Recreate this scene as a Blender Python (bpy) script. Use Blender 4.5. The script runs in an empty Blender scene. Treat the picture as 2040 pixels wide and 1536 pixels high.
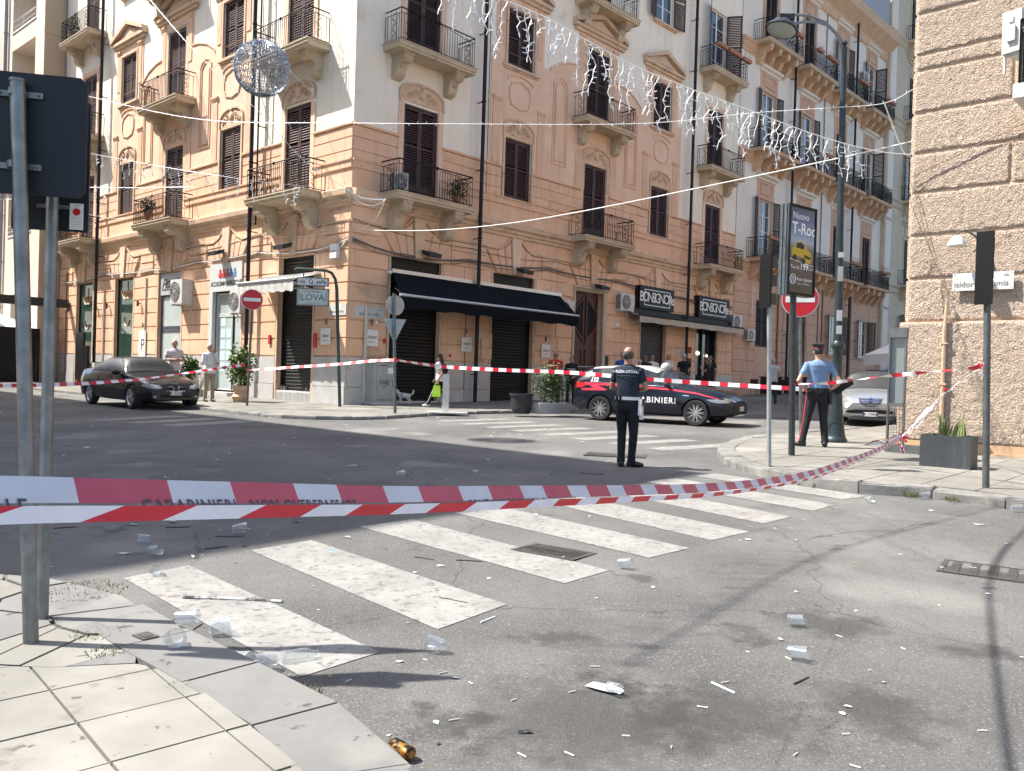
import bpy, bmesh, math, random
from math import pi, sin, cos, tan, sqrt, hypot, atan2, radians
from mathutils import Vector as V, Matrix as MX, kdtree, bvhtree, Euler
# ---------------------------------------------------------------- camera, sky, sun, exposure
SC = bpy.context.scene
COL = SC.collection
RND = random.Random(11)
CAMH = 1.489
cd = bpy.data.cameras.new('camera'); cam = bpy.data.objects.new('camera', cd); COL.objects.link(cam)
PIT, ROL = .00869517, -.0310444
F_ = V((0, cos(PIT), -sin(PIT))); U0 = V((0, sin(PIT), cos(PIT))); R0 = V((1, 0, 0))
R_ = cos(ROL)*R0 - sin(ROL)*U0; U_ = cos(ROL)*U0 + sin(ROL)*R0
cam.matrix_world = MX(((R_.x, U_.x, -F_.x, 0), (R_.y, U_.y, -F_.y, 0), (R_.z, U_.z, -F_.z, CAMH), (0, 0, 0, 1)))
cd.sensor_width = 36; cd.lens = 1708.44/2040*36; cd.clip_start = .05; cd.clip_end = 1500
SC.camera = cam
SUN_AZ, SUN_EL = radians(277), radians(55)      # azimuth the light comes from (clockwise from +y)
wd = bpy.data.worlds.new('World'); SC.world = wd; wd.use_nodes = True
nt = wd.node_tree; nt.nodes.clear()
sky = nt.nodes.new('ShaderNodeTexSky'); sky.sky_type = 'NISHITA'; sky.sun_disc = False
sky.sun_elevation = SUN_EL; sky.sun_rotation = SUN_AZ; sky.air_density = 1.0; sky.dust_density = 2.0; sky.ozone_density = 1.0
bg = nt.nodes.new('ShaderNodeBackground'); bg.inputs[1].default_value = .13
wo = nt.nodes.new('ShaderNodeOutputWorld'); nt.links.new(sky.outputs[0], bg.inputs[0]); nt.links.new(bg.outputs[0], wo.inputs[0])
sl = bpy.data.lights.new('sun', 'SUN'); sl.energy = 4.9; sl.angle = radians(.53); sl.color = (1, .955, .88)
sun = bpy.data.objects.new('sun', sl); COL.objects.link(sun)
sd = V((-sin(SUN_AZ)*cos(SUN_EL), -cos(SUN_AZ)*cos(SUN_EL), -sin(SUN_EL)))
sun.rotation_euler = sd.to_track_quat('-Z', 'Y').to_euler(); sun.location = (-20, 0, 40)
SC.view_settings.view_transform = 'Standard'; SC.view_settings.look = 'None'; SC.view_settings.gamma = 1
SC.view_settings.use_curve_mapping = False; SC.view_settings.exposure = 1.2
SC.cycles.max_bounces = 6; SC.cycles.diffuse_bounces = 3; SC.cycles.glossy_bounces = 3; SC.cycles.transmission_bounces = 4; SC.cycles.transparent_max_bounces = 8
SC.cycles.use_adaptive_sampling = True; SC.cycles.adaptive_threshold = .03
try: SC.cycles.use_denoising = True
except Exception: pass

# ---------------------------------------------------------------- frames of the street
GA, GB = .0089, .0178
def G(x, y): return GA*x + GB*y
C0 = V((-5.12858321, 26.5, 0))
AZL = -.8265
dL = V((sin(AZL), cos(AZL), 0)); dR = V((cos(AZL), -sin(AZL), 0))
nL = -dR; nR = -dL
FR = MX(((dR.x, -nR.x, 0, C0.x), (dR.y, -nR.y, 0, C0.y), (0, 0, 1, 0), (0, 0, 0, 1)))   # x right along the wall, y into it
FL = MX(((-dL.x, -nL.x, 0, C0.x), (-dL.y, -nL.y, 0, C0.y), (0, 0, 1, 0), (0, 0, 0, 1)))
def rotz(a): return MX.Rotation(a, 4, 'Z')
def tr(x, y=0, z=0):
    if not isinstance(x, (int, float)): x, y, z = x
    return MX.Translation((x, y, z))
def ground(x, y, h=0): return V((x, y, G(x, y)+h))

# ---------------------------------------------------------------- mesh builder
class MB:
    def __init__(s): s.v = []; s.f = []; s.m = []; s.T = None
    def add(s, vs, fs, m=0):
        b = len(s.v)
        if s.T is not None: vs = [s.T @ V(p) for p in vs]
        s.v += [tuple(p) for p in vs]
        for f in fs: s.f.append([b+i for i in f]); s.m.append(m)
        return s
    def box(s, x0, y0, z0, x1, y1, z1, m=0):
        return s.add([(x0,y0,z0),(x1,y0,z0),(x1,y1,z0),(x0,y1,z0),(x0,y0,z1),(x1,y0,z1),(x1,y1,z1),(x0,y1,z1)],
            [(0,3,2,1),(4,5,6,7),(0,1,5,4),(1,2,6,5),(2,3,7,6),(3,0,4,7)], m)
    def block(s, x0, z0, x1, z1, y=0, p=.04, c=.018, m=0):      # raised stone with bevelled edges on a wall facing -y
        return s.add([(x0,y,z0),(x1,y,z0),(x1,y,z1),(x0,y,z1),(x0+c,y-p,z0+c),(x1-c,y-p,z0+c),(x1-c,y-p,z1-c),(x0+c,y-p,z1-c)],
            [(4,5,6,7),(0,1,5,4),(1,2,6,5),(2,3,7,6),(3,0,4,7)], m)
    def ext(s, poly, y0, y1, m=0):                              # polygon in x,z drawn counter-clockwise seen from -y
        n = len(poly)
        return s.add([(x, y0, z) for x, z in poly]+[(x, y1, z) for x, z in poly],
            [tuple(range(n)), tuple(range(2*n-1, n-1, -1))]+[(i, i+n, (i+1) % n+n, (i+1) % n) for i in range(n)], m)
    def extz(s, poly, z0, z1, m=0, zf=None):
        n = len(poly); g = zf or (lambda x, y: 0)
        return s.add([(x, y, z0+g(x, y)) for x, y in poly]+[(x, y, z1+g(x, y)) for x, y in poly],
            [tuple(range(n-1, -1, -1)), tuple(range(n, 2*n))]+[(i, (i+1) % n, (i+1) % n+n, i+n) for i in range(n)], m)
    def extx(s, poly, x0, x1, m=0):                             # polygon in y,z swept along x
        n = len(poly)
        return s.add([(x0, y, z) for y, z in poly]+[(x1, y, z) for y, z in poly],
            [tuple(range(n)), tuple(range(2*n-1, n-1, -1))]+[(i, i+n, (i+1) % n+n, (i+1) % n) for i in range(n)], m)
    def cyl(s, a, b, r0, r1=None, n=8, m=0, caps=True):
        return s.tube([a, b], [r0, r0 if r1 is None else r1], n, m, caps)
    def tube(s, pts, r, n=6, m=0, caps=True, flat=1):
        pts = [V(p) for p in pts]; k = len(pts)
        if isinstance(r, (int, float)): r = [r]*k
        vs = []; fs = []; prev = None
        for i in range(k):
            d = (pts[min(i+1, k-1)]-pts[max(i-1, 0)])
            if d.length < 1e-9: d = V((0, 0, 1))
            d.normalize()
            if prev is None:
                up = V((0, 0, 1)) if abs(d.z) < .9 else V((1, 0, 0))
                a = d.cross(up).normalized()
            else:
                a = (prev - d*prev.dot(d))
                a = a.normalized() if a.length > 1e-6 else d.orthogonal().normalized()
            prev = a; b = d.cross(a)
            for j in range(n):
                t = 2*pi*j/n
                vs.append(pts[i]+(a*cos(t)+b*sin(t)*flat)*r[i])
        for i in range(k-1):
            for j in range(n):
                q = (j+1) % n
                fs.append((i*n+j, i*n+q, (i+1)*n+q, (i+1)*n+j))
        if caps: fs.append(tuple(range(n-1, -1, -1))); fs.append(tuple((k-1)*n+j for j in range(n)))
        return s.add(vs, fs, m)
    def lathe(s, prof, n=12, c=(0, 0, 0), m=0, cap=True):
        c = V(c); vs = []; fs = []
        for r, z in prof:
            for j in range(n):
                t = 2*pi*j/n; vs.append(c+V((r*cos(t), r*sin(t), z)))
        for i in range(len(prof)-1):
            for j in range(n):
                q = (j+1) % n; fs.append((i*n+j, i*n+q, (i+1)*n+q, (i+1)*n+j))
        if cap: fs.append(tuple(range(n-1, -1, -1))); fs.append(tuple((len(prof)-1)*n+j for j in range(n)))
        return s.add(vs, fs, m)
    def ball(s, c, r, nu=10, nv=7, m=0):
        c = V(c); r = (r, r, r) if isinstance(r, (int, float)) else r
        vs = [c+V((0, 0, -r[2]))]; fs = []
        for i in range(1, nv):
            ph = -pi/2+pi*i/nv
            for j in range(nu):
                t = 2*pi*j/nu; vs.append(c+V((r[0]*cos(ph)*cos(t), r[1]*cos(ph)*sin(t), r[2]*sin(ph))))
        vs.append(c+V((0, 0, r[2]))); L = len(vs)-1
        for j in range(nu):
            q = (j+1) % nu; fs.append((0, 1+q, 1+j)); fs.append((L, L-nu+j, L-nu+q))
            for i in range(nv-2): fs.append((1+i*nu+j, 1+i*nu+q, 1+(i+1)*nu+q, 1+(i+1)*nu+j))
        return s.add(vs, fs, m)
    def ribbon(s, pts, ups, w, m=0, th=0):
        n = len(pts)
        vs = []; 
        for p, u in zip(pts, ups): vs += [V(p)-V(u)*w/2, V(p)+V(u)*w/2]
        return s.add(vs, [(2*i, 2*i+2, 2*i+3, 2*i+1) for i in range(n-1)], m)

def mesh_of(name, mb, mats, smooth=False, ang=40):
    me = bpy.data.meshes.new(name); me.from_pydata(mb.v, [], mb.f)
    for m in (mats if isinstance(mats, (list, tuple)) else [mats]): me.materials.append(m)
    if any(mb.m): me.polygons.foreach_set('material_index', mb.m)
    if smooth:
        me.polygons.foreach_set('use_smooth', [True]*len(me.polygons))
        me.set_sharp_from_angle(angle=radians(ang))
    me.update(); return me
WM = {}
def put(name, me, parent=None, M=None, **kw):
    o = bpy.data.objects.new(name, me); COL.objects.link(o)
    M = M if M is not None else (WM[parent.name] if parent is not None else MX.Identity(4))
    WM[o.name] = M.copy()
    if parent is not None:
        o.parent = parent; o.matrix_local = WM[parent.name].inverted() @ M
    else: o.matrix_world = M
    for k, v in kw.items():
        if v is not None: o[k] = v
    return o
def add(name, mb, mats, parent=None, M=None, smooth=False, ang=40, **kw):
    return put(name, mesh_of(name, mb, mats, smooth, ang), parent, M, **kw)
def thing(name, label, cat, M, group=None): return put(name, None, None, M, label=label, category=cat, group=group)
def kids(o): return [c for c in bpy.data.objects if c.parent == o]
KID = None
def copy_tree(o, M, label=None, parent=None):
    c = o.copy(); COL.objects.link(c)
    WM[c.name] = M
    if parent is None: c.matrix_world = M
    else: c.parent = parent; c.matrix_local = WM[parent.name].inverted() @ M
    if label: c['label'] = label
    for ch in list(o.children): copy_tree(ch, M @ WM[o.name].inverted() @ WM[ch.name], None, c)
    return c
def text_mb(txt, size, align='CENTER', shear=0, ext=0, res=3, sp=1, bold=0):
    cu = bpy.data.curves.new('t', 'FONT'); cu.body = txt; cu.size = size; cu.align_x = align; cu.align_y = 'CENTER'
    cu.shear = shear; cu.extrude = ext; cu.resolution_u = res; cu.space_character = sp; cu.offset = bold
    o = bpy.data.objects.new('t', cu); COL.objects.link(o)
    dg = bpy.context.evaluated_depsgraph_get(); me = bpy.data.meshes.new_from_object(o.evaluated_get(dg))
    mb = MB(); mb.v = [tuple(v.co) for v in me.vertices]; mb.f = [list(p.vertices) for p in me.polygons]; mb.m = [0]*len(mb.f)
    bpy.data.objects.remove(o); bpy.data.meshes.remove(me); bpy.data.curves.remove(cu)
    return mb
TXZ = MX(((1,0,0,0),(0,0,-1,0),(0,1,0,0),(0,0,0,1)))        # text plane x,y -> x,z facing -y
def text(txt, size, mat_, parent, M, name='lettering', **k):
    mb = text_mb(txt, size, **k); return add(name, mb, mat_, parent, M @ TXZ)

# ---------------------------------------------------------------- materials
MATS = {}
def mat(name, col, col2=None, sc=3, rough=.8, metal=0, bump=0, bsc=40, bdist=.01, spec=.5, stretch=None, spots=None, lo=.35, hi=.65, emit=0, alpha=1, coat=0, det=5, trans=0, objc=False, bumpkind='noise'):
    if name in MATS: return MATS[name]
    m = bpy.data.materials.new(name); m.use_nodes = True; MATS[name] = m
    t = m.node_tree; N = t.nodes.new; L = t.links.new; b = t.nodes['Principled BSDF']
    c4 = lambda c: (c[0], c[1], c[2], 1)
    b.inputs['Base Color'].default_value = c4(col); b.inputs['Roughness'].default_value = rough; b.inputs['Metallic'].default_value = metal
    b.inputs['Specular IOR Level'].default_value = spec
    if coat: b.inputs['Coat Weight'].default_value = coat; b.inputs['Coat Roughness'].default_value = .03
    if alpha < 1: b.inputs['Alpha'].default_value = alpha
    if trans: b.inputs['Transmission Weight'].default_value = trans
    if emit: b.inputs['Emission Color'].default_value = c4(col); b.inputs['Emission Strength'].default_value = emit
    if objc: tc = N('ShaderNodeTexCoord'); pos = tc.outputs['Object']
    else: gp = N('ShaderNodeNewGeometry'); pos = gp.outputs['Position']
    def noise(scale, detail=det, st=None, rough_=.6):
        n = N('ShaderNodeTexNoise'); n.inputs['Scale'].default_value = scale; n.inputs['Detail'].default_value = detail; n.inputs['Roughness'].default_value = rough_
        if st:
            mp = N('ShaderNodeMapping'); mp.inputs['Scale'].default_value = st; L(pos, mp.inputs[0]); L(mp.outputs[0], n.inputs[0])
        else: L(pos, n.inputs[0])
        return n.outputs[0]
    def ramp(src, lo_, hi_):
        r = N('ShaderNodeMapRange'); r.inputs[1].default_value = lo_; r.inputs[2].default_value = hi_; L(src, r.inputs[0]); return r.outputs[0]
    def mix(f, a, c):
        x = N('ShaderNodeMix'); x.data_type = 'RGBA'
        L(f, x.inputs[0])
        for s_, i in ((a, 6), (c, 7)):
            if isinstance(s_, tuple): x.inputs[i].default_value = c4(s_)
            else: L(s_, x.inputs[i])
        return x.outputs[2]
    cur = None
    if col2:
        cur = mix(ramp(noise(sc, st=stretch), lo, hi), tuple(col), tuple(col2))
    for sp_ in (spots or []):       # (colour, scale, lo, hi, stretch)
        cur = mix(ramp(noise(sp_[1], 4, sp_[4] if len(sp_) > 4 else None), sp_[2], sp_[3]), cur if cur is not None else tuple(col), tuple(sp_[0]))
    if cur is not None: L(cur, b.inputs['Base Color'])
    if bump:
        bn = N('ShaderNodeBump'); bn.inputs['Strength'].default_value = bump; bn.inputs['Distance'].default_value = bdist
        L(noise(bsc, 6), bn.inputs['Height']); L(bn.outputs[0], b.inputs['Normal'])
    return m

# wall paints (pink and cream plaster, weathered)
dirt = (.30,.22,.17)
PINK = mat('pink_plaster', (.74,.47,.31), (.67,.42,.275), 1.3, bump=.25, bsc=60, bdist=.004, spots=[((.78,.55,.39), .7, .5, .8), ((.46,.31,.22), 1.3, .56, .80, (3,3,.16)), ((.36,.25,.18), .8, .60, .80, (1,1,2.2)), ((.34,.22,.16), 6, .64, .8, (1,1,.6))])
PINKL = mat('light_pink_plaster', (.76,.53,.375), (.70,.475,.335), 1.1, bump=.2, bsc=50, bdist=.004, spots=[((.80,.60,.45), .8, .52, .8), ((.50,.36,.26), 1.3, .58, .82, (3,3,.16)), ((.42,.31,.23), 5, .66, .8)])
PINKD = mat('moulding_plaster', (.66,.47,.325), (.57,.40,.275), 1.6, bump=.2, bsc=50, bdist=.004, spots=[((.28,.21,.15), 2.4, .55, .76, (1,1,2.5))])
CREAM = mat('cream_plaster', (.84,.765,.64), (.78,.705,.585), .9, bump=.2, bsc=50, bdist=.004, spots=[((.62,.54,.44), 1.2, .57, .82, (3,3,.15)), ((.52,.45,.37), .9, .62, .82)])
STONEC = mat('ochre_stone', (.56,.46,.33), (.48,.385,.27), 2.2, bump=.3, bsc=40, bdist=.006, spots=[((.24,.19,.14), 3, .62, .8)])
MARB = mat('plinth_marble', (.50,.49,.475), (.40,.395,.39), 1.8, bump=.2, bsc=30, bdist=.003, rough=.6, spots=[((.56,.52,.45), .9, .5, .7), ((.22,.20,.19), 2.2, .64, .8)])
SHUT = mat('shutter_wood', (.045,.018,.015), (.075,.034,.030), 4, rough=.6, spots=[((.16,.11,.105), 9, .6, .8, (1,1,.3))])
SHUT2 = mat('old_shutter_wood', (.032,.020,.018), (.05,.034,.03), 4, rough=.65)
DARK = mat('dark_void', (.012,.012,.013), rough=.9)
IRON = mat('wrought_iron', (.006,.006,.007), rough=.6, spec=.25)
BLKR = mat('black_roller', (.006,.006,.0065), (.010,.010,.010), 6, rough=.5, spec=.3)
BLK = mat('black_paint', (.004,.004,.005), rough=.5, spec=.3)
PIPEM = mat('downpipe_black', (.012,.013,.018), rough=.5, spec=.3)
PIPEB = mat('brown_pipe', (.22,.13,.095), rough=.6)
CREAMP = mat('beige_pipe', (.55,.50,.42), rough=.55)
GALV = mat('galvanised_steel', (.24,.25,.25), (.15,.16,.16), 9, rough=.42, metal=.75, spots=[((.16,.13,.10), 14, .66, .8)])
GALVD = mat('weathered_steel', (.13,.135,.14), (.19,.19,.185), 7, rough=.5, metal=.6)
WHT = mat('white_paint', (.78,.78,.77), (.70,.70,.69), 5, rough=.5)
WHTD = mat('dirty_white', (.62,.61,.58), (.50,.49,.46), 5, rough=.6)
GLASS = mat('window_glass', (.035,.045,.055), rough=.05, spec=.8, coat=.6)
GLASSG = mat('green_shop_glass', (.02,.045,.035), (.03,.06,.05), 1.2, rough=.06, spec=.35)
FABN = mat('navy_awning_fabric', (.005,.007,.011), (.008,.010,.015), 5, rough=.9, spec=.1)
FABB = mat('beige_canvas', (.50,.46,.38), (.40,.37,.31), 4, rough=.9, bump=.3, bsc=12, bdist=.02)
ALU = mat('aluminium', (.62,.62,.62), rough=.35, metal=.6)
RED = mat('sign_red', (.52,.012,.022), rough=.35)
TRED = mat('tape_red', (.62,.012,.035), (.52,.01,.03), 14, rough=.4)
TWHT = mat('tape_white', (.80,.78,.78), (.70,.69,.71), 14, rough=.4)
TBLK = mat('tape_print', (.06,.05,.08), rough=.5)
INK = mat('black_ink', (.02,.02,.022), rough=.6)
REDP = mat('red_print', (.55,.04,.04), rough=.6); BLUP = mat('blue_print', (.10,.25,.42), rough=.6)
TERRA = mat('terracotta', (.42,.19,.12), (.34,.15,.09), 8, rough=.8)
POTB = mat('beige_pot', (.60,.40,.24), (.52,.34,.20), 5, rough=.7)
PLASTD = mat('dark_plastic', (.018,.019,.021), (.028,.03,.032), 5, rough=.55)
PLANT = mat('grey_planter', (.035,.041,.045), (.05,.056,.06), 3, rough=.55, bump=.1, bsc=60, bdist=.003, spots=[((.11,.12,.12), 2.5, .6, .8, (3,3,.3))])
SOIL = mat('soil', (.07,.05,.035), (.11,.08,.05), 30, rough=1, bump=.8, bsc=60, bdist=.01)
LEAF = mat('leaf_green', (.045,.095,.018), (.09,.15,.03), 6, rough=.5)
LEAFY = mat('leaf_yellow_green', (.14,.20,.035), (.22,.25,.05), 7, rough=.5)
LEAFD = mat('leaf_dark', (.022,.05,.014), (.04,.075,.02), 6, rough=.5)
DRYL = mat('dry_leaf', (.22,.17,.09), (.15,.11,.06), 7, rough=.8)
BARK = mat('bark', (.14,.10,.07), (.09,.065,.045), 20, rough=.9)
TRUNK = BARK
LIGHTW = mat('light_string_white', (.85,.85,.84), rough=.35)
CABLE = mat('grey_cable', (.16,.145,.13), (.10,.09,.085), 6, rough=.7)
CABW = mat('white_cable', (.72,.70,.64), rough=.5)
WOODD = mat('dark_door_wood', (.055,.018,.012), (.08,.028,.019), 5, rough=.5, stretch=(1,1,.25))
SPHG = mat('tinsel_wire', (.34,.38,.42), (.24,.28,.33), 20, rough=.3, metal=.5)
STUC = mat('rough_stucco', (.60,.47,.365), (.54,.42,.325), 1.4, rough=.95, spots=[((.64,.51,.41), .6, .5, .8), ((.46,.35,.27), 3, .62, .85)])
def stucco_bump():
    t = STUC.node_tree; b = t.nodes['Principled BSDF']; N = t.nodes.new; L = t.links.new
    g = N('ShaderNodeNewGeometry'); n = N('ShaderNodeTexNoise'); n.inputs['Scale'].default_value = 34; n.inputs['Detail'].default_value = 3; n.inputs['Distortion'].default_value = .6
    L(g.outputs['Position'], n.inputs[0]); r = N('ShaderNodeMapRange'); r.inputs[1].default_value = .38; r.inputs[2].default_value = .62; L(n.outputs[0], r.inputs[0])
    n2 = N('ShaderNodeTexNoise'); n2.inputs['Scale'].default_value = 45; n2.inputs['Detail'].default_value = 4; L(g.outputs['Position'], n2.inputs[0])
    a = N('ShaderNodeMath'); a.operation = 'MULTIPLY_ADD'; a.inputs[1].default_value = .35; L(n2.outputs[0], a.inputs[0]); L(r.outputs[0], a.inputs[2])
    bp = N('ShaderNodeBump'); bp.inputs['Strength'].default_value = 1; bp.inputs['Distance'].default_value = .034; L(a.outputs[0], bp.inputs['Height']); L(bp.outputs[0], b.inputs['Normal'])
stucco_bump()
def asphalt():
    m = bpy.data.materials.new('asphalt'); m.use_nodes = True; t = m.node_tree; N = t.nodes.new; L = t.links.new; b = t.nodes['Principled BSDF']
    g = N('ShaderNodeNewGeometry'); P = g.outputs['Position']
    def ns(s, d=5, r=.6, st=None, rot=0):
        n = N('ShaderNodeTexNoise'); n.inputs['Scale'].default_value = s; n.inputs['Detail'].default_value = d; n.inputs['Roughness'].default_value = r
        if st:
            mp = N('ShaderNodeMapping'); mp.inputs['Scale'].default_value = st; mp.inputs['Rotation'].default_value = (0, 0, rot); L(P, mp.inputs[0]); L(mp.outputs[0], n.inputs[0])
        else: L(P, n.inputs[0])
        return n.outputs[0]
    def mr(s, a, c):
        r = N('ShaderNodeMapRange'); r.inputs[1].default_value = a; r.inputs[2].default_value = c; L(s, r.inputs[0]); return r.outputs[0]
    def mix(f, a, c):
        x = N('ShaderNodeMix'); x.data_type = 'RGBA'; L(f, x.inputs[0])
        for s_, i in ((a, 6), (c, 7)):
            if isinstance(s_, tuple): x.inputs[i].default_value = (*s_, 1)
            else: L(s_, x.inputs[i])
        return x.outputs[2]
    c = mix(mr(ns(.45, 4), .38, .64), (.088,.087,.085), (.155,.151,.143))
    c = mix(mr(ns(1.6, 6), .52, .72), c, (.095,.092,.088))
    c = mix(mr(ns(.9, 5, .6, (4, .35, 1), radians(42)), .56, .74), c, (.10,.097,.094))
    c = mix(mr(ns(2.0, 7, .72), .60, .70), c, (.055,.052,.05)); c = mix(mr(ns(.55, 3, .5, (1, 1, 1)), .60, .68), c, (.19,.184,.172))
    c = mix(mr(ns(75, 3, .8), .55, .68), c, (.27,.262,.245))
    c = mix(mr(ns(60, 3, .8), .57, .70), c, (.045,.043,.041))
    for (sx_, sy_, r0, r1, sq) in ((.35,3.55,.25,.62,1),(.95,3.65,.15,.50,1),(1.62,3.75,.10,.38,1),(.62,4.0,.02,.22,1.5),(1.9,5.0,.12,.36,1),(1.35,4.75,.04,.22,1),(.25,4.65,.08,.30,2),(.9,6.0,.03,.16,1),(2.5,4.6,.05,.22,1.2),(-.25,3.5,.04,.22,1),(-.5,5.35,.03,.16,1)):
        vm = N('ShaderNodeVectorMath'); vm.operation = 'SUBTRACT'; vm.inputs[1].default_value = (sx_, sy_, 0); L(P, vm.inputs[0]); v2 = N('ShaderNodeVectorMath'); v2.operation = 'MULTIPLY'; v2.inputs[1].default_value = (1, sq, 0); L(vm.outputs[0], v2.inputs[0]); ln = N('ShaderNodeVectorMath'); ln.operation = 'LENGTH'; L(v2.outputs[0], ln.inputs[0])
        ad = N('ShaderNodeMath'); ad.operation = 'MULTIPLY_ADD'; ad.inputs[1].default_value = 1.1; ad.inputs[2].default_value = -.55; L(ns(5.5, 6, .7), ad.inputs[0]); a2 = N('ShaderNodeMath'); a2.operation = 'ADD'; L(ad.outputs[0], a2.inputs[0]); L(ln.outputs['Value'], a2.inputs[1])
        r = N('ShaderNodeMapRange'); r.inputs[1].default_value = r0; r.inputs[2].default_value = r1; r.inputs[3].default_value = .62; r.inputs[4].default_value = 0; L(a2.outputs[0], r.inputs[0]); c = mix(r.outputs[0], c, (.032,.031,.029))
    vo = N('ShaderNodeTexVoronoi'); vo.feature = 'DISTANCE_TO_EDGE'; vo.inputs['Scale'].default_value = .32; wn = N('ShaderNodeVectorMath'); wn.operation = 'MULTIPLY_ADD'; wn.inputs[1].default_value = (.5, .5, 0); nz = N('ShaderNodeTexNoise'); nz.inputs['Scale'].default_value = 2.5; nz.inputs['Detail'].default_value = 5; L(P, nz.inputs[0]); L(nz.outputs[1], wn.inputs[0]); L(P, wn.inputs[2]); L(wn.outputs[0], vo.inputs['Vector'])
    r = N('ShaderNodeMapRange'); r.inputs[1].default_value = .001; r.inputs[2].default_value = .003; r.inputs[3].default_value = .55; r.inputs[4].default_value = 0; L(vo.outputs['Distance'], r.inputs[0]); c = mix(r.outputs[0], c, (.03,.029,.027))
    L(c, b.inputs['Base Color']); b.inputs['Roughness'].default_value = .82; b.inputs['Specular IOR Level'].default_value = .35
    bp = N('ShaderNodeBump'); bp.inputs['Strength'].default_value = .9; bp.inputs['Distance'].default_value = .010; L(ns(110, 4, .7), bp.inputs['Height'])
    bp2 = N('ShaderNodeBump'); bp2.inputs['Strength'].default_value = .5; bp2.inputs['Distance'].default_value = .04; L(ns(2.2, 4), bp2.inputs['Height']); L(bp.outputs[0], bp2.inputs['Normal'])
    L(bp2.outputs[0], b.inputs['Normal']); MATS['asphalt'] = m; return m
ASPH = asphalt()
def worn_paint():
    m = bpy.data.materials.new('worn_road_paint'); m.use_nodes = True; t = m.node_tree; N = t.nodes.new; L = t.links.new; b = t.nodes['Principled BSDF']
    g = N('ShaderNodeNewGeometry'); P = g.outputs['Position']
    def ns(s, d=6, r=.7):
        n = N('ShaderNodeTexNoise'); n.inputs['Scale'].default_value = s; n.inputs['Detail'].default_value = d; n.inputs['Roughness'].default_value = r; L(P, n.inputs[0]); return n.outputs[0]
    def mr(s, a, c):
        r = N('ShaderNodeMapRange'); r.inputs[1].default_value = a; r.inputs[2].default_value = c; L(s, r.inputs[0]); return r.outputs[0]
    def mix(f, a, c):
        x = N('ShaderNodeMix'); x.data_type = 'RGBA'; L(f, x.inputs[0])
        for s_, i in ((a, 6), (c, 7)):
            if isinstance(s_, tuple): x.inputs[i].default_value = (*s_, 1)
            else: L(s_, x.inputs[i])
        return x.outputs[2]
    c = mix(mr(ns(3), .4, .65), (.27,.263,.245), (.19,.184,.171))
    c = mix(mr(ns(16), .53, .64), c, (.11,.107,.10))
    c = mix(mr(ns(90, 3), .58, .70), c, (.14,.135,.128))
    L(c, b.inputs['Base Color']); b.inputs['Roughness'].default_value = .75
    bp = N('ShaderNodeBump'); bp.inputs['Strength'].default_value = .5; bp.inputs['Distance'].default_value = .005; L(ns(90, 4), bp.inputs['Height']); L(bp.outputs[0], b.inputs['Normal'])
    return m
PAINT = worn_paint()
PAVE = mat('paving_stone', (.19,.182,.158), (.155,.148,.13), 1.8, rough=.85, bump=.35, bsc=70, bdist=.003, spots=[((.29,.275,.24), .9, .5, .72), ((.17,.13,.075), 1.3, .68, .80), ((.075,.072,.065), 11, .655, .68), ((.13,.12,.095), 3.2, .60, .70)])
PAVEG = mat('grey_paving', (.175,.172,.163), (.135,.132,.126), 2.2, rough=.85, bump=.4, bsc=60, bdist=.004, spots=[((.24,.23,.205), 1.2, .52, .72), ((.065,.065,.06), 9, .63, .67), ((.10,.098,.09), 2.6, .58, .68)])
KERB = mat('kerb_stone', (.20,.195,.18), (.145,.14,.13), 4, rough=.85, bump=.6, bsc=30, bdist=.01, spots=[((.27,.26,.235), 3, .52, .7), ((.06,.058,.054), 7, .62, .7)])
JOINT = mat('joint_dirt', (.09,.085,.075), (.13,.12,.10), 12, rough=1)
CAST = mat('cast_iron', (.10,.095,.09), (.06,.055,.05), 12, rough=.6, metal=.4)
GRASS = mat('grass_blades', (.10,.14,.035), (.20,.19,.07), 25, rough=.8)

# ---------------------------------------------------------------- ground
def gsheet(name, poly, h, m, **kw):
    mb = MB(); mb.add([(x, y, G(x, y)+h) for x, y in poly], [tuple(range(len(poly)))]); return add(name, mb, m, None, MX.Identity(4), **kw)
def grid_sheet(name, x0, y0, x1, y1, n, m, zf, **kw):
    mb = MB(); vs = []; 
    for j in range(n+1):
        for i in range(n+1):
            x = x0+(x1-x0)*i/n; y = y0+(y1-y0)*j/n; vs.append((x, y, zf(x, y)))
    mb.add(vs, [(j*(n+1)+i, j*(n+1)+i+1, (j+1)*(n+1)+i+1, (j+1)*(n+1)+i) for j in range(n) for i in range(n)])
    return add(name, mb, m, None, MX.Identity(4), **kw)
grid_sheet('road', -150, -60, 150, 260, 4, ASPH, G, kind='structure')

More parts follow.
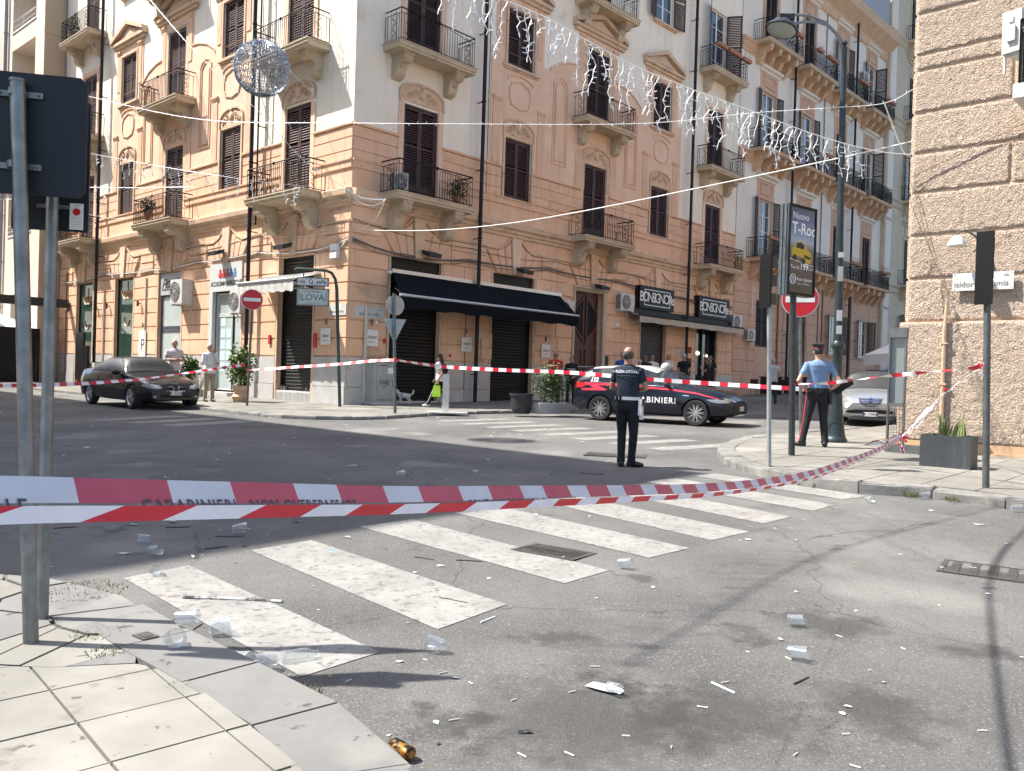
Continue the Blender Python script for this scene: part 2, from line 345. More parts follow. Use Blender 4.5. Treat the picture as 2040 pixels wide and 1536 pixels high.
def sh_clip(poly, clip):            # subject polygon clipped by a convex counter-clockwise polygon
    out = list(poly)
    for i in range(len(clip)):
        ax, ay = clip[i]; bx, by = clip[(i+1) % len(clip)]
        inp = out; out = []
        if not inp: return []
        side = lambda p: (bx-ax)*(p[1]-ay)-(by-ay)*(p[0]-ax)
        for k in range(len(inp)):
            p = inp[k]; q = inp[(k+1) % len(inp)]; sp, sq = side(p), side(q)
            if sp >= 0: out.append(p)
            if (sp >= 0) != (sq >= 0):
                t = sp/(sp-sq); out.append((p[0]+(q[0]-p[0])*t, p[1]+(q[1]-p[1])*t))
    return out
def area(p): return .5*sum(p[i][0]*p[(i+1) % len(p)][1]-p[(i+1) % len(p)][0]*p[i][1] for i in range(len(p)))
def ccw(p): return p if area(p) > 0 else p[::-1]
def inset(p, d):                    # shrink a convex polygon towards its middle by about d
    cx = sum(a for a, _ in p)/len(p); cy = sum(b for _, b in p)/len(p); o = []
    for a, b in p:
        l = hypot(a-cx, b-cy) or 1; k = max(.1, 1-d*1.3/l); o.append((cx+(a-cx)*k, cy+(b-cy)*k))
    return o
def slab_mb(p, h, th=.03, jit=0):
    mb = MB(); mb.extz(p, h-th, h, 0, G); 
    if jit:
        k = RND.uniform(-jit, jit); mb.v = [(x, y, z+k) for x, y, z in mb.v]
    return mb
def strip_of(line, w):              # offset a polyline to its left by w
    out = []
    for i, (x, y) in enumerate(line):
        a = line[max(i-1, 0)]; b = line[min(i+1, len(line)-1)]
        dx, dy = b[0]-a[0], b[1]-a[1]; l = hypot(dx, dy); out.append((x-dy/l*w, y+dx/l*w))
    return out
def resample(line, step):
    out = [line[0]]; acc = 0
    for (ax, ay), (bx, by) in zip(line, line[1:]):
        L = hypot(bx-ax, by-ay); d = step-acc
        while d <= L: out.append((ax+(bx-ax)*d/L, ay+(by-ay)*d/L)); d += step
        acc = (acc+L) % step
    if hypot(out[-1][0]-line[-1][0], out[-1][1]-line[-1][1]) > step*.3: out.append(line[-1])
    return out
def smooth(line, k=3):
    for _ in range(k):
        o = [line[0]]
        for a, b in zip(line, line[1:]): o += [(a[0]*.75+b[0]*.25, a[1]*.75+b[1]*.25), (a[0]*.25+b[0]*.75, a[1]*.25+b[1]*.75)]
        line = o+[line[-1]]
    return line
def kerb(parent, line, w, h, step=.9, chip=.012):       # kerb stones along a line, body to the left of it
    pts = resample(smooth(line, 3), step); inn = strip_of(pts, w); n = 0
    for i in range(len(pts)-1):
        a, b, c, d = pts[i], pts[i+1], inn[i+1], inn[i]
        g = .006
        f = lambda p, q, t: (p[0]+(q[0]-p[0])*t, p[1]+(q[1]-p[1])*t)
        q0 = inset(ccw([f(a,b,.0), f(a,b,.25), f(a,b,.5), f(a,b,.75), b, c, d]), g)
        hh = h+RND.uniform(-chip, chip)*.6
        mb = MB(); n_ = len(q0); top = inset(q0, .016)
        mb.add([(x, y, G(x, y)-.05) for x, y in q0]+[(x+RND.uniform(-.006,.006), y+RND.uniform(-.006,.006), G(x, y)+hh-.022) for x, y in q0]+[(x, y, G(x, y)+hh) for x, y in top],
            [(i_, (i_+1) % n_, (i_+1) % n_+n_, i_+n_) for i_ in range(n_)]+[(i_+n_, (i_+1) % n_+n_, (i_+1) % n_+2*n_, i_+2*n_) for i_ in range(n_)]+[tuple(range(2*n_, 3*n_))])
        add('kerb_stone', mb, KERB, parent); n += 1
    return pts, inn
def pavement(name, outline, h, org, ax, ay, sx, sy, m, mj=JOINT, gap=.008, stagger=0, lim=300, jit=.002, skip=None):
    ol = ccw(outline); mb = MB(); mb.extz(ol, -.1, h-.012, 0, G)
    root = add(name, mb, mj, None, MX.Identity(4), kind='structure')
    xs = [((p[0]-org[0])*ax[0]+(p[1]-org[1])*ax[1])/sx for p in ol]; ys = [((p[0]-org[0])*ay[0]+(p[1]-org[1])*ay[1])/sy for p in ol]
    cells = []
    for j in range(int(min(ys))-2, int(max(ys))+2):
        for i in range(int(min(xs))-2, int(max(xs))+2):
            o = stagger*(j % 2)
            q = [(org[0]+ax[0]*sx*(i+o+u)+ay[0]*sy*(j+v), org[1]+ax[1]*sx*(i+o+u)+ay[1]*sy*(j+v)) for u, v in ((0,0),(1,0),(1,1),(0,1))]
            q = ccw(q); c = sh_clip(ol, q)
            if len(c) < 3 or abs(area(c)) < .004: continue
            cx = sum(a for a, _ in c)/len(c); cy = sum(b for _, b in c)/len(c)
            if skip and skip(cx, cy): continue
            cells.append((hypot(cx, cy), c))
    cells.sort(key=lambda t: t[0]); rest = MB()
    for k, (_, c) in enumerate(cells):
        c = inset(c, gap); s = slab_mb(c, h, .03, jit)
        if k < lim: add('paving_slab', s, m, root)
        else: rest.add(s.v, s.f)
    if rest.v: add('paving_slabs_beyond', rest, m, root, kind='stuff')
    return root
def along(o, d, t): return (o[0]+d[0]*t, o[1]+d[1]*t)
DR = (dR.x, dR.y); DL = (dL.x, dL.y)
def W2(s, o, side='R'):             # point on the ground from wall coordinates
    p = (C0+dR*s+nR*o) if side == 'R' else (C0+dL*s+nL*o); return (p.x, p.y)

# --- pavement round the corner building
kl = [W2(60, 3.3), W2(14, 3.3), (1.75, 26.2), (-.27, 25.0), (-1.9, 23.6), (-2.7, 22.2), (-3.2, 21.3), (-4.2, 20.75), (-5.3, 20.75), (-6.3, 21.4), (-8.3, 23.3), W2(9, 3.9, 'L'), W2(60, 3.9, 'L')]
kl = kl[::-1]
kc = smooth(kl, 3)
inner = strip_of(kc, .28)
out1 = inner + [W2(60, -.2), (C0.x, C0.y+.2), W2(60, -.2, 'L')]
PV1 = pavement('corner_pavement', out1, .08, (C0.x, C0.y), DR, (-DL[0], -DL[1]), .62, .62, PAVE, lim=260, stagger=.5)
kerb(PV1, kl[2:-2], .27, .085)
for seg in ((kl[0], kl[1], kl[2]), (kl[-3], kl[-2], kl[-1])):
    mb = MB(); s_ = strip_of(list(seg), .27); mb.extz(ccw(list(seg)+s_[::-1]), -.05, .08, 0, G); add('kerb_run', mb, KERB, PV1)
# --- pavement at the right with the stucco building
SC0 = C0-dL*16.5                      # corner of the stucco house
kr = [(7.5,7.5), (6.2, 8.7), (5.55, 9.28), (5.05, 10.05), (4.4, 10.28), (3.78, 10.6), (3.45, 11.7), (3.27, 12.55), (3.32, 13.7), (3.6, 15.0), (4.6, 17.2), (6.3, 18.85), (8.0, 20.4), W2(26+20, 14.0)]
kr0 = [along(kr[0], DL, -40)] + kr
kin = strip_of(smooth(kr0, 3), -.3)
p1 = SC0-dL*40; p2 = SC0+dR*60
out2 = kin + [(p2.x-nR.x*0, p2.y), (SC0.x, SC0.y), (p1.x, p1.y)]
PV2 = pavement('stucco_house_pavement', out2, .12, (6.303, 11.838), (-DL[0], -DL[1]), DR, .62, .62, PAVE, lim=280)
kerb(PV2, kr0[::-1][1:-1], .3, .125, .8, .03)
# --- pavement beside the camera
kn = [(-30, 29.5), (-9, 10.6), (-4.4, 6.2), (-3.1, 5.28), (-2.77, 5.22), (-2.17, 4.88), (-1.91, 4.62), (-1.4, 4.09), (-1.03, 3.78), (-.75, 3.52), (-.49, 3.22), (-.28, 2.9), (-.2, 2.4), (-.3, 1.5), (-2, -.6), (-12, -11.5)]
kn_s = smooth(kn, 3)
kinn = strip_of(kn_s, -.34)
base_out = ccw(kn_s + [(-40, -11), (-45, 29)])
mb = MB(); mb.extz(base_out, -.1, .10, 0, G)
PV3 = add('near_pavement', mb, JOINT, None, MX.Identity(4), kind='structure')
# light square tiles
org = (-1.267, 3.423); tx = (.753, .658); ty = (.658, -.753)
tiles_zone = ccw([(-1.16, 3.42), (-.83, 3.06), (-.66, 2.85), (-.45, 2.2), (-1.2, .6), (-6, .6), (-6, 4.2), (-3.2, 3.94), (-2.35, 3.735), (-1.97, 3.715), (-1.62, 3.785), (-1.42, 3.71)])
n = 0
for j in range(-8, 10):
    for i in range(-14, 6):
        q = [(org[0]+tx[0]*.4*(i+u)+ty[0]*.4*(j+v), org[1]+tx[1]*.4*(i+u)+ty[1]*.4*(j+v)) for u, v in ((0,0),(1,0),(1,1),(0,1))]
        c = sh_clip(tiles_zone, ccw(q))
        if len(c) > 2 and abs(area(c)) > .002 and n < 300:
            if sum(p[1] for p in c)/len(c) > 1.9: add('paving_slab', slab_mb(inset(c, .006), .122, .03, .0015), PAVE, PV3); n += 1
# border of grey slabs behind the kerb, then broken irregular stones
bord_o = [p for p in kn_s if -2.0 <= p[0] and p[1] > 2.2]
bo = resample(bord_o, .62); bi = strip_of(bo, -.36)
for i in range(len(bo)-1):
    a, b, c, d = bo[i], bo[i+1], bi[i+1], bi[i]
    mb = slab_mb(inset(ccw([a, b, c, d]), .006), .124, .2, .003); add('kerb_stone', mb, PAVEG, PV3)
zone = ccw([(-1.95, 4.62), (-2.17, 4.86), (-2.77, 5.20), (-3.1, 5.26), (-4.4, 6.1), (-6.5, 6.1), (-6.5, 4.2), (-3.2, 3.95), (-2.35, 3.74), (-1.97, 3.72), (-1.62, 3.79)])
rr = random.Random(5); pts = [(rr.uniform(-5.2, -1.6), rr.uniform(3.7, 6.0)) for _ in range(62)]
for k, p in enumerate(pts):
    cell = [(p[0]-1, p[1]-1), (p[0]+1, p[1]-1), (p[0]+1, p[1]+1), (p[0]-1, p[1]+1)]
    for q in pts:
        if q is p: continue
        mx, my = (p[0]+q[0])/2, (p[1]+q[1])/2; dx, dy = q[0]-p[0], q[1]-p[1]
        if hypot(dx, dy) > 2: continue
        A = (mx+dy*9, my-dx*9); B = (mx-dy*9, my+dx*9)
        cell = sh_clip(cell, [A, B, (B[0]-dx*40, B[1]-dy*40), (A[0]-dx*40, A[1]-dy*40)])
        if not cell: break
    if not cell: continue
    c = sh_clip(zone, ccw(cell))
    if len(c) > 2 and abs(area(c)) > .004: add('broken_slab', slab_mb(inset(c, rr.uniform(.005, .014)), .12+rr.uniform(-.006, .004), .03), PAVE if rr.random() < .6 else PAVEG, PV3)
# --- zebra crossings (each stripe its own sheet)
def stripes(lst, lab):
    for k, q in enumerate(lst):
        q = ccw(q); gsheet('zebra_stripe', q, .004, PAINT, kind='structure')
Z1 = [[(-2.54,5.68),(-2.25,6.07),(-.63,4.35),(-.94,3.99)], [(-1.97,6.58),(-1.60,7.00),(.01,5.26),(-.37,4.74)], [(-1.32,7.61),(-.90,8.02),(.74,6.19),(.40,5.80)],
      [(-.53,8.42),(-.10,8.86),(1.50,7.02),(1.10,6.63)], [(.20,9.45),(.62,9.85),(2.20,7.78),(1.75,7.35)], [(1.0,10.25),(1.42,10.65),(2.85,8.62),(2.45,8.2)],
      [(1.75,11.0),(2.2,11.4),(3.6,9.45),(3.2,9.0)], [(2.5,11.7),(2.9,12.0),(4.25,10.15),(3.85,9.85)]]
stripes(Z1, '')
ox, oy = 2.75, 15.25
Z2 = []
for k in range(8):
    a = (2.70-.62*k, 15.1+.86*k+.0); w = .42
    p0 = (a[0], a[1]); u = (.80, .60); Ln = 2.15
    Z2.append([(p0[0], p0[1]), (p0[0]+u[0]*Ln, p0[1]+u[1]*Ln), (p0[0]+u[0]*Ln-.27, p0[1]+u[1]*Ln+.36), (p0[0]-.27, p0[1]+.36)])
stripes(Z2, '')
Z3 = [[(-9.5+k*1.0-.0, 19.3-k*.55), (-8.95+k*1.0, 19.0-k*.55), (-7.8+k*1.0, 20.9-k*.55), (-8.35+k*1.0, 21.2-k*.55)] for k in range(3)]
stripes(Z3, '')
def grate(c, ang, lx, ly, nx, ny, lab, kind='slots'):
    M = tr(c[0], c[1], G(*c)) @ rotz(ang)
    o = thing('drain_grate' if kind == 'slots' else 'manhole_cover', lab, 'grate' if kind == 'slots' else 'manhole cover', M)
    mb = MB(); f = .035
    mb.box(-lx/2, -ly/2, -.02, lx/2, ly/2, .001, 1 if kind == 'slots' else 0)
    for x0, x1, y0, y1 in ((-lx/2, lx/2, -ly/2, -ly/2+f), (-lx/2, lx/2, ly/2-f, ly/2), (-lx/2, -lx/2+f, -ly/2+f, ly/2-f), (lx/2-f, lx/2, -ly/2+f, ly/2-f)): mb.box(x0, y0, 0, x1, y1, .008)
    add('frame', mb, [CAST, DARK], o)
    mb = MB(); dx = (lx-2*f)/nx; dy = (ly-2*f)/ny
    for j in range(ny):
        for i in range(nx):
            x = -lx/2+f+i*dx; y = -ly/2+f+j*dy; mb.box(x+dx*.28, y+dy*.06, .0012, x+dx*.8, y+dy*.94, .0062)
    add('bars' if kind == 'slots' else 'raised_pattern', mb, CAST, o, kind='stuff')
grate((.37, 6.77), radians(-36), .58, .36, 16, 2, 'iron drain grate set between the near crossing stripes')
grate((1.75, 14.15), radians(-12), 1.0, .62, 18, 2, 'larger drain grate beside the shadow edge behind the policeman')
grate((3.75, 6.35), radians(-33), .95, .52, 7, 6, 'rectangular iron manhole cover at the right edge', 'plate')
# weeds by the kerb
def tuft(c, r, n, h, m, lab, seed):
    rr = random.Random(seed); mb = MB()
    for _ in range(n):
        a = rr.uniform(0, 2*pi); d = r*sqrt(rr.random()); x = c[0]+cos(a)*d; y = c[1]+sin(a)*d; z = G(x, y)+c[2]
        b = rr.uniform(0, 2*pi); w = .0025+.002*rr.random(); hh = h*rr.uniform(.4, 1); l = hh*rr.uniform(.2, 1)
        mb.add([(x-w, y, z), (x+w, y, z), (x+cos(b)*l, y+sin(b)*l, z+hh)], [(0, 1, 2)])
    return add('grass_tuft', mb, m, None, MX.Identity(4), kind='stuff', label=lab)
for k, (c, r, n, h, lab) in enumerate([((-.86, 3.67, .02), .09, 160, .06, 'grass tuft beside the cups against the kerb'), ((-.46, 3.10, .03), .07, 150, .06, 'grass tuft around the crushed can'), ((-1.83, 3.93, .115), .09, 90, .02, 'short weed in the pavement joint'), ((-2.0, 4.2, .115), .12, 90, .02, 'sparse weed between broken slabs'), ((-2.45, 4.93, .115), .25, 200, .025, 'dry yellow grass along the pavement corner'), ((-1.35, 3.55, .115), .05, 40, .015, 'tiny weed at the tile joint'),
    ((4.75, 10.08, .02), .10, 120, .09, 'weed at the right kerb'), ((5.1, 9.85, .02), .08, 90, .07, 'second weed at the right kerb')]):
    tuft(c, r, n, h, GRASS, lab, k)

# ---------------------------------------------------------------- wall with openings: faces split round the holes, with reveals
def wall_holes(mb, x0, x1, z0, z1, holes, y=0, dep=.3, m=0, mr=None, edges=False):
    hs = [h for h in holes if h[0] < x1 and h[1] > x0 and h[2] < z1 and h[3] > z0]
    xs = sorted({x0, x1} | {min(max(v, x0), x1) for h in hs for v in h[:2]}); zs = sorted({z0, z1} | {min(max(v, z0), z1) for h in hs for v in h[2:4]})
    ins = lambda x, z: any(h[0] < x < h[1] and h[2] < z < h[3] for h in hs)
    for i in range(len(xs)-1):
        for j in range(len(zs)-1):
            if not ins((xs[i]+xs[i+1])/2, (zs[j]+zs[j+1])/2):
                mb.add([(xs[i], y, zs[j]), (xs[i+1], y, zs[j]), (xs[i+1], y, zs[j+1]), (xs[i], y, zs[j+1])], [(0, 1, 2, 3)], m)
    mr = m if mr is None else mr
    for a, b, c, d in hs:
        a, b, c, d = max(a, x0), min(b, x1), max(c, z0), min(d, z1); Y = y+dep
        mb.add([(a, y, c), (a, Y, c), (a, Y, d), (a, y, d)], [(0, 1, 2, 3)], mr); mb.add([(b, y, c), (b, Y, c), (b, Y, d), (b, y, d)], [(3, 2, 1, 0)], mr)
        if d < z1: mb.add([(a, y, d), (b, y, d), (b, Y, d), (a, Y, d)], [(3, 2, 1, 0)], mr)
        if c > z0: mb.add([(a, y, c), (b, y, c), (b, Y, c), (a, Y, c)], [(0, 1, 2, 3)], mr)
    if edges:
        for a, b in ((x0, x0), (x1, x1)): mb.add([(a, y, z0), (a, y+edges, z0), (a, y+edges, z1), (a, y, z1)], [(0, 1, 2, 3) if a == x0 else (3, 2, 1, 0)], m)
        mb.add([(x0, y, z1), (x1, y, z1), (x1, y+edges, z1), (x0, y+edges, z1)], [(0, 1, 2, 3)], m)
def frame_mould(mb, pts, w, y, p, m=0, closed=True):      # raised strip following a line on the wall
    n = len(pts)
    for i in range(n if closed else n-1):
        a = V((pts[i][0], 0, pts[i][1])); b = V((pts[(i+1) % n][0], 0, pts[(i+1) % n][1])); d = (b-a)
        if d.length < 1e-5: continue
        d.normalize(); q = V((-d.z, 0, d.x))*w/2; a = a-d*w*.45; b = b+d*w*.45
        P = [a+q, a-q, b-q, b+q]; yy = y+.0006*i
        mb.add([(v.x, yy, v.z) for v in P]+[(v.x*1, yy-p, v.z) for v in P], [(4, 5, 6, 7), (0, 1, 5, 4), (1, 2, 6, 5), (2, 3, 7, 6), (3, 0, 4, 7)], m)
def leaf_shutter(mb, x0, x1, z0, z1, y=.05, m=0, solid=.0, th=.035, gap=.085):
    f = .075; mb.box(x0, y, z0, x0+f, y+th, z1, m); mb.box(x1-f, y, z0, x1, y+th, z1, m)
    zb = z0+max(f*1.3, solid); mb.box(x0+f, y+.001, z0, x1-f, y+th-.001, z0+f*1.3, m); mb.box(x0+f, y+.001, z1-f, x1-f, y+th-.001, z1, m)
    if solid: mb.box(x0+f, y+.012, z0+f*1.3, x1-f, y+th-.008, zb-.07, m); mb.box(x0+f, y+.001, zb-.07, x1-f, y+th-.001, zb, m)
    zm = (zb+z1)/2; mb.box(x0+f, y+.001, zm-.03, x1-f, y+th-.001, zm+.03, m)
    z = zb+.03
    while z < z1-f-.02:
        if abs(z-zm) > .06: mb.add([(x0+f, y+.002, z), (x1-f, y+.002, z), (x1-f, y+th-.002, z+gap*.55), (x0+f, y+th-.002, z+gap*.55), (x0+f, y+.010, z-.008), (x1-f, y+.010, z-.008)], [(0, 1, 2, 3), (4, 5, 1, 0), (4, 3, 2, 5)], m)
        z += gap
def closed_shutters(root, F, x0, x1, z0, z1, solid=0, m=None, y=.05):
    mid = (x0+x1)/2; f = MB()
    f.box(x0, y-.02, z0, x0+.06, y+.10, z1); f.box(x1-.06, y-.02, z0, x1, y+.10, z1); f.box(x0+.06, y-.02, z1-.06, x1-.06, y+.10, z1)
    add('shutter_frame', f, m or SHUT, root, F)
    for a, b in ((x0+.065, mid-.006), (mid+.006, x1-.065)):
        mb = MB(); leaf_shutter(mb, a, b, z0+.01, z1-.065, y, 0, solid); mb.box(a+.01, y+.12, z0, b-.01, y+.125, z1-.07, 1)  # dark sheet behind the slats stands in for room shade
        add('window_shutter', mb, [m or SHUT, DARK], root, F)
def open_shutter(root, F, x, z0, z1, w, side, ang, m=None, solid=0):      # leaf hinged at x, swung out by ang degrees from closed
    mb = MB(); leaf_shutter(mb, 0, w, z0, z1, -.02, 0, solid)
    M = F @ tr(x, -.03, 0) @ (rotz(radians(-ang)) if side < 0 else rotz(radians(ang)) @ rotz(pi))
    if side > 0: M = F @ tr(x, -.03, 0) @ rotz(radians(ang)) @ MX.Scale(-1, 4, (1, 0, 0))
    return add('window_shutter', mb, m or SHUT, root, M)
def glazed(root, F, x0, x1, z0, z1, y=.12, panes=3, fm=None, gm=None):
    mb = MB(); mid = (x0+x1)/2; t = .055
    for a, b in ((x0, mid), (mid, x1)):
        mb.box(a, y, z0, a+t, y+.05, z1); mb.box(b-t, y, z0, b, y+.05, z1); mb.box(a+t, y, z0, b-t, y+.05, z0+.1); mb.box(a+t, y, z1-t, b-t, y+.05, z1)
        for k in range(1, panes): z = z0+(z1-z0)*k/panes; mb.box(a+t, y+.005, z-.015, b-t, y+.045, z+.015)
    o = add('window_frame', mb, fm or WHT, root, F)
    g = MB(); g.box(x0+t, y+.02, z0+.1, x1-t, y+.028, z1-t); add('window_pane', g, gm or GLASS, o, F)
    c = MB(); n = 14
    for a, b in ((x0+.06, mid-.05), (mid+.05, x1-.06)):
        vs = []
        for i in range(n+1): x = a+(b-a)*i/n; yy = y+.09+.012*sin(i*2.1); vs += [(x, yy, z0+.1), (x, yy, z1-.06)]
        c.add(vs, [(2*i, 2*i+2, 2*i+3, 2*i+1) for i in range(n)])
    add('curtain', c, WHTD, o, F)
CORB = [(0, 0), (-.72, 0), (-.76, -.06), (-.76, -.22), (-.70, -.30), (-.60, -.34), (-.50, -.33), (-.42, -.40), (-.38, -.52), (-.36, -.68), (-.28, -.80), (-.17, -.86), (-.07, -.88), (0, -.92)]
def corbel(bal, F, xc, zt, w=.36, k=1.0, m=None):
    mb = MB(); prof = [(y*k, z*k+zt) for y, z in CORB]; mb.extx(prof[::-1], xc-w/2, xc+w/2)
    mb.box(xc-w/2-.04, -.80*k, zt-.07, xc+w/2+.04, 0, zt+.002)
    for q in range(4): x = xc-w/2+w*(q+.5)/4; mb.box(x-w*.07, -.785*k, zt-.24*k, x+w*.07, -.755*k, zt-.07)
    for s_ in (-1, 1):      # volutes on the cheeks
        for cy, cz, r in ((-.17*k, zt-.70*k, .12*k), (-.62*k, zt-.17*k, .12*k)):
            x = xc+s_*(w/2+.004); pts = [(x, cy+r*(1-t/14)*cos(t*.9), cz+r*(1-t/14)*sin(t*.9)) for t in range(13)]; mb.tube(pts, .013, 4)
    for q in range(6):      # leaf scales on the front of the scroll
        t = q/5; mb.ball((xc, (-.45+.33*t)*k, zt-(.42+.42*t)*k), (w*.3, .04, .05), 7, 4)
    return add('corbel', mb, m or STONEC, bal, F, smooth=True, ang=35)
def railing(bal, F, x0, x1, z, P, h=1.0, m=None, scroll=True, step=.112, r=.0115):
    mb = MB(); y = -P+.06; a, b = x0+.07, x1-.07
    mb.tube([(a, -.01, z+h), (a, y, z+h), (b, y, z+h), (b, -.01, z+h)], .023, 4); mb.tube([(a, -.01, z+.06), (a, y, z+.06), (b, y, z+.06), (b, -.01, z+.06)], .016, 4)
    mb.tube([(a, -.01, z+h-.15), (a, y, z+h-.15), (a+.55, y, z+h-.15)], .010, 4); mb.tube([(b, -.01, z+h-.15), (b, y, z+h-.15), (b-.55, y, z+h-.15)], .010, 4)
    c = (a+b)/2; pts = [(a+.55+(b-a-1.1)*t/16, y, z+h-.15+.10*abs(sin(pi*t/16))**.6*(1 if 0 < t < 16 else 0)) for t in range(17)]; mb.tube(pts, .009, 4)
    sc = ((a+.16, a+.44), (b-.44, b-.16)) if scroll else ()
    n = int((b-a)/step)
    for i in range(n+1):
        x = a+(b-a)*i/n
        if any(s0 < x < s1 for s0, s1 in sc): continue
        top = z+h-.15 if min(x-a, b-x) < .55 else z+h-.05
        if i in (0, n): top = z+h; mb.cyl((x, y, z), (x, y, top), .013, n=4)
        else: mb.cyl((x, y, z), (x, y, top), r, n=4)
    ny = max(2, int((P-.06)/step))
    for x in (a, b):
        for j in range(ny):
            yy = y*j/ny; 
            if .22 < j/ny < .7 and scroll: continue
            mb.cyl((x, yy-.01, z), (x, yy-.01, z+h-.15), r, n=4)
    def scr(u, w, horiz, fx):     # wrought scroll panel
        for e in (0, 1): q = u+w*e; A = (q, y, z) if horiz else (fx, q, z); B = (A[0], A[1], z+h); mb.cyl(A, B, .008, n=4)
        for k in range(5):
            zc = z+.12+k*(h-.2)/5; s_ = 1 if k % 2 else -1
            pts = []
            for t in range(12):
                an = t*.62; rr = .062*(1-t/15); uu = u+w/2+s_*rr*cos(an)*.9; zz = zc+.07+rr*sin(an)*1.1; pts.append((uu, y, zz) if horiz else (fx, uu, zz))
            mb.tube(pts, .0075, 3)
            uu = u+w/2; mb.tube([(uu-w*.4*s_, y, zc-.02), (uu, y, zc+.05), (uu+w*.4*s_, y, zc+.14)] if horiz else [(fx, uu-w*.4*s_, zc-.02), (fx, uu, zc+.05), (fx, uu+w*.4*s_, zc+.14)], .008, 3)
    if scroll:
        scr(a+.18, .22, True, 0); scr(b-.40, .22, True, 0); scr(y*.68, abs(y)*.3, False, a); scr(y*.68, abs(y)*.3, False, b)
        mb.ball((c, y, z+h+.0), .05, 6, 4)
    return add('railing', mb, m or IRON, bal, F)
def balcony(root, F, xc, w, z, P=.85, corb=True, m=None, th=.2, k=1.0, cz=0, **kw):
    x0, x1 = xc-w/2, xc+w/2; mb = MB()
    pr = [(0, z), (-P-.03, z), (-P-.03, z-.035), (-P, z-.04), (-P, z-.13), (-P+.05, z-.17), (-P+.05, z-th-.02), (0, z-th-.02)]
    mb.extx(pr, x0, x1)
    for s_, x in ((-1, x0), (1, x1)): mb.box(min(x, x+s_*.03), -P-.03, z-.035, max(x, x+s_*.03), 0, z+.0); 
    b = add('balcony', mb, m or STONEC, root, F)
    if corb:
        for s_ in (-1, 1): corbel(b, F, xc+s_*(w/2-.55), z-th-.022-cz, k=k, m=m)
    railing(b, F, x0, x1, z, P, **kw)
    return b
def tympanum(root, F, xc, w, z, rise=.62):
    n = 12; arc = [(xc+w/2*cos(pi*i/n), z+.25+rise*.62*sin(pi*i/n)) for i in range(n+1)]
    mb = MB(); mb.ext([(xc-w/2, z), (xc+w/2, z)]+arc, -.035, .0)
    frame_mould(mb, [(xc+w/2, z)]+arc+[(xc-w/2, z)], .07, -.035, .05, closed=False)
    o = add('door_tympanum', mb, PINKD, root, F)
    r = MB(); zc = z+.32
    r.ball((xc, -.05, zc), (.15, .06, .19), 8, 6); r.ball((xc, -.06, zc+.24), (.09, .045, .06), 7, 5)
    for s_ in (-1, 1):
        for cx_, cz_, rr in ((.27, .03, .10), (.44, -.07, .085), (.58, -.14, .06)):
            if cx_ > w/2-.08: continue
            pts = [(xc+s_*(cx_+rr*(1-t/13)*cos(t*.75)), -.05, zc+cz_+rr*(1-t/13)*sin(t*.75)) for t in range(12)]; r.tube(pts, .020, 5)
            r.ball((xc+s_*(cx_+.02), -.05, zc+cz_-rr*1.1), (.05, .03, .028), 6, 4)
    add('relief_ornament', r, PINKD, o, F, smooth=True)
def pilaster(root, F, x0, x1, z0, z1, flutes=3, cap=True):
    mb = MB(); mb.box(x0, -.055, z0, x1, .0, z1); w = x1-x0
    if cap: mb.box(x0-.04, -.11, z1, x1+.04, 0, z1+.07); mb.box(x0-.02, -.085, z1-.07, x1+.02, 0, z1-.001)
    fl = MB()
    for i in range(flutes):
        x = x0+w*(i+.8)/(flutes+.6); mb.box(x-.014, -.058, z0+.35, x+.014, -.0551, z1-.22, 1)
    add('pilaster', mb, [PINK, PINKD], root, F)
def shield_panel(root, F, xc, z0, z1, w):
    mb = MB(); a, b = xc-w/2, xc+w/2; c = .11
    pts = [(a+c, z0+.06), (xc, z0-.05), (b-c, z0+.06), (b-c*.6, z0+.2), (b, z0+.28), (b, z1-.3), (b-c*.6, z1-.22), (b-c, z1-.1), (xc, z1+.04), (a+c, z1-.1), (a+c*.6, z1-.22), (a, z1-.3), (a, z0+.28), (a+c*.6, z0+.2)]
    frame_mould(mb, pts, .05, -.03, .04)
    arc = [(xc+(w/2+.12)*cos(pi*i/8), z1+.02+.2*sin(pi*i/8)) for i in range(9)]; frame_mould(mb, arc, .05, -.03, .04, closed=False)
    add('cartouche_frame', mb, PINK, root, F)
def pediment(root, F, xc, w, z):
    mb = MB(); mb.box(xc-w/2, -.20, z, xc+w/2, 0, z+.13); mb.box(xc-w/2+.1, -.12, z-.14, xc+w/2-.1, 0, z-.001)
    h = .78
    for s_ in (-1, 1):
        P = [(xc+s_*w/2, z+.13), (xc+s_*(w/2-.02), z+.30), (xc, z+h+.13), (xc, z+h-.08)]
        if s_ > 0: P = P[::1]
        else: P = P[::-1]
        mb.ext(P, -.26, 0)
    mb.ext([(xc-w/2+.5, z+.131), (xc+w/2-.5, z+.131), (xc, z+h-.12)], -.10, 0)
    mb.ext([(xc-w/2+.95, z+.2), (xc+w/2-.95, z+.2), (xc, z+h-.3)], -.14, -.1001)
    add('pediment', mb, PINKD, root, F)
def sill(root, F, xc, w, z, p=.14):
    mb = MB(); mb.box(xc-w/2, -p, z-.09, xc+w/2, 0, z); mb.box(xc-w/2+.05, -p*.6, z-.15, xc+w/2-.05, 0, z-.091); add('window_sill', mb, PINKD, root, F)
def mould_band(root, F, x0, x1, prof, m, name='cornice'):
    mb = MB(); mb.extx(prof, x0, x1); return add(name, mb, m, root, F)
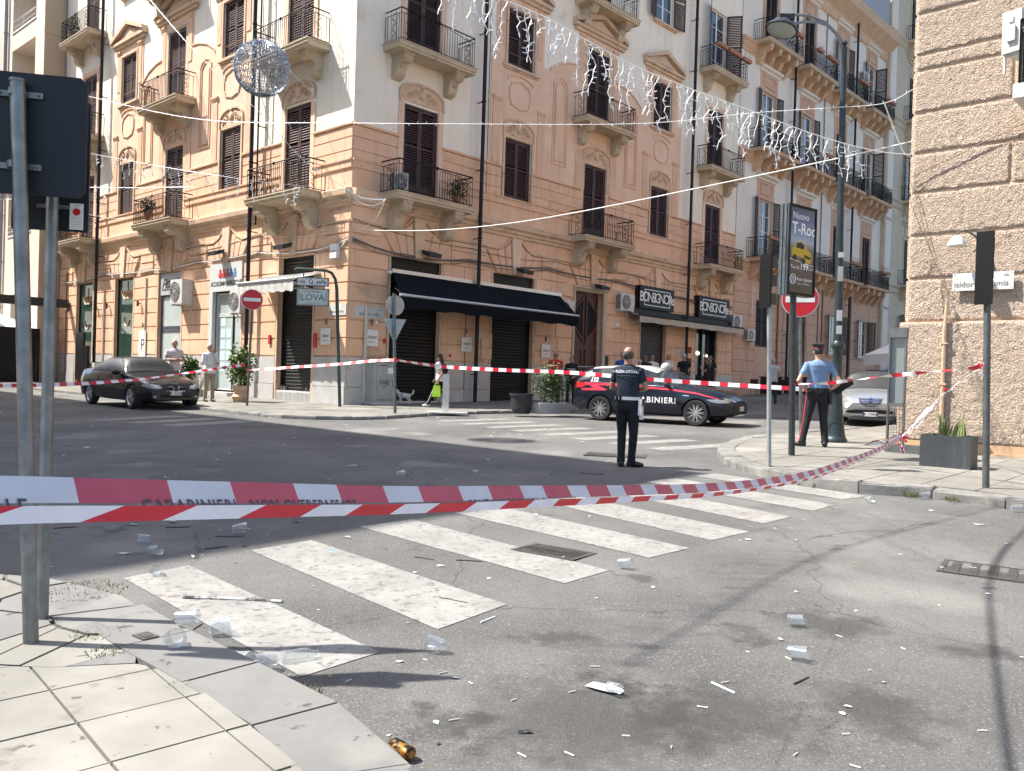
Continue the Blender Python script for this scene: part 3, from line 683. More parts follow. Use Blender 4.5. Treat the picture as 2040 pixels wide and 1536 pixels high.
def roller(root, F, x0, x1, z0, z1, m, y=.14, name='roller_shutter', step=.115, box=.0):
    mb = MB(); z = z0; i = 0
    prof = []
    while z < z1-step: prof += [(y+.022, z), (y, z+.03), (y, z+step-.03), (y+.022, z+step-.002)]; z += step
    prof.append((y, z1)); vs = [(x0, a, b) for a, b in prof]+[(x1, a, b) for a, b in prof]; n = len(prof)
    mb.add(vs, [(i, i+n, i+n+1, i+1) for i in range(n-1)])
    mb.box(x0-.0, y-.03, z0, x0+.07, y+.06, z1); mb.box(x1-.07, y-.03, z0, x1, y+.06, z1); mb.box(x0+.07, y-.02, z0, x1-.07, y+.03, z0+.08)
    return add(name, mb, m, root, F)

def facade(root, F, X0, X1, doors, wins, shops, pipes, side):
    """doors, wins: bay middles; shops: ground floor openings (x0, x1, top); whole front of the corner house on one street"""
    mn, mx = pipes
    gz = lambda x: G(*(F @ V((x, 0, 0))).to_2d())
    H = []
    for a, b, t in shops: H.append((a, b, -1, t))
    for c in doors: H += [(c-.75, c+.75, 7.2, 10.33), (c-.75, c+.75, 11.92, 15.02), (c-.75, c+.75, 16.65, 19.9)]
    for c in wins: H += [(c-.715, c+.715, 8.13, 10.33), (c-.715, c+.715, 13.0, 15.05), (c-.715, c+.715, 17.75, 20.0)]
    # wall sheets
    mb = MB(); wall_holes(mb, X0, X1, -1, 9.21, H, 0, .34); add('lower_wall', mb, PINK, root, F)
    mb = MB(); wall_holes(mb, X0, X1, 9.21, 24.0, H, 0, .34); add('upper_wall', mb, CREAM, root, F)
    back = MB()
    for a, b, c, d in H:
        if c >= 0: back.box(a-.05, .34, c-.05, b+.05, .36, d+.05)
    add('room_backing', back, DARK, root, F)  # dark sheets stand in for the shade of unlit rooms
    # marble plinth and rusticated courses of the ground floor, stone by stone
    piers = []; e = X0
    for a, b, t in sorted(shops): piers.append((e, a)); e = b
    piers.append((e, X1))
    rows = [2.0, 2.575, 3.15, 3.725, 4.3, 4.80, 5.32]
    rr = random.Random(3 if side > 0 else 4)
    for a, b in piers:
        if b-a < .2: continue
        jx0 = a+(.10 if a > X0+.01 else 0); jx1 = b-(.10 if b < X1-.01 else 0)
        n = max(1, round((jx1-jx0)/1.5)); gb = min(gz(a), gz(b))-.02
        for k in range(n):
            u, v = jx0+(jx1-jx0)*k/n, jx0+(jx1-jx0)*(k+1)/n
            for z0, z1 in ((gb, 1.05), (1.05, 1.98)):
                mb = MB(); mb.block(u+.003, z0, v-.003, z1-.004, 0, .075 if z0 < 1 else .06, .006); add('plinth_slab', mb, MARB, root, F)
        for r0, r1 in zip(rows, rows[1:]):
            cuts = [jx0, jx1]
            if jx1-jx0 > 2.2 and rr.random() < .5: cuts.insert(1, jx0+(jx1-jx0)*rr.uniform(.35, .65))
            for u, v in zip(cuts, cuts[1:]):
                mb = MB(); mb.block(u+.004, r0+.012, v-.004, r1-.012, 0, .045, .018); add('stone_block', mb, PINK, root, F)
    edges = [X0]+sorted([q for c in shops for q in ((c[0]+c[1])/2-1.55, (c[0]+c[1])/2+1.55)])+[X1]
    for u, v in zip(edges[::2], edges[1::2]):
        if v-u > .15:
            for r0, r1 in ((5.32, 5.83), (5.83, 6.16)):
                mb = MB(); mb.block(u+.01, r0+.012, v-.01, r1-.012, 0, .045, .018); add('stone_block', mb, PINK, root, F)
    for k, (a, b, t) in enumerate(sorted(shops)):
        c = (a+b)/2; key = any(abs(c-d) < 1.2 for d in doors)
        c2 = min(doors+wins, key=lambda d: abs(d-c)); c = c2
        mb = MB(); mb.ext([(c-.15, 5.34), (c+.15, 5.34), (c+.26, 6.66), (c-.26, 6.66)], -.14, 0); add('keystone', mb, PINKD if key else PINKL, root, F)
        for s_ in (-1, 1):
            segs = [(.17, .27, .30, .62, 6.48, 6.28), (.42, .64, .55, .98, 6.25, 6.12), (.68, 1.0, .82, 1.42, 6.11, 6.11)]
            for b0, t0, b1, t1, h0, h1 in ((.17, .28, .42, .60, 6.48, 6.25), (.44, .62, .70, 1.0, 6.24, 6.10), (.72, 1.02, .98, 1.50, 6.10, 6.10)):
                P = [(c+s_*b0, 5.34), (c+s_*b1, 5.34), (c+s_*t1, h1), (c+s_*t0, h0)]
                if s_ < 0: P = P[::-1]
                mb = MB(); mb.ext(P, -.06, 0)
                q = [(x*.86+sum(p[0] for p in P)/4*.14, z*.9+sum(p[1] for p in P)/4*.1) for x, z in P]; mb.ext(q, -.075, -.0601); add('voussoir', mb, PINK, root, F)
        mb = MB(); frame_mould(mb, [(c-1.55, 6.19), (c-1.0, 6.19), (c-.60, 6.34), (c-.3, 6.60)], .05, 0, .09, closed=False); frame_mould(mb, [(c+.3, 6.60), (c+.60, 6.34), (c+1.0, 6.19), (c+1.55, 6.19)], .05, 0, .09, closed=False)
        add('lintel_moulding', mb, PINKD, root, F)
        jb = MB(); jb.box(a-.09, -.05, gz(a)-.3, a, .02, t); jb.box(b, -.05, gz(b)-.3, b+.09, .02, t); jb.box(a-.09, -.051, t, b+.09, .02, t+.02); add('shop_surround', jb, PINKD, root, F)
    # string course and bands
    mould_band(root, F, X0-(.0), X1, [(0, 6.16), (-.05, 6.18), (-.06, 6.24), (0, 6.26)], PINKD)
    mould_band(root, F, X0, X1, [(0, 6.68), (-.06, 6.70), (-.07, 6.80), (-.12, 6.84), (-.13, 6.93), (-.22, 7.0), (-.24, 7.16), (-.22, 7.19), (0, 7.22)], PINKD)
    gaps = sorted([(c-.95, c+.95) for c in doors]); e = X0
    for a, b in gaps+[(X1, X1)]:
        if a-e > .1: mould_band(root, F, e, a, [(0, 7.84), (-.05, 7.86), (-.05, 8.06), (-.09, 8.08), (-.09, 8.12), (0, 8.13)], PINK, 'sill_band')
        e = b
    # first floor rustication rows 8.13-9.21
    gaps = sorted([(c-.95, c+.95) for c in doors]+[(c-.86, c+.86) for c in wins]); e = X0
    for a, b in gaps+[(X1, X1)]:
        if a-e > .2:
            mould_band(root, F, e, a, [(0, 9.16), (-.075, 9.17), (-.085, 9.22), (-.03, 9.26), (0, 9.26)], PINK, 'top_band')
            for q, (r0, r1) in enumerate(((8.13, 8.40), (8.40, 8.80), (8.80, 9.16))):
                cuts = [e]; x = e+(.5 if q % 2 else 1.0)
                while x < a-.4 and mn < x < mx: cuts.append(x); x += 1.15
                cuts.append(a)
                for u, v in zip(cuts, cuts[1:]): mb = MB(); mb.block(u+.004, r0+.008, v-.004, r1-.008, 0, .03, .012); add('stone_block', mb, PINK, root, F)
        e = b
    # raised pink field of the middle bays
    x0, x1 = mn+.62, mx-.62
    zt = 13.42; fld = MB(); wall_holes(fld, x0, x1, 9.26, zt, [(h[0]-.13, h[1]+.13, h[2]-.0, h[3]+.02) for h in H if h[2] > 7], -.03, .03, edges=.03)
    mid = [c for c in doors if mn < c < mx][0]
    for c in [w_ for w_ in wins if mn < w_ < mx]+[mid]:
        hw = 1.62; n = 8
        wall_holes(fld, c-hw+.3, c+hw-.3, zt, 15.62, [(c-.85, c+.85, 11, 15.18)], -.03, .03, edges=.03)
    for c, hw in ((mid, 1.32),):
        for s_ in (-1, 1):
            P = [(c+s_*hw, zt), (c+s_*(hw+1.75), zt), (c+s_*(hw+1.70), zt+.12), (c+s_*(hw+1.2), zt+.42), (c+s_*(hw+.5), zt+.62), (c+s_*hw, zt+.66)]
            P = P if s_ > 0 else P[::-1]
            fld.ext(P, -.03, 0); 
    add('raised_wall_field', fld, PINKL, root, F)
    mv = MB()
    for s_ in (-1, 1): frame_mould(mv, [(mid+s_*(1.32+1.75), zt), (mid+s_*(1.32+1.70), zt+.12), (mid+s_*(1.32+1.2), zt+.42), (mid+s_*(1.32+.5), zt+.62), (mid+s_*1.32, zt+.66)][::s_], .05, -.03, .04, closed=False)
    add('curved_moulding', mv, PINK, root, F)
    # tall sunk panels between the bays
    for c in [mid-2.42, mid+2.42]:
        mb = MB(); a, b = c-.42, c+.42
        for q, mdl in ((0, .05), (.13, .03)): frame_mould(mb, [(a+q, 9.9+q), (b-q, 9.9+q), (b-q, 13.05-q), (b-q-.15, 13.22-q), (c, 13.3-q), (a+q+.15, 13.22-q), (a+q, 13.05-q)], mdl, -.03, .035)
        add('wall_panel_moulding', mb, PINK, root, F)
    for c in wins:
        closed_shutters(root, F, c-.715, c+.715, 8.13, 10.33); closed_shutters(root, F, c-.715, c+.715, 13.0, 15.05)
        sf = MB(); frame_mould(sf, [(c-.79, 8.1), (c-.79, 10.35)], .1, -.03, .04, closed=False); frame_mould(sf, [(c+.79, 8.1), (c+.79, 10.35)], .1, -.03, .04, closed=False)
        frame_mould(sf, [(c-.79, 13.0), (c-.79, 15.1), (c+.79, 15.1), (c+.79, 13.0)], .1, -.03, .04, closed=False); add('window_surround', sf, PINKD, root, F)
        tympanum(root, F, c, 1.66, 10.42); shield_panel(root, F, c, 11.5, 12.45, 1.15); sill(root, F, c, 1.95, 12.95); sill(root, F, c, 1.5, 8.12, .06)
        for s_ in (-1, 1): pilaster(root, F, c+s_*1.22-.2, c+s_*1.22+.2, 9.26, 11.6); pilaster(root, F, c+s_*1.05-.14, c+s_*1.05+.14, 13.6, 15.3, 2)
        pediment(root, F, c, 3.2, 15.62)
    for c in doors:
        centre = c == mid
        closed_shutters(root, F, c-.75, c+.75, 7.2, 10.33, .55); closed_shutters(root, F, c-.75, c+.75, 11.92, 15.02, .55)
        tympanum(root, F, c, 1.86, 10.42)
        sf = MB(); 
        for s_ in (-1, 1): sf.box(c+s_*.86-.11, -.04, 9.27 if centre else 7.24, c+s_*.86+.11, 0, 10.44); sf.box(c+s_*.86-.11, -.04, 11.93, c+s_*.86+.11, 0, 15.05)
        sf.box(c-.97, -.045, 15.06, c+.97, 0, 15.26); add('window_surround', sf, PINKL if not centre else PINKD, root, F)
        if centre:
            for s_ in (-1, 1): pilaster(root, F, c+s_*1.17-.2, c+s_*1.17+.2, 9.26, 11.0, 3, False); pilaster(root, F, c+s_*1.12-.14, c+s_*1.12+.14, 13.5, 15.3, 2)
            pediment(root, F, c, 3.5, 15.62)
        balcony(root, F, c, 3.35, 7.22, .95, cz=.0, k=1.05); balcony(root, F, c, 3.35, 11.93, .85, k=.85); balcony(root, F, c, 3.35, 16.66, .85, k=.85)
    # third floor openings
    for c in wins:
        if side > 0 and c > 12:
            glazed(root, F, c-.715, c+.715, 17.75, 20.0); open_shutter(root, F, c-.73, 17.75, 20, .7, -1, 165); open_shutter(root, F, c+.73, 17.75, 20, .7, 1, 165)
        else: closed_shutters(root, F, c-.715, c+.715, 17.75, 20.0)
        sill(root, F, c, 1.9, 17.72); sf = MB(); frame_mould(sf, [(c-.79, 17.7), (c-.79, 20.08), (c+.79, 20.08), (c+.79, 17.7)], .1, 0, .04, closed=False); add('window_surround', sf, PINKD, root, F)
    for c in doors:
        if side > 0 and c > 20:
            glazed(root, F, c-.75, c+.75, 16.67, 19.9, panes=4); open_shutter(root, F, c-.77, 16.7, 19.9, .74, -1, 150); open_shutter(root, F, c+.77, 16.7, 19.9, .74, 1, 120)
        else: closed_shutters(root, F, c-.75, c+.75, 16.67, 19.9, .5)
    mould_band(root, F, X0, X1, [(0, 23.2), (-.2, 23.3), (-.3, 23.6), (-.7, 23.75), (-.75, 24.0), (0, 24.05)], PINKD)

CB = thing('corner_building', 'pink and cream corner apartment house with closed brown shutters above black shopfronts', 'building', tr(C0))
shR = [(1.6, 3.78, 5.30), (6.34, 8.60, 5.30), (11.10, 12.95, 5.10), (15.85, 17.9, 5.30), (20.6, 22.62, 5.30)]
shL = [(-3.90, -1.84, 5.32), (-8.45, -6.28, 5.32), (-12.85, -10.83, 5.32), (-17.05, -15.2, 5.32), (-21.4, -19.5, 5.32)]
facade(CB, FR, 0, 24.2, [2.72, 12.24, 21.83], [7.48, 17.02], shR, (5.33, 19.3), 1)
facade(CB, FL, -23.6, 0, [-20.45, -11.79, -3.02], [-16.2, -7.36], shL, (-18.4, -5.4), -1)
core = MB(); P = [C0+dR*.37*1+dL*.37, C0+dR*24.2+dL*.37, C0+dR*24.2+dL*13, C0+dL*13+dR*13, C0+dL*23.6+dR*13, C0+dL*23.6+dR*.37]
core.extz(ccw([(p.x, p.y) for p in P]), -1, 24, 0); add('inner_core', core, DARK, CB, MX.Identity(4))  # dark solid added behind the openings, keeps light from leaking through
rf = MB(); P = [C0, C0+dR*24.2, C0+dR*24.2+dL*13, C0+dL*13+dR*13, C0+dL*23.6+dR*13, C0+dL*23.6]; rf.extz(ccw([(p.x, p.y) for p in P]), 24.05, 24.2, 0); add('roof', rf, PINKD, CB, MX.Identity(4))
# downpipes
def downpipe(F, x, z0, z1, r=.055, m=PIPEM, root=CB, y=-.31, name='downpipe'):
    mb = MB(); mb.cyl((x, y, z0), (x, y, z1), r, n=10)
    z = z0+1
    while z < z1: mb.cyl((x, y, z), (x, y, z+.05), r*1.25, n=10); mb.box(x-.015, y, z, x+.015, 0, z+.03); z += 2.4
    add(name, mb, m, root, F, smooth=True)
downpipe(FR, 5.33, .55, 24, .07); downpipe(FR, 19.3, .8, 24, .07); downpipe(FL, -5.42, .5, 24, .07); downpipe(FL, -5.02, 6.5, 24, .03, PIPEM); downpipe(FL, -18.5, .6, 24, .07)
downpipe(FR, 5.85, 8.0, 20, .013, CABLE, y=-.03, name='wall_cable'); downpipe(FR, .62, .55, 3.6, .055, CREAMP, y=-.10); downpipe(FR, 5.0, .55, 4.0, .02, PIPEB, y=-.06)
downpipe(FL, -13.9, .6, 5.2, .03, CREAMP, y=-.08); downpipe(FL, -18.1, .6, 4.6, .045, CREAMP, y=-.08); downpipe(FL, -22.6, .6, 6.0, .03, PIPEB, y=-.07)

# ---------------------------------------------------------------- shopfronts of the corner building
roller(CB, FR, 1.62, 3.76, .6, 4.4, BLKR); mb = MB(); mb.box(1.6, .06, 4.4, 3.78, .3, 5.3); mb.box(1.6, -.02, .35, 3.78, .3, .62, 1); add('shop_fascia', mb, [BLK, WHTD], CB, FR)
roller(CB, FR, 6.36, 8.58, .6, 4.4, BLKR); mb = MB(); mb.box(6.34, .06, 4.4, 8.6, .3, 5.3); mb.box(6.34, .0, .4, 8.6, .3, .6, 1); add('shop_fascia', mb, [BLK, MARB], CB, FR)
roller(CB, FR, 15.88, 17.88, .8, 5.3, mat('brown_roller', (.035,.028,.025), (.05,.04,.035), 6, rough=.5))
roller(CB, FL, -3.88, -1.86, .85, 5.3, BLKR, y=.16)
mb = MB(); mb.box(-3.9, -.03, .4, -1.84, .3, .84)
for k in range(26): mb.box(-3.86+k*.077, -.045, .46, -3.83+k*.077, -.03, .80, 0)
add('grated_threshold', mb, WHTD, CB, FL)
for x in (-3.72, -3.55, -2.25, -2.05): 
    mb = MB(); mb.box(x, .04, .86, x+.1, .16, .98); add('shutter_lock', mb, GALVD, CB, FL)
# big carved wooden double door
def carved_door():
    for s_, (a, b) in ((-1, (11.14, 12.0)), (1, (12.02, 12.9))):
        mb = MB(); mb.box(a, .16, .6, b, .22, 5.1)
        frame_mould(mb, [(a+.12, .9), (b-.12, .9), (b-.12, 1.75), (a+.12, 1.75)], .06, .16, .04); frame_mould(mb, [(a+.12, 1.95), (b-.12, 1.95), (b-.12, 2.75), (a+.12, 2.75)], .06, .16, .04)
        i, o = (b-.1, a+.1) if s_ < 0 else (a+.1, b-.1)
        frame_mould(mb, [(i, 3.15), (o, 3.75), (o, 4.3), (i, 4.9)], .07, .16, .05); frame_mould(mb, [(i, 3.0), (o, 3.0), (o, 4.98), (i, 4.98)], .05, .16, .03)
        d = add('door_leaf', mb, WOODD, CB, FR)
        g = MB(); g.ext([(i-s_*-.02, 3.25), (o, 3.8), (o, 4.25), (i, 4.8)][::-s_], .150, .159); add('door_pane', g, DARK, d, FR)
        s = MB(); 
        for k in range(5):
            c = ((i+o)/2, 3.55+k*.22); r = .09; s.tube([(c[0]+s_*r*(1-t/13)*cos(t*.8), .145, c[1]+r*(1-t/13)*sin(t*.8)) for t in range(11)], .012, 4)
        add('iron_scrollwork', s, IRON, d, FR); h = MB(); h.ball((i+s_*.02, .12, 1.85), .035, 8, 6); add('door_knob', h, ALU, d, FR)
    mb = MB(); mb.box(11.0, -.09, .5, 11.1, .0, 5.1); mb.box(12.95, -.13, .5, 13.15, .0, 5.15); mb.extx([(0, 5.12), (-.1, 5.12), (-.14, 5.2), (-.2, 5.24), (-.2, 5.3), (0, 5.33)], 10.95, 13.2); add('portal_frame', mb, STONEC, CB, FR)
carved_door()
# open bar door
mb = MB(); mb.box(20.62, .3, .7, 22.6, .33, 5.2, 1); mb.box(20.62, .05, .7, 20.72, .3, 4.4); mb.box(22.5, .05, .7, 22.6, .3, 4.4); mb.box(20.72, .05, 4.3, 22.5, .3, 5.2); mb.box(21.55, .2, .7, 21.62, .28, 4.3); add('bar_door', mb, [BLK, GLASS], CB, FR)
mb = MB(); mb.ball((21.2, .22, 3.0), (.22, .05, .10), 10, 6); mb.ball((22.1, .22, 2.9), (.08, .04, .07), 8, 5); add('lamp_inside', mb, mat('lit_lamp', (1, .9, .75), emit=1.2), CB, FR)
# left street shops
def glass_shop(x0, x1, top=5.3, m=GLASSG, fr=None, z0=.72, mull=()):
    mb = MB(); fr = fr or BLK; t = .06
    mb.box(x0, .08, z0, x0+t, .16, top); mb.box(x1-t, .08, z0, x1, .16, top); mb.box(x0+t, .08, top-t, x1-t, .16, top); mb.box(x0+t, .08, z0, x1-t, .16, z0+t)
    for z in mull: mb.box(x0+t, .085, z-.03, x1-t, .155, z+.03)
    f = add('shop_frame', mb, fr, CB, FL); g = MB(); g.box(x0+t, .11, z0+t, x1-t, .12, top-t); add('shop_window', g, m, f, FL); return f
glass_shop(-17.03, -15.22); glass_shop(-21.38, -19.52, mull=(3.35,))
for xc, zz in ((-16.1, 4.5), (-20.4, 4.4)):
    c = MB(); c.cyl((xc, .095, zz-.1), (xc, .095, zz+.7), .02, n=5)
    for k in range(7): a = (k-3)/3; c.tube([(xc+a*.55*(t/6), .09, zz-.15*sin(pi*t/6)+.18*(t/6)) for t in range(7)], .016, 4); c.cyl((xc+a*.55, .09, zz+.16), (xc+a*.55, .09, zz+.3), .022, n=5)
    c.tube([(xc+.28*cos(t*.5), .09, zz-.9+.35*sin(t*.5)) for t in range(6, 13)], .02, 4)
    add('neon_chandelier', c, mat('gold_neon', (.55,.33,.16), rough=.4), CB, FL)
WSG = mat('bright_shop_glass', (.50,.56,.56), (.35,.42,.42), .8, rough=.08, coat=.5)
# shop with blue-white door and signature fascia
mb = MB(); mb.box(-12.83, .02, 4.42, -10.85, .2, 5.3); add('shop_fascia', mb, mat('grey_fascia', (.42,.42,.44), rough=.5), CB, FL)
text('Picasso', .62, INK, CB, FL @ tr(-11.95, .012, 4.9) @ MX.Rotation(radians(-8), 4, 'Y'), shear=.5, sp=.85)
mb = MB(); mb.box(-12.6, .008, 4.62, -11.2, .016, 4.65); add('signature_underline', mb, INK, CB, FL @ MX.Identity(4))
glass_shop(-12.8, -10.86, 4.4, WSG, mat('dark_blue_frame', (.05,.05,.085), rough=.4), mull=(2.95, 3.05, 3.13))
# academy shop with light grey frame
GRF = mat('light_grey_frame', (.55,.56,.56), rough=.45)
mb = MB(); mb.box(-8.52, -.09, .66, -8.28, .05, 5.38); mb.box(-8.28, -.09, 4.35, -6.22, .05, 5.38); add('shop_surround', mb, GRF, CB, FL)
text('ACCADEMIA PARRUCCHIERI', .24, INK, CB, FL @ tr(-7.25, -.095, 4.62), sp=.72, bold=.003)
for i, (ch, m_) in enumerate(((0, REDP), (1, REDP), (2, REDP), (3, BLUP), (4, BLUP))):
    mb = MB(); x = -7.75+i*.26; mb.ball((x, -.10, 5.10), (.07, .012, .08), 8, 5); mb.box(x-.1, -.108, 4.86, x+.1, -.094, 5.02); add('figure_logo', mb, m_, CB, FL)
glass_shop(-8.26, -6.3, 4.3, WSG, GRF, mull=(3.45, 3.52)); mb = MB(); mb.box(-7.05, .07, .75, -6.98, .16, 4.3); mb.box(-6.98, .17, .75, -6.36, .2, 4.25, 1); add('door_jamb', mb, [BLK, DARK], CB, FL)
mb = MB()
for k in range(9): mb.box(-7.95+(k % 2)*.42, .102, 1.4+(k//2)*.42, -7.95+(k % 2)*.42+.34, .108, 1.72+(k//2)*.42)
add('price_cards', mb, mat('pale_cards', (.55,.75,.72), rough=.5), CB, FL)
mb = MB(); mb.box(-8.5, -.55, .35, -6.2, 0, .66); add('shop_step', mb, MARB, CB, FL)

# ---------------------------------------------------------------- things fixed on the walls (each a thing of its own)
def ac_unit(M, label, w=.8, h=.58, d=.30, fan=1, group='air conditioners on the walls', side=True):
    o = thing('air_conditioner', label, 'air conditioner', M, group)
    mb = MB(); mb.box(-w/2, -d, 0, w/2, 0, h); mb.box(-w/2-.004, -d-.004, h*.04, w/2+.004, -d+.02, h*.06)
    add('casing', mb, WHTD, o)
    c = (-w*.10*fan, h*.5); g = MB(); g.tube([(c[0], -d-.012, c[1]), (c[0], -d-.004, c[1])], h*.42, 20)
    gr_ = add('fan_guard', g, mat('fan_dark', (.10,.10,.105), rough=.5), o)
    s = MB()
    for k in range(4): s.tube([(c[0]+h*.1*(k+1)*cos(t), -d-.016, c[1]+h*.1*(k+1)*sin(t)) for t in [2*pi*i/20 for i in range(21)]], .006, 4)
    for k in range(12): t = 2*pi*k/12; s.cyl((c[0], -d-.018, c[1]), (c[0]+h*.42*cos(t), -d-.018, c[1]+h*.42*sin(t)), .004, n=4)
    s.ball((c[0], -d-.02, c[1]), (.045, .02, .045), 8, 5); add('guard_wires', s, WHTD, gr_)
    v = MB()
    if not side: v.box(-w/2-.05, -d*.75, h*.25, -w/2-.001, -d*.3, h*.6); v.box(-w/2-.02, -d*.6, h*.72, -w/2-.001, -d*.35, h*.85)
    for k in range(7 if side else 0): v.box(-w/2-.006, -d+.04, h*.12+k*h*.11, -w/2-.001, -.04, h*.17+k*h*.11)
    for k in range(3 if side else 0): v.box(-w/2-.007, -d+.05+k*d*.28, h*.1, -w/2-.002, -d+.075+k*d*.28, h*.9)
    add('side_grille', v, mat('grille_dark', (.05,.05,.055)) if side else WHTD, o)
    b = MB(); b.box(-w/2+.06, -d, -.05, -w/2+.1, 0, 0); b.box(w/2-.1, -d, -.05, w/2-.06, 0, 0); b.box(-w/2+.06, -.03, -.3, -w/2+.1, 0, -.05); b.box(w/2-.1, -.03, -.3, w/2-.06, 0, -.05); add('bracket', b, WHTD, o)
    return o
ac_unit(FR @ tr(10.25, -.05, 3.95), 'air conditioner at the end of the black awning beside the wooden door', .9, .65)
ac_unit(FR @ tr(14.35, -.05, 4.52), 'air conditioner on the wall between the wooden door and first black sign', .95, .75)
ac_unit(FR @ tr(24.15, -.05, 4.35), 'air conditioner just right of the second black shop sign', .95, .75)
ac_unit(FR @ tr(25.7, -.05, 3.85), 'lowest air conditioner, right of the beige canopy under a white pipe', .8, .6)
ac_unit(FL @ tr(-10.35, -.05, 3.95), 'air conditioner under the signature sign on the sunlit street side', .95, .95, .45)
ac_unit(FL @ tr(-18.2, -.25, .85), 'air conditioner standing low behind the black sedan', .7, .75)
ac_unit(FR @ tr(1.45, -.35, 7.26), 'air conditioner standing on the first floor corner balcony', .55, .62)
ac_unit(FL @ tr(-6.2, -.05, 3.5), 'air conditioner half hidden behind the left no entry sign', .7, .8)
# awnings
def awning(F, x0, x1, ztop, P, zf, val, label, mf, cas=.10, ml=None, x0b=None, x1b=None, sag=0):
    o = thing('shop_awning', label, 'awning', F @ tr((x0+x1)/2, 0, ztop)); n = 24
    a = MB(); xx0 = x0b if x0b is not None else x0; xx1 = x1b if x1b is not None else x1; vs = []
    for i in range(n+1):
        t = i/n; xt = x0+(x1-x0)*t; xf = xx0+(xx1-xx0)*t
        for j in range(4):
            k = j/3; vs.append((xt+(xf-xt)*k, -.12-(P-.12)*k, ztop+(zf-ztop)*k-sag*sin(pi*k)*(.6+.4*sin(t*19))))
    a.add(vs, [(i*4+j, i*4+j+1, (i+1)*4+j+1, (i+1)*4+j) for i in range(n) for j in range(3)])
    add('canopy', a, mf, o, F)
    v = MB(); vs = []
    for i in range(n+1):
        t = i/n; xf = xx0+(xx1-xx0)*t; w = .012*sin(i*2.3); vs += [(xf, -P-.01, zf-.03), (xf, -P+w, zf-val*(.93+.07*sin(i*1.7)))]
    v.add(vs, [(2*i, 2*i+2, 2*i+3, 2*i+1) for i in range(n)]); add('valance', v, mf, o, F)
    b = MB(); b.tube([(xx0-.03, -P-.01, zf), (xx1+.03, -P-.01, zf)], .045, 8); add('front_bar', b, ml or ALU, o, F)
    c = MB(); c.box(x0-.05, -.2, ztop-cas*.2, x1+.05, -.02, ztop+cas); add('roller_casing', c, ml or ALU, o, F)
    for x, xb in ((x0+.15, xx0+.3), (x1-.15, xx1-.3)):
        r = MB(); r.tube([(x, -.1, ztop-.5), ((x+xb)/2+.15, -P*.5, (ztop+zf)/2-.35), (xb, -P+.05, zf-.04)], .025, 6); add('folding_arm', r, ALU, o, F)
    e = MB(); e.cyl((x0-.2, -.12, ztop-.02), (x0-.05, -.12, ztop-.02), .06, n=8); add('motor_end', e, WHTD, o, F)
    return o
awning(FR, 1.6, 10.05, 4.78, 1.5, 3.92, .42, 'long black awning over the two closed shopfronts', FABN, x0b=.82, x1b=9.5)
o = awning(FR, 14.7, 24.0, 4.52, .75, 4.38, .32, 'beige canopy with black edge under the two black signs', FABB, cas=.20, ml=BLK, sag=.05)
awning(FL, -4.75, -1.5, 4.62, 1.2, 4.35, .40, 'white half rolled awning over the black shutter near the corner', WHTD, cas=.06, x0b=-4.5, x1b=-1.2)
def sign_box(F, x0, x1, z0, z1, d, label, m, txt, size, tm, frame=False, cat='shop sign', **k):
    o = thing('shop_sign', label, cat, F @ tr((x0+x1)/2, 0, z0)); mb = MB(); mb.box(x0, -d, z0, x1, -.01, z1); add('sign_box', mb, m, o, F)
    c = ((x0+x1)/2, (z0+z1)/2)
    text(txt, size, tm, o, F @ tr(c[0], -d-.006, c[1]), **k)
    if frame:
        f = MB(); frame_mould(f, [(x0+.35, z0+.16), (x1-.35, z0+.16), (x1-.35, z1-.16), (x0+.35, z1-.16)], .035, -d, .006); add('sign_outline', f, tm, o, F)
    return o
WP = mat('white_print', (.80,.80,.80), rough=.5)
sign_box(FR, 15.35, 18.1, 4.75, 5.75, .30, 'black box sign reading BONSIGNORE above the closed shutter', BLK, 'BONSIGNORe', .62, WP, True, sp=.62, bold=.004)
sign_box(FR, 20.35, 23.3, 4.72, 5.75, .30, 'black box sign reading BONSIGNORE above the open bar door', BLK, 'BONSIGNORe', .62, WP, True, sp=.62, bold=.004)
def plate(F, c, w, h, label, txt, size, sh=.5, und=True):
    o = thing('shop_plate', label, 'sign', F @ tr(c[0], 0, c[1]), 'white shop plates under small lamps')
    mb = MB(); mb.box(-w/2, -.10, -h/2, w/2, -.075, h/2); mb.box(-w*.3, -.075, -h*.3, w*.3, -.045, h*.3); add('panel', mb, WHT, o)
    text(txt, size, INK, o, WM[o.name] @ tr(0, -.104, .02) @ MX.Rotation(radians(-5), 4, 'Y'), shear=sh, sp=.85)
    if und: u = MB(); u.box(-w*.34, -.106, -.135, w*.2, -.102, -.12); add('underline', u, INK, o, WM[o.name] @ MX.Rotation(radians(-5), 4, 'Y'))
    l = MB(); l.cyl((0, -.09, h/2+.12), (0, -.09, h/2+.32), .03, n=8); l.box(-.012, -.09, h/2+.2, .012, -.02, h/2+.23); add('spot_lamp', l, GALV, o)
    return o
plate(FR, (.87, 2.62), .47, .52, 'white signature plate beside the corner under quintino sella street name', 'Picasso', .15)
plate(FR, (5.05, 2.62), .50, .50, 'white signature plate between the two closed black shutters', 'Picasso', .15)
plate(FR, (9.35, 2.58), .52, .50, 'white signature plate left of the wooden door', 'Picasso', .15)
plate(FL, (-1.02, 2.62), .52, .52, 'white signature plate on the sunlit side by the corner', 'Picasso', .15)
plate(FL, (-14.1, 2.35), .62, 1.3, 'tall white plate with a large letter P between the glass shopfronts', 'P', .7, .2, False)
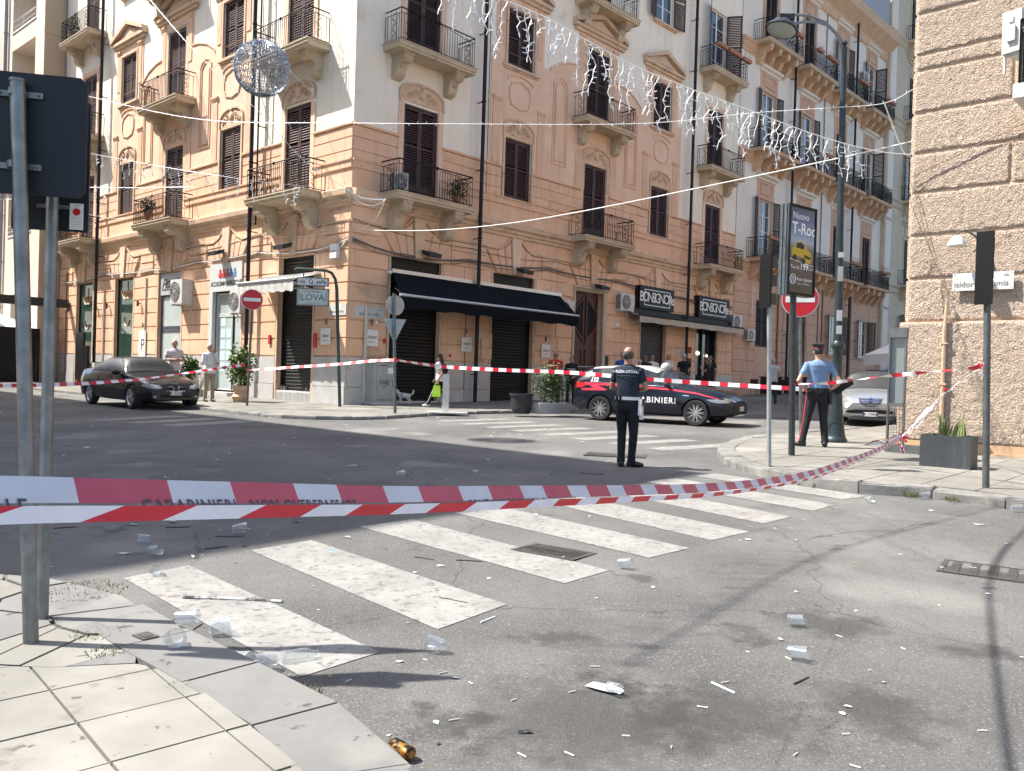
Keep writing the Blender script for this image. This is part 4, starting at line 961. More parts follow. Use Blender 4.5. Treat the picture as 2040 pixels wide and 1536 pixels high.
def street_plate(F, c, w, h, top, main, label, size=.15, off=-.07):
    o = thing('street_name_plate', label, 'street sign', F @ tr(c[0], 0, c[1])); mb = MB(); mb.box(-w/2, off, -h/2, w/2, off+.02, h/2)
    for a in (-1, 1):
        for b in (-1, 1): mb.ball((a*(w/2-.03), off, b*(h/2-.03)), .008, 6, 4, 1)
    add('marble_slab', mb, [WHTD, GALVD], o)
    text(main, size, mat('grey_ink', (.10,.10,.105)), o, WM[o.name] @ tr(-.02, off-.004, -h*.16)); text(top, size*.55, mat('grey_ink', (.10,.10,.105)), o, WM[o.name] @ tr(w*.38, off-.004, h*.30))
street_plate(FR, (.78, 3.42), 1.15, .36, 'via', 'quintino sella', 'marble street name plate reading quintino sella right of the corner')
street_plate(FL, (-.48, 3.45), .92, .34, 'via', 'isidoro la lumia', 'small street name plate behind the green arched signpost', .12)
street_plate(FL, (17.73, 3.36), .93, .30, 'via', 'isidoro la lumia', 'street name plate on the rough stucco wall', .135, -.12)
def floodlight(F, c, lab):
    o = thing('flood_light', lab, 'lamp', F @ tr(*c)); mb = MB(); mb.add([(-.3,-.5,.0),(.3,-.5,.0),(.3,-.12,.12),(-.3,-.12,.12),(-.26,-.48,-.14),(.26,-.48,-.14),(.26,-.14,-.02),(-.26,-.14,-.02)], [(0,1,2,3),(7,6,5,4),(0,4,5,1),(1,5,6,2),(2,6,7,3),(3,7,4,0)]); mb.box(-.03, -.2, -.02, .03, .0, .03); add('lamp_body', mb, PLASTD, o)
    g = MB(); g.add([(-.2,-.47,-.145),(.2,-.47,-.145),(.2,-.2,-.055),(-.2,-.2,-.055)], [(3,2,1,0)]); add('lamp_glass', g, GALV, o)
floodlight(FR, (3.05, -.06, 5.52), 'dark floodlight over the first black fascia'); floodlight(FR, (7.7, -.06, 5.48), 'dark floodlight over the second black fascia'); floodlight(FR, (12.4, -.14, 5.35), 'small floodlight over the wooden door')
floodlight(FL, (-3.2, -.06, 5.62), 'floodlight over the sunlit black shutter'); floodlight(FL, (-7.6, -.06, 5.75), 'small floodlight over the academy shop')
o = thing('junction_box', 'white rounded box on the corner edge above the signs', 'box', FL @ tr(-.62, -.05, 5.28)); mb = MB(); mb.box(-.17, -.14, -.22, .17, 0, .22); mb.box(-.14, -.15, -.01, .14, -.139, .005, 1); add('box_body', mb, [WHT, GALVD], o)
for k, (F, x, z, w, h, m, lab) in enumerate([(FR, 1.42, 2.55, .1, .14, REDP, 'small red notice at the first shutter'), (FR, 4.3, 2.2, .07, .09, REDP, 'tiny red alarm box beside the woman'), (FR, 6.05, 2.6, .55, .9, PINKD, 'pink painted meter door right of the downpipe'), (FR, 5.72, 3.0, .14, .3, WHTD, 'little white electrical box on the downpipe'),
     (FL, -1.62, 2.5, .16, .45, REDP, 'red notice strip right of the black shutter'), (FL, -4.3, 2.55, .12, .32, REDP, 'red sticker left of the black shutter'), (FR, 13.35, 2.3, .18, .5, PLASTD, 'dark intercom panel right of the wooden door'), (FR, 18.9, 2.9, .22, .35, WHTD, 'grey letter box beside the right downpipe'), (FR, 19.95, 3.1, .3, .3, mat('red_notice', (.25,.03,.03)), 'red square notice left of the bar door'), (FR, 20.0, 2.5, .3, .4, mat('brown_notice', (.10,.07,.05)), 'brown notice board under the red square'),
     (FL, -22.6, 4.35, .42, .42, WHTD, 'white alarm box high at the far left shopfront'), (FR, 14.0, 3.9, .25, .16, WHT, 'white security camera under the canopy'), (FR, 1.05, 3.12, .1, .1, WHT, 'round white camera by the quintino sella plate')]):
    o = thing('wall_box', lab, 'box', F @ tr(x, -.05, z)); mb = MB(); mb.box(-w/2, -.05, -h/2, w/2, 0, h/2); mb.box(-w/2+.01, -.056, -h/2+.02, w/2-.01, -.05, h/2-.02); add('box_body', mb, m, o)
# wall lamps beside the left shops
for x, w_ in ((-22.1, 'left of the farthest glass shopfront'), (-18.95, 'right of the farthest glass shopfront'), (-17.6, 'left of the nearer green glass shopfront'), (-14.45, 'right of the nearer green glass shopfront')): 
    o = thing('wall_spot', 'small red brown spotlight '+w_, 'lamp', FL @ tr(x, -.05, 4.15), 'small spotlights by the glass shopfronts'); mb = MB(); mb.cyl((0, -.12, -.12), (0, -.12, .1), .05, n=8); mb.box(-.02, -.12, -.02, .02, 0, .02); add('lamp_body', mb, mat('brown_metal', (.12,.03,.025)), o)
# bundles of cables strung along the walls
def cable(pts, r, m, lab, name='cable', n=5, grp=None):
    mb = MB(); mb.tube(pts, r, n); return add(name, mb, m, None, MX.Identity(4), smooth=True, label=lab, category='cable', group=grp)
def wallrun(F, pts, sag=.05, off=-.09, steps=6):
    out = []
    for (x0, z0), (x1, z1) in zip(pts, pts[1:]):
        for i in range(steps): t = i/steps; out.append(F @ V((x0+(x1-x0)*t, off, z0+(z1-z0)*t-sag*4*t*(1-t))))
    out.append(F @ V((pts[-1][0], off, pts[-1][1]))); return out
for k, (dz, r, sg) in enumerate(((0, .022, .05), (.06, .014, .09), (-.05, .012, .12))):
    cable(wallrun(FR, [(0, 5.62+dz), (2.2, 5.36+dz), (5.0, 5.55+dz), (9.3, 5.75+dz), (14, 5.75+dz), (19.2, 5.5+dz), (24, 5.45+dz)], sg), r, CABLE, ['thickest dark cable of the bundle over the black fascias', 'thinner upper cable of the bundle over the black fascias', 'lowest drooping cable of the bundle over the black fascias'][k], grp='cables along the shaded front')
    cable(wallrun(FL, [(0, 5.62+dz), (-2.0, 5.40+dz), (-5.3, 5.6+dz), (-9.6, 5.55+dz), (-13.5, 5.5+dz), (-18.2, 5.6+dz), (-23, 5.45+dz)], sg), r, CABLE if k else CABW, ['pale thick cable running above the sunlit shopfronts', 'grey upper cable above the sunlit shopfronts', 'thin lower grey cable above the sunlit shopfronts'][k], grp='cables along the sunlit front')
cable(wallrun(FR, [(0, 6.25), (5.2, 6.0), (9.8, 6.1), (14.5, 6.15), (24, 6.1)], .12), .012, CABLE, 'thin drooping cable under the string course')
cable(wallrun(FL, [(-.8, 5.9), (-5.4, 6.25), (-11, 6.0), (-18.3, 6.1), (-23, 6.0)], .12), .010, CABW, 'thin pale cable under the sunlit string course')

# ---------------------------------------------------------------- second house along the shaded street
B2P = mat('salmon_plaster', (.60,.39,.27), (.52,.335,.235), 1.2, bump=.2, bsc=50, bdist=.004, spots=[((.33,.22,.165), 2.0, .6, .82, (2,2,.4))])
B2W = mat('off_white_plaster', (.76,.70,.61), (.70,.645,.56), 1.0, bump=.2, bsc=50, bdist=.004, spots=[((.55,.51,.46), 1.4, .62, .85, (3,3,.25))])
B2O = mat('orange_bracket_plaster', (.64,.44,.29), (.54,.37,.245), 2, rough=.85, spots=[((.30,.20,.13), 2.5, .62, .8)])
B3C = mat('pale_ochre_plaster', (.56,.49,.37), (.50,.43,.32), 1.4, rough=.85, spots=[((.38,.32,.24), 2, .62, .84)])
def bracket(bal, F, x, z, P, m, w=.26):
    mb = MB(); prof = [(0, z), (-P+.08, z), (-P+.05, z-.12), (-P+.12, z-.34), (-P*.55, z-.40), (-P*.32, z-.72), (0, z-.95)]; mb.extx(prof[::-1], x-w/2, x+w/2); add('bracket', mb, m, bal, F)
def flowers(M, w, lab, seed, red=True, h=.3):
    o = thing('flower_box', lab, 'flower box', M, None); rr = random.Random(seed)
    mb = MB(); n = max(1, round(w/.45))
    for k in range(n): x = -w/2+w*(k+.5)/n; q = w/n*.44; mb.add([(x-q,-.09,0),(x+q,-.09,0),(x+q,.09,0),(x-q,.09,0),(x-q-.03,-.11,.16),(x+q+.03,-.11,.16),(x+q+.03,.11,.16),(x-q-.03,.11,.16)], [(0,3,2,1),(4,5,6,7),(0,1,5,4),(1,2,6,5),(2,3,7,6),(3,0,4,7)])
    add('trough', mb, TERRA, o)
    l = MB()
    for _ in range(int(70*w)): x = rr.uniform(-w/2, w/2); y = rr.uniform(-.1, .1); z = .16+rr.random()**1.5*h; s = .035; a = rr.uniform(0, 6.3); l.add([(x, y, z), (x+s*cos(a), y+s*sin(a), z+.02), (x+s*.3*cos(a)-s*.6*sin(a), y+s*.5, z+s)], [(0, 1, 2)])
    add('foliage', l, LEAFD, o, kind='stuff')
    if red:
        f = MB()
        for _ in range(int(9*w)): f.ball((rr.uniform(-w/2, w/2), rr.uniform(-.1, .1), .2+rr.random()*h), .025, 5, 3)
        add('blossoms', f, mat('pink_blossom', (.45,.12,.10)), o, kind='stuff')
    return o
def door_bay(root, F, xc, zs, st, pw=.72, h=3.35, m=SHUT2, pm=None, hood=True):
    """tall opening with shutters: st 'open', 'half', 'closed'"""
    a, b = xc-pw, xc+pw
    if st == 'closed': closed_shutters(root, F, a, b, zs, zs+h, .5, m)
    else:
        glazed(root, F, a, b, zs, zs+h, panes=4)
        for s_ in (-1, 1): open_shutter(root, F, xc+s_*(pw+.02), zs, zs+h, pw, s_, 95 if st == 'half' and s_ > 0 else 168, m, .4)
    mb = MB(); frame_mould(mb, [(a-.09, zs), (a-.09, zs+h+.09), (b+.09, zs+h+.09), (b+.09, zs)], .16, 0, .06, closed=False); add('door_surround', mb, pm, root, F)
    if hood:
        mb = MB(); mb.extx([(0, zs+h+1.0), (-.08, zs+h+1.02), (-.12, zs+h+1.12), (-.26, zs+h+1.2), (-.28, zs+h+1.3), (0, zs+h+1.36)], xc-1.15, xc+1.15); add('window_hood', mb, B2W if pm is B2P else pm, root, F)
        mb = MB(); mb.box(a+.05, -.03, zs+h+.25, b-.05, 0, zs+h+.92); frame_mould(mb, [(a+.1, zs+h+.3), (b-.1, zs+h+.3), (b-.1, zs+h+.87), (a+.1, zs+h+.87)], .05, -.03, .03); add('panel_over_door', mb, pm, root, F)
B2 = thing('second_house', 'pink and white house with stacked dark iron balconies on orange brackets behind the street lamp', 'building', FR @ tr(24.2))
bays = [27.4, 32.3, 37.2, 42.0]; X0, X1 = 24.25, 44.6; lv = [8.2, 13.95, 19.6]
Z2h = []
for c in bays:
    for z in lv: Z2h.append((c-.72, c+.72, z, z+3.35))
Z2h += [(26.75, 28.3, 3.6, 6.1), (30.9, 33.1, -1, 5.6), (36.4, 38.0, 3.6, 6.0), (41.2, 42.8, 3.6, 6.0)]
mb = MB(); wall_holes(mb, X0, X1, -1, 7.9, Z2h, 0, .3); add('lower_wall', mb, B2P, B2, FR)
mb = MB(); wall_holes(mb, X0, X1, 7.9, 25.0, Z2h, 0, .3); add('upper_wall', mb, B2W, B2, FR)
mb = MB()
for c in bays:
    for z in lv: mb2 = MB(); wall_holes(mb2, c-1.02, c+1.02, z, z+4.5, [(c-.72, c+.72, z, z+3.35)], -.02, .02, edges=.02); add('pink_bay_field', mb2, B2P, B2, FR)
mb = MB(); mb.box(X0, .32, -1, X1, .34, 25); add('room_backing', mb, DARK, B2, FR); mb = MB(); mb.box(X0, .345, -1, X1, 13, 25); add('inner_core', mb, DARK, B2, FR)
for z in lv:
    mould_band(B2, FR, X0, X1, [(0, z-.75), (-.06, z-.72), (-.06, z-.60), (-.12, z-.5), (-.14, z-.3), (-.22, z-.22), (-.22, z-.08), (0, z-.04)], B2O, 'string_course')
for z0 in [q*.6+2.2 for q in range(8)]:
    e = X0
    for a, b in [(26.7, 28.35), (30.8, 33.2), (36.3, 38.1), (41.1, 42.9), (X1, X1)]:
        if a-e > .2 and z0 < 7:
            xx = e
            while xx < a-.1: x2 = min(xx+1.6, a); m_ = MB(); m_.block(xx+.01, z0+.012, x2-.01, z0+.588, 0, .035, .015); add('stone_block', m_, B2P, B2, FR); xx = x2
        e = b
mould_band(B2, FR, X0, X1+.3, [(0, 24.0), (-.1, 24.1), (-.15, 24.6), (-.45, 24.9), (-.75, 25.2), (-.85, 25.7), (0, 25.8)], B2O, 'cornice')
sts = [['open', 'closed', 'closed', 'closed'], ['open', 'open', 'closed', 'half'], ['closed', 'closed', 'open', 'half']]
for k, z in enumerate(lv):
    for i, c in enumerate(bays):
        door_bay(B2, FR, c, z, sts[k][i], pm=B2P)
        b = balcony(B2, FR, c, 4.0, z, 1.0, corb=False, m=B2O if k < 2 else STONEC, th=.16, h=1.05, scroll=False, step=.10, r=.013)
        for q in range(4): bracket(b, FR, c-1.5+q*1.0, z-.18, .95, B2O)
        rr = random.Random(k*7+i); sc = MB()
        for q in range(26):
            x = c-1.85+q*.148; sc.tube([(x+.04*cos(t*.9), -.95, z+.3+t*.055) for t in range(9)], .009, 3)
        add('iron_scrollwork', sc, IRON, b, FR, kind='stuff')
for x in (30.0, 38.8): downpipe(FR, x, 1, 25, .07, PIPEM, B2, y=-.3)
downpipe(FR, 34.6, 1, 24, .03, CABLE, B2, y=-.06, name='wall_cable'); downpipe(FR, 29.2, 1, 8, .05, PIPEB, B2, y=-.1); downpipe(FR, 35.2, 1, 7.4, .04, PIPEB, B2, y=-.08)
downpipe(FR, 39.6, 1, 7.4, .05, PIPEB, B2, y=-.1); downpipe(FR, 26.2, 5.2, 6.8, .03, WHT, B2, y=-.06)
closed_shutters(B2, FR, 26.75, 28.3, 3.6, 6.1, 0, SHUT2)
for c in (37.2, 42.0):
    glazed(B2, FR, c-.78, c+.78, 3.6, 6.0); 
    for s_ in (-1, 1): open_shutter(B2, FR, c+s_*.8, 3.6, 6.0, .78, s_, 160, mat('near_black_shutter', (.022,.02,.02), rough=.6))
    sill(B2, FR, c, 2.0, 3.58); mb = MB(); mb.box(c-.35, -.03, 1.8, c+.35, .01, 2.7); add('cellar_hatch', mb, DARK, B2, FR)
mb = MB(); mb.box(30.9, .1, .8, 33.1, .2, 5.6); frame_mould(mb, [(31.0, .9), (33.0, .9), (33.0, 5.4), (31.0, 5.4)], .12, .1, .05); frame_mould(mb, [(32.0, .9), (32.0, 5.4)], .12, .1, .05, closed=False); add('street_door', mb, WOODD, B2, FR)
mb = MB(); mb.box(24.3, 2.0, 25.8, 44.5, 10, 29); add('roof_storey', mb, B2W, B2, FR)
mb = MB(); mb.box(38.5, -.2, 25.85, 44.4, 3, 28.6); add('terrace_shelter', mb, mat('corrugated_grey', (.30,.31,.32), rough=.5), B2, FR)
rr = random.Random(2)
for i, (c, k, w, lab) in enumerate([(26.4, 2, .8, 'terracotta flower box at the left end of the top iron balcony'), (28.9, 2, .7, 'flower box behind the street lamp head'), (31.6, 2, .7, 'flower box on the second top balcony'), (33.4, 2, 1.5, 'row of three terracotta boxes on the top balcony'), (38.3, 2, 1.4, 'flower boxes right of the lamp post on the top floor'), (43.0, 2, 1.5, 'farthest red flower boxes on the top floor'),
     (37.9, 0, 1.6, 'dry flower boxes on the low balcony right of the lamp post'), (43.0, 0, 1.6, 'red brown flower boxes on the lowest far balcony'), (33.2, 1, 1.0, 'flower box on the middle balcony behind the icicle lights')]):
    flowers(FR @ tr(c, -1.0, lv[k]+1.0), w, lab, i)
for k, (c, w, lab) in enumerate([(20.75, .9, 'terracotta trough at the left of the flowered third floor balcony'), (22.0, 1.2, 'geranium boxes in the middle of the flowered third floor balcony'), (23.2, .8, 'pink flowering box at the right of the flowered third floor balcony')]): flowers(FR @ tr(c, -.85, 17.62), w, lab, 20+k, h=.4)
flowers(FR @ tr(26.6, -1.0, 9.2), 1.2, 'green plastic planter on the balcony behind the billboard', 31, red=False)
ac_unit(FR @ tr(40.3, -.05, 21.3), 'air conditioner high on the pink and white house', .9, .75)
# ---------------------------------------------------------------- third house, mostly hidden
B3 = thing('third_house', 'pale ochre house behind, between the pink house and stucco wall', 'building', FR @ tr(46))
X0, X1 = 44.6, 66
c3 = [49.3, 54.3, 59.3, 63.8]; l3 = [9.0, 15.0, 20.7, 26.4]
H3 = [(c-.75, c+.75, z, z+3.4) for c in c3 for z in l3]+[(c-.8, c+.8, 3.9, 6.9) for c in c3]
F3 = FR @ tr(0, -.25, 0)
mb = MB(); wall_holes(mb, X0, X1, -1, 32, H3, 0, .3); mb.box(X0-.001, .0, -1, X0, .4, 32); add('front_wall', mb, B3C, B3, F3)
mb = MB(); mb.box(X0+.02, .31, -1, X1, 13, 31.8); add('inner_core', mb, DARK, B3, F3)
for k in range(5): m_ = MB(); m_.box(X0+.1, -.08, 1+k*6.2, X0+1.15, 0, 7+k*6.2); add('corner_strip', m_, B2W, B3, F3)
for z in l3:
    mould_band(B3, F3, X0, X1, [(0, z-.7), (-.08, z-.6), (-.1, z-.3), (-.2, z-.2), (-.2, z-.05), (0, z)], B3C, 'string_course')
    for i, c in enumerate(c3):
        st = 'closed' if (i, z) != (0, 15.0) else 'open'
        door_bay(B3, F3, c, z, st, pm=B3C, m=mat('blue_grey_shutter', (.045,.05,.06), rough=.6)); b = balcony(B3, F3, c, 3.4, z, .95, corb=False, m=B3C, th=.16, scroll=False, r=.010)
        for q in range(3): bracket(b, F3, c-1.1+q*1.1, z-.18, .85, B3C)
for c in c3:
    glazed(B3, F3, c-.8, c+.8, 3.9, 6.9)
    for s_ in (-1, 1): open_shutter(B3, F3, c+s_*.82, 3.9, 6.9, .8, s_, 150, mat('near_black_shutter', (0,0,0)))
ac_unit(F3 @ tr(47.9, -.9, 16.2), 'air conditioner on the balcony of the pale house behind', 1.0, .75)
# ---------------------------------------------------------------- left neighbour with loggia
LN = thing('loggia_house', 'beige modern house with a recessed loggia left of the corner house', 'building', FL @ tr(-24))
FN = FL @ tr(0, -1.0, 0); BG = mat('beige_render', (.50,.385,.275), (.46,.355,.255), 1.2, rough=.85); BGW = mat('pale_render', (.66,.57,.47), (.60,.52,.43), 1.2, rough=.85)
mb = MB(); lg = [(-28.3, -24.9, z, z+2.6) for z in (11.6, 15.1, 18.6)]+[(-28.3, -24.9, 8.0, 10.6)]
wall_holes(mb, -40, -23.7, -1, 24, lg+[(-27.6, -26.0, 1, 5)], 0, 1.6); add('front_wall', mb, BGW, LN, FN)
mb = MB(); mb.box(-23.705, .002, -1, -23.69, 1.02, 24); add('side_wall', mb, BG, LN, FN)
mb = MB(); mb.box(-23.69, -.02, 14.05, -23.66, 1.0, 14.3); mb.box(-23.69, -.02, 17.6, -23.66, 1.0, 17.8); add('side_band', mb, BG, LN, FN)
mb = MB(); mb.box(-40, 1.6, -1, -23.71, 12, 23.9); add('inner_core', mb, BG, LN, FN)
for a, b, z, t in lg:
    m_ = MB(); m_.box(a, -.04, z-.02, b, .1, z+.06); m_.tube([(a+.1, -.02, z+.55), (b-.1, -.02, z+.55)], .03, 6); m_.tube([(a+.1, -.02, z+.25), (b-.1, -.02, z+.25)], .02, 6); m_.cyl(((a+b)/2, -.02, z), ((a+b)/2, -.02, z+.6), .02, n=5); add('loggia_rail', m_, ALU, LN, FN)
downpipe(FN, -29.0, 1, 24, .09, mat('lilac_grey_pipe', (.30,.27,.30)), LN, y=-.12)
for z in (6.5, 10, 13.4, 17):
    m_ = MB(); m_.box(-33.5, -.01, z, -31.6, .05, z+2.2, 1); frame_mould(m_, [(-33.5, z), (-31.6, z), (-31.6, z+2.2), (-33.5, z+2.2)], .08, -.01, .04); add('house_window', m_, [ALU, mat('blue_glass', (.06,.12,.17), rough=.06, coat=.5)], LN, FN)
mb = MB(); mb.ext([(-40, 16.0), (-29.8, 16.6), (-30.6, 19.5), (-40, 24)], -2.6, -1.2); add('dark_eave', mb, mat('dark_blue_roof', (.012,.02,.028), rough=.4), LN, FN)
# houses farther down the sunlit street
FH = thing('balcony_house', 'pale house with small balconies far down the sunlit street', 'building', FL @ tr(-44))
mb = MB(); hh = [(-44-4.2*k, -42.6-4.2*k, z, z+2.6) for k in range(8) for z in (4.6, 8.6, 12.6, 16.6)]; wall_holes(mb, -80, -40, -1, 20, hh, -.6, .25); add('front_wall', mb, BGW, FH, FL); mb = MB(); mb.box(-80, -.34, -1, -40, 8, 19.9); add('inner_core', mb, DARK, FH, FL)
for k in range(3):
    for z in (4.6, 8.6, 12.6): balcony(FH, FL @ tr(0, -.6, 0), -43.3-4.2*k, 2.4, z, .9, corb=False, m=BGW, scroll=False)
# ---------------------------------------------------------------- stucco house, right foreground
SH = thing('stucco_house', 'house with rough sandy stucco wall filling the right side of the picture', 'building', tr(SC0))
FS = FL @ tr(16.5, 0, 0); FSR = MX(((dR.x, -nR.x*-1, 0, SC0.x), (dR.y, -nR.y*-1, 0, SC0.y), (0, 0, 1, 0), (0, 0, 0, 1)))
cz = [.35, 2.70, 3.46, 4.22, 4.98, 5.68, 6.40, 7.15, 7.43, 8.16, 8.9, 9.6, 10.3, 11.0, 11.7, 12.4]
core = MB(); P = [SC0+dR*.12-dL*.12, SC0-dL*18, SC0-dL*18+dR*30, SC0+dR*30-dL*.12]; core.extz(ccw([(p.x, p.y) for p in P]), -1, 16, 0); add('inner_core', core, PINKD, SH, MX.Identity(4))
def stucco_block(F, x0, x1, z0, z1, y0, step=.075):
    """hand-thrown stucco: a relief grid that is really rough, edges pulled back to the joint"""
    mb = MB(); nx = max(2, int((x1-x0)/step)); nz = max(2, int((z1-z0)/step)); rr = random.Random(int(x0*100+z0*1000)); vs = []
    for j in range(nz+1):
        for i in range(nx+1):
            e = i in (0, nx) or j in (0, nz); x = x0+(x1-x0)*i/nx; z = z0+(z1-z0)*j/nz
            if not e: x += rr.uniform(-.4, .4)*step; z += rr.uniform(-.4, .4)*step
            vs.append((x, y0 if e else y0-.026-rr.random()**1.6*.014, z))
    mb.add(vs, [(j*(nx+1)+i, j*(nx+1)+i+1, (j+1)*(nx+1)+i+1, (j+1)*(nx+1)+i) for j in range(nz) for i in range(nx)]); return mb
for k in range(len(cz)-1):
    z0, z1 = cz[k]+.012, cz[k+1]-.012; low = k == 0
    cuts = [-.10 if low else 0.0, 6.0 if low else (1.58 if k in (6, 4, 9) else 2.9), 6.0]
    x = 0
    cuts = [cuts[0], cuts[1] if cuts[1] < 2.4 else 2.4, 6.0]; segs = [(cuts[0], cuts[1]), (cuts[1], 6.0)]
    for a, b in segs:
        near = z0 < 8.9
        add('stucco_block', stucco_block(FS, a+.01, b-.012, z0 if k else .62, z1, -.08 if low else 0, .036 if near and a < 2 else .2), STUC, SH, FS, smooth=True)
    sb = MB(); sb.block(-.0, z0, 2.0, z1, -.10 if low else 0, .03, .02); 
for a in range(0, 28, 4):
    for z0, z1 in zip(cz, cz[1:]): m_ = MB(); m_.block(.012+a, z0+.012, a+3.99, z1-.012, 0, .04, .02); add('side_block', m_, STUC, SH, MX(((dR.x, dL.x*-1, 0, SC0.x), (dR.y, dL.y*-1, 0, SC0.y), (0, 0, 1, 0), (0, 0, 0, 1))))
mb = MB(); mb.box(-.1, -.16, -.2, 8, .1, .48); mb.box(-.1, -.11, .48, 8, .1, .62); add('base_course', mb, mat('ochre_base', (.50,.33,.20), (.44,.29,.18), 2, rough=.85), SH, FS)
mb = MB(); mb.box(-.08, -.07, .6, 6, .1, 2.70); mb.box(0, .0, 2.7, 18, .12, 16); mb.box(6, -.1, -.5, 18, .12, 2.7); add('front_wall', mb, PINKD, SH, FS)
mb = MB(); mb.cyl((.68, -.16, .5), (.68, -.16, 2.55), .035, n=8); mb.cyl((.68, -.16, 2.55), (.70, -.14, 3.05), .03, n=8)
for z in (.9, 1.6, 2.3): mb.box(.62, -.2, z, .74, -.06, z+.03)
add('gas_pipe', mb, mat('painted_pipe', (.52,.36,.24), rough=.6), SH, FS)
ac_unit(FS @ tr(1.62, -.30, 6.92) @ rotz(radians(74)), 'big white air conditioner high on the stucco wall at the top right', .72, .66, .30, group=None, side=False)
o = thing('wall_lamp', 'white bell shaped lamp on a curved arm above the right street name plate', 'lamp', FS @ tr(.9, -.0, 3.95)); mb = MB(); mb.lathe([(.02, .16), (.05, .15), (.10, .11), (.135, .04), (.15, -.01), (.145, -.02), (.01, -.01)], 16, (0, -.42, 0), cap=False); add('lamp_shade', mb, WHTD, o, smooth=True)
mb = MB(); mb.tube([(0, -.42, .14), (.02, -.42, .22), (.10, -.36, .25), (.2, -.2, .18), (.3, -.02, .02)], .018, 6); mb.box(.26, -.05, -.06, .34, 0, .1); add('curved_arm', mb, GALVD, o)
mb = MB(); mb.box(1.78, -1.0, 6.08, 6, 0, 6.30); b = add('balcony', mb, WHTD, SH, FS); railing(b, FS, 1.78, 6, 6.30, 1.0)
mb = MB(); mb.box(2.1, -.06, 6.3, 3.2, .0, 9.0); add('door_shutter', mb, BLK, SH, FS)
# crack and cable on the stucco wall
cable([FS @ V(p) for p in ((-.0, -.10, 5.2), (.12, -.09, 4.9), (.25, -.09, 4.4), (.40, -.09, 3.9), (.5, -.09, 3.65), (.62, -.09, 3.3), (.85, -.09, 3.1))], .006, mat('crack_dark', (.22,.15,.10)), 'thin cable hanging slanted down the stucco wall')
cable([FS @ V(p) for p in ((-.0, -.10, 5.25), (.35, -.09, 5.40), (.7, -.09, 5.52), (1.2, -.09, 5.72), (2, -.09, 6.0))], .009, mat('crack_dark', (.22,.15,.10)), 'thin dark cable rising to the right on the stucco wall')
# ---------------------------------------------------------------- house across the sunlit street, out of frame on the left: it shades the crossing
PK = V((-12.45, 13.87, 0)); SB = thing('opposite_house', 'tall pale house across the street left of the camera', 'building', tr(PK))
P = [PK, PK+dL*46, PK+dL*46-dR*34, PK-dR*34]; mb = MB(); mb.extz(ccw([(p.x, p.y) for p in P]), -1, 21.95+G(2.8, 12), 0); add('house_body', mb, CREAM, SB, MX.Identity(4))
mb = MB(); 
for k in range(14):
    for z in (1, 5.2, 9.4, 13.6, 17.6): p = PK+dL*(1.6+3.2*k); q = p+dL*1.3; mb.add([(p.x-nL.x*.03, p.y-nL.y*.03, z), (q.x-nL.x*.03, q.y-nL.y*.03, z), (q.x-nL.x*.03, q.y-nL.y*.03, z+2.6), (p.x-nL.x*.03, p.y-nL.y*.03, z+2.6)], [(0, 1, 2, 3)])
add('windows', mb, SHUT, SB, MX.Identity(4), kind='stuff')

# ---------------------------------------------------------------- poles, signs, lamp
def disc_sign(o, M, r, kind='no_entry'):
    mb = MB(); mb.tube([(0, -.012, 0), (0, .0, 0)], r, 28); add('sign_plate', mb, GALV if kind == 'back' else WHTD, o, M)
    if kind == 'no_entry':
        a = MB(); a.tube([(0, -.0155, 0), (0, -.0125, 0)], r*.955, 28); add('red_disc', a, RED, o, M); b = MB(); b.box(-r*.78, -.019, -r*.17, r*.78, -.0158, r*.17); add('white_bar', b, WHT, o, M)
def face_cam(p, extra=0): return rotz(atan2(p[0], p[1])*-1+extra)
def yaw_to(p, tx=0, ty=0): return rotz(-atan2(p[0]-tx, p[1]-ty))
def pole(o, x, y, h0, top, r, m, lean=(0, 0), name='pole', cap=True):
    mb = MB(); z0 = G(x, y)+h0-.02; mb.cyl((x, y, z0), (x+lean[0], y+lean[1], top), r, n=14)
    if cap: mb.cyl((x+lean[0], y+lean[1], top), (x+lean[0], y+lean[1], top+.012), r*1.1, n=14)
    return add(name, mb, m, o, MX.Identity(4), smooth=True)
# left foreground: two galvanised poles carrying the dark backs of two boards
p1 = (-2.229, 4.033, 0.172); p2 = (-2.380, 4.403, 0.177)
o = thing('road_sign', 'large dark board seen from behind on the nearer galvanised pole', 'road sign', tr(*p1)); top = (-2.430, 4.150, 2.844)
pole(o, p1[0], p1[1], .12, top[2], .034, GALV, (top[0]-p1[0], top[1]-p1[1]))
M = tr(*(-2.430, 4.150, 2.844)) @ rotz(radians(12)); NAVY = mat('dark_board_back', (.006,.009,.014), rough=.55, metal=.2)
mb = MB(); mb.ext([(-.6,-.53),(.27,-.53),(.30,-.50),(.30,.03),(.27,.06),(-.6,.06)], .045, .07); add('board', mb, NAVY, o, M)
mb = MB(); mb.box(.335, .03, -.45, .352, .06, -.16); 
for z in (-.05, -.40):
    c = MB(); c.box(-.095, .03, z-.014, .105, .046, z+.014); c.tube([(0, 0, z-.016), (0, 0, z+.016)], .0385, 14); 
    for x in (-.085, .085): c.ball((x, .028, z), .008, 6, 4)
    add('clamp', c, GALV, o, M)
o = thing('road_sign', 'smaller dark board lower down on the second pole with a white label', 'road sign', tr(*p2)); t2 = (-2.463, 4.550, 2.392)
t2b = (-2.462, 4.550, 2.538)
pole(o, p2[0], p2[1], .12, t2b[2], .030, GALV, (t2[0]-p2[0], t2[1]-p2[1]))
M = tr(*t2) @ rotz(radians(12)); mb = MB(); mb.ext([(-.21,-.19),(.165,-.19),(.165,.50),(-.21,.50)], .04, .06); add('board', mb, NAVY, o, M)
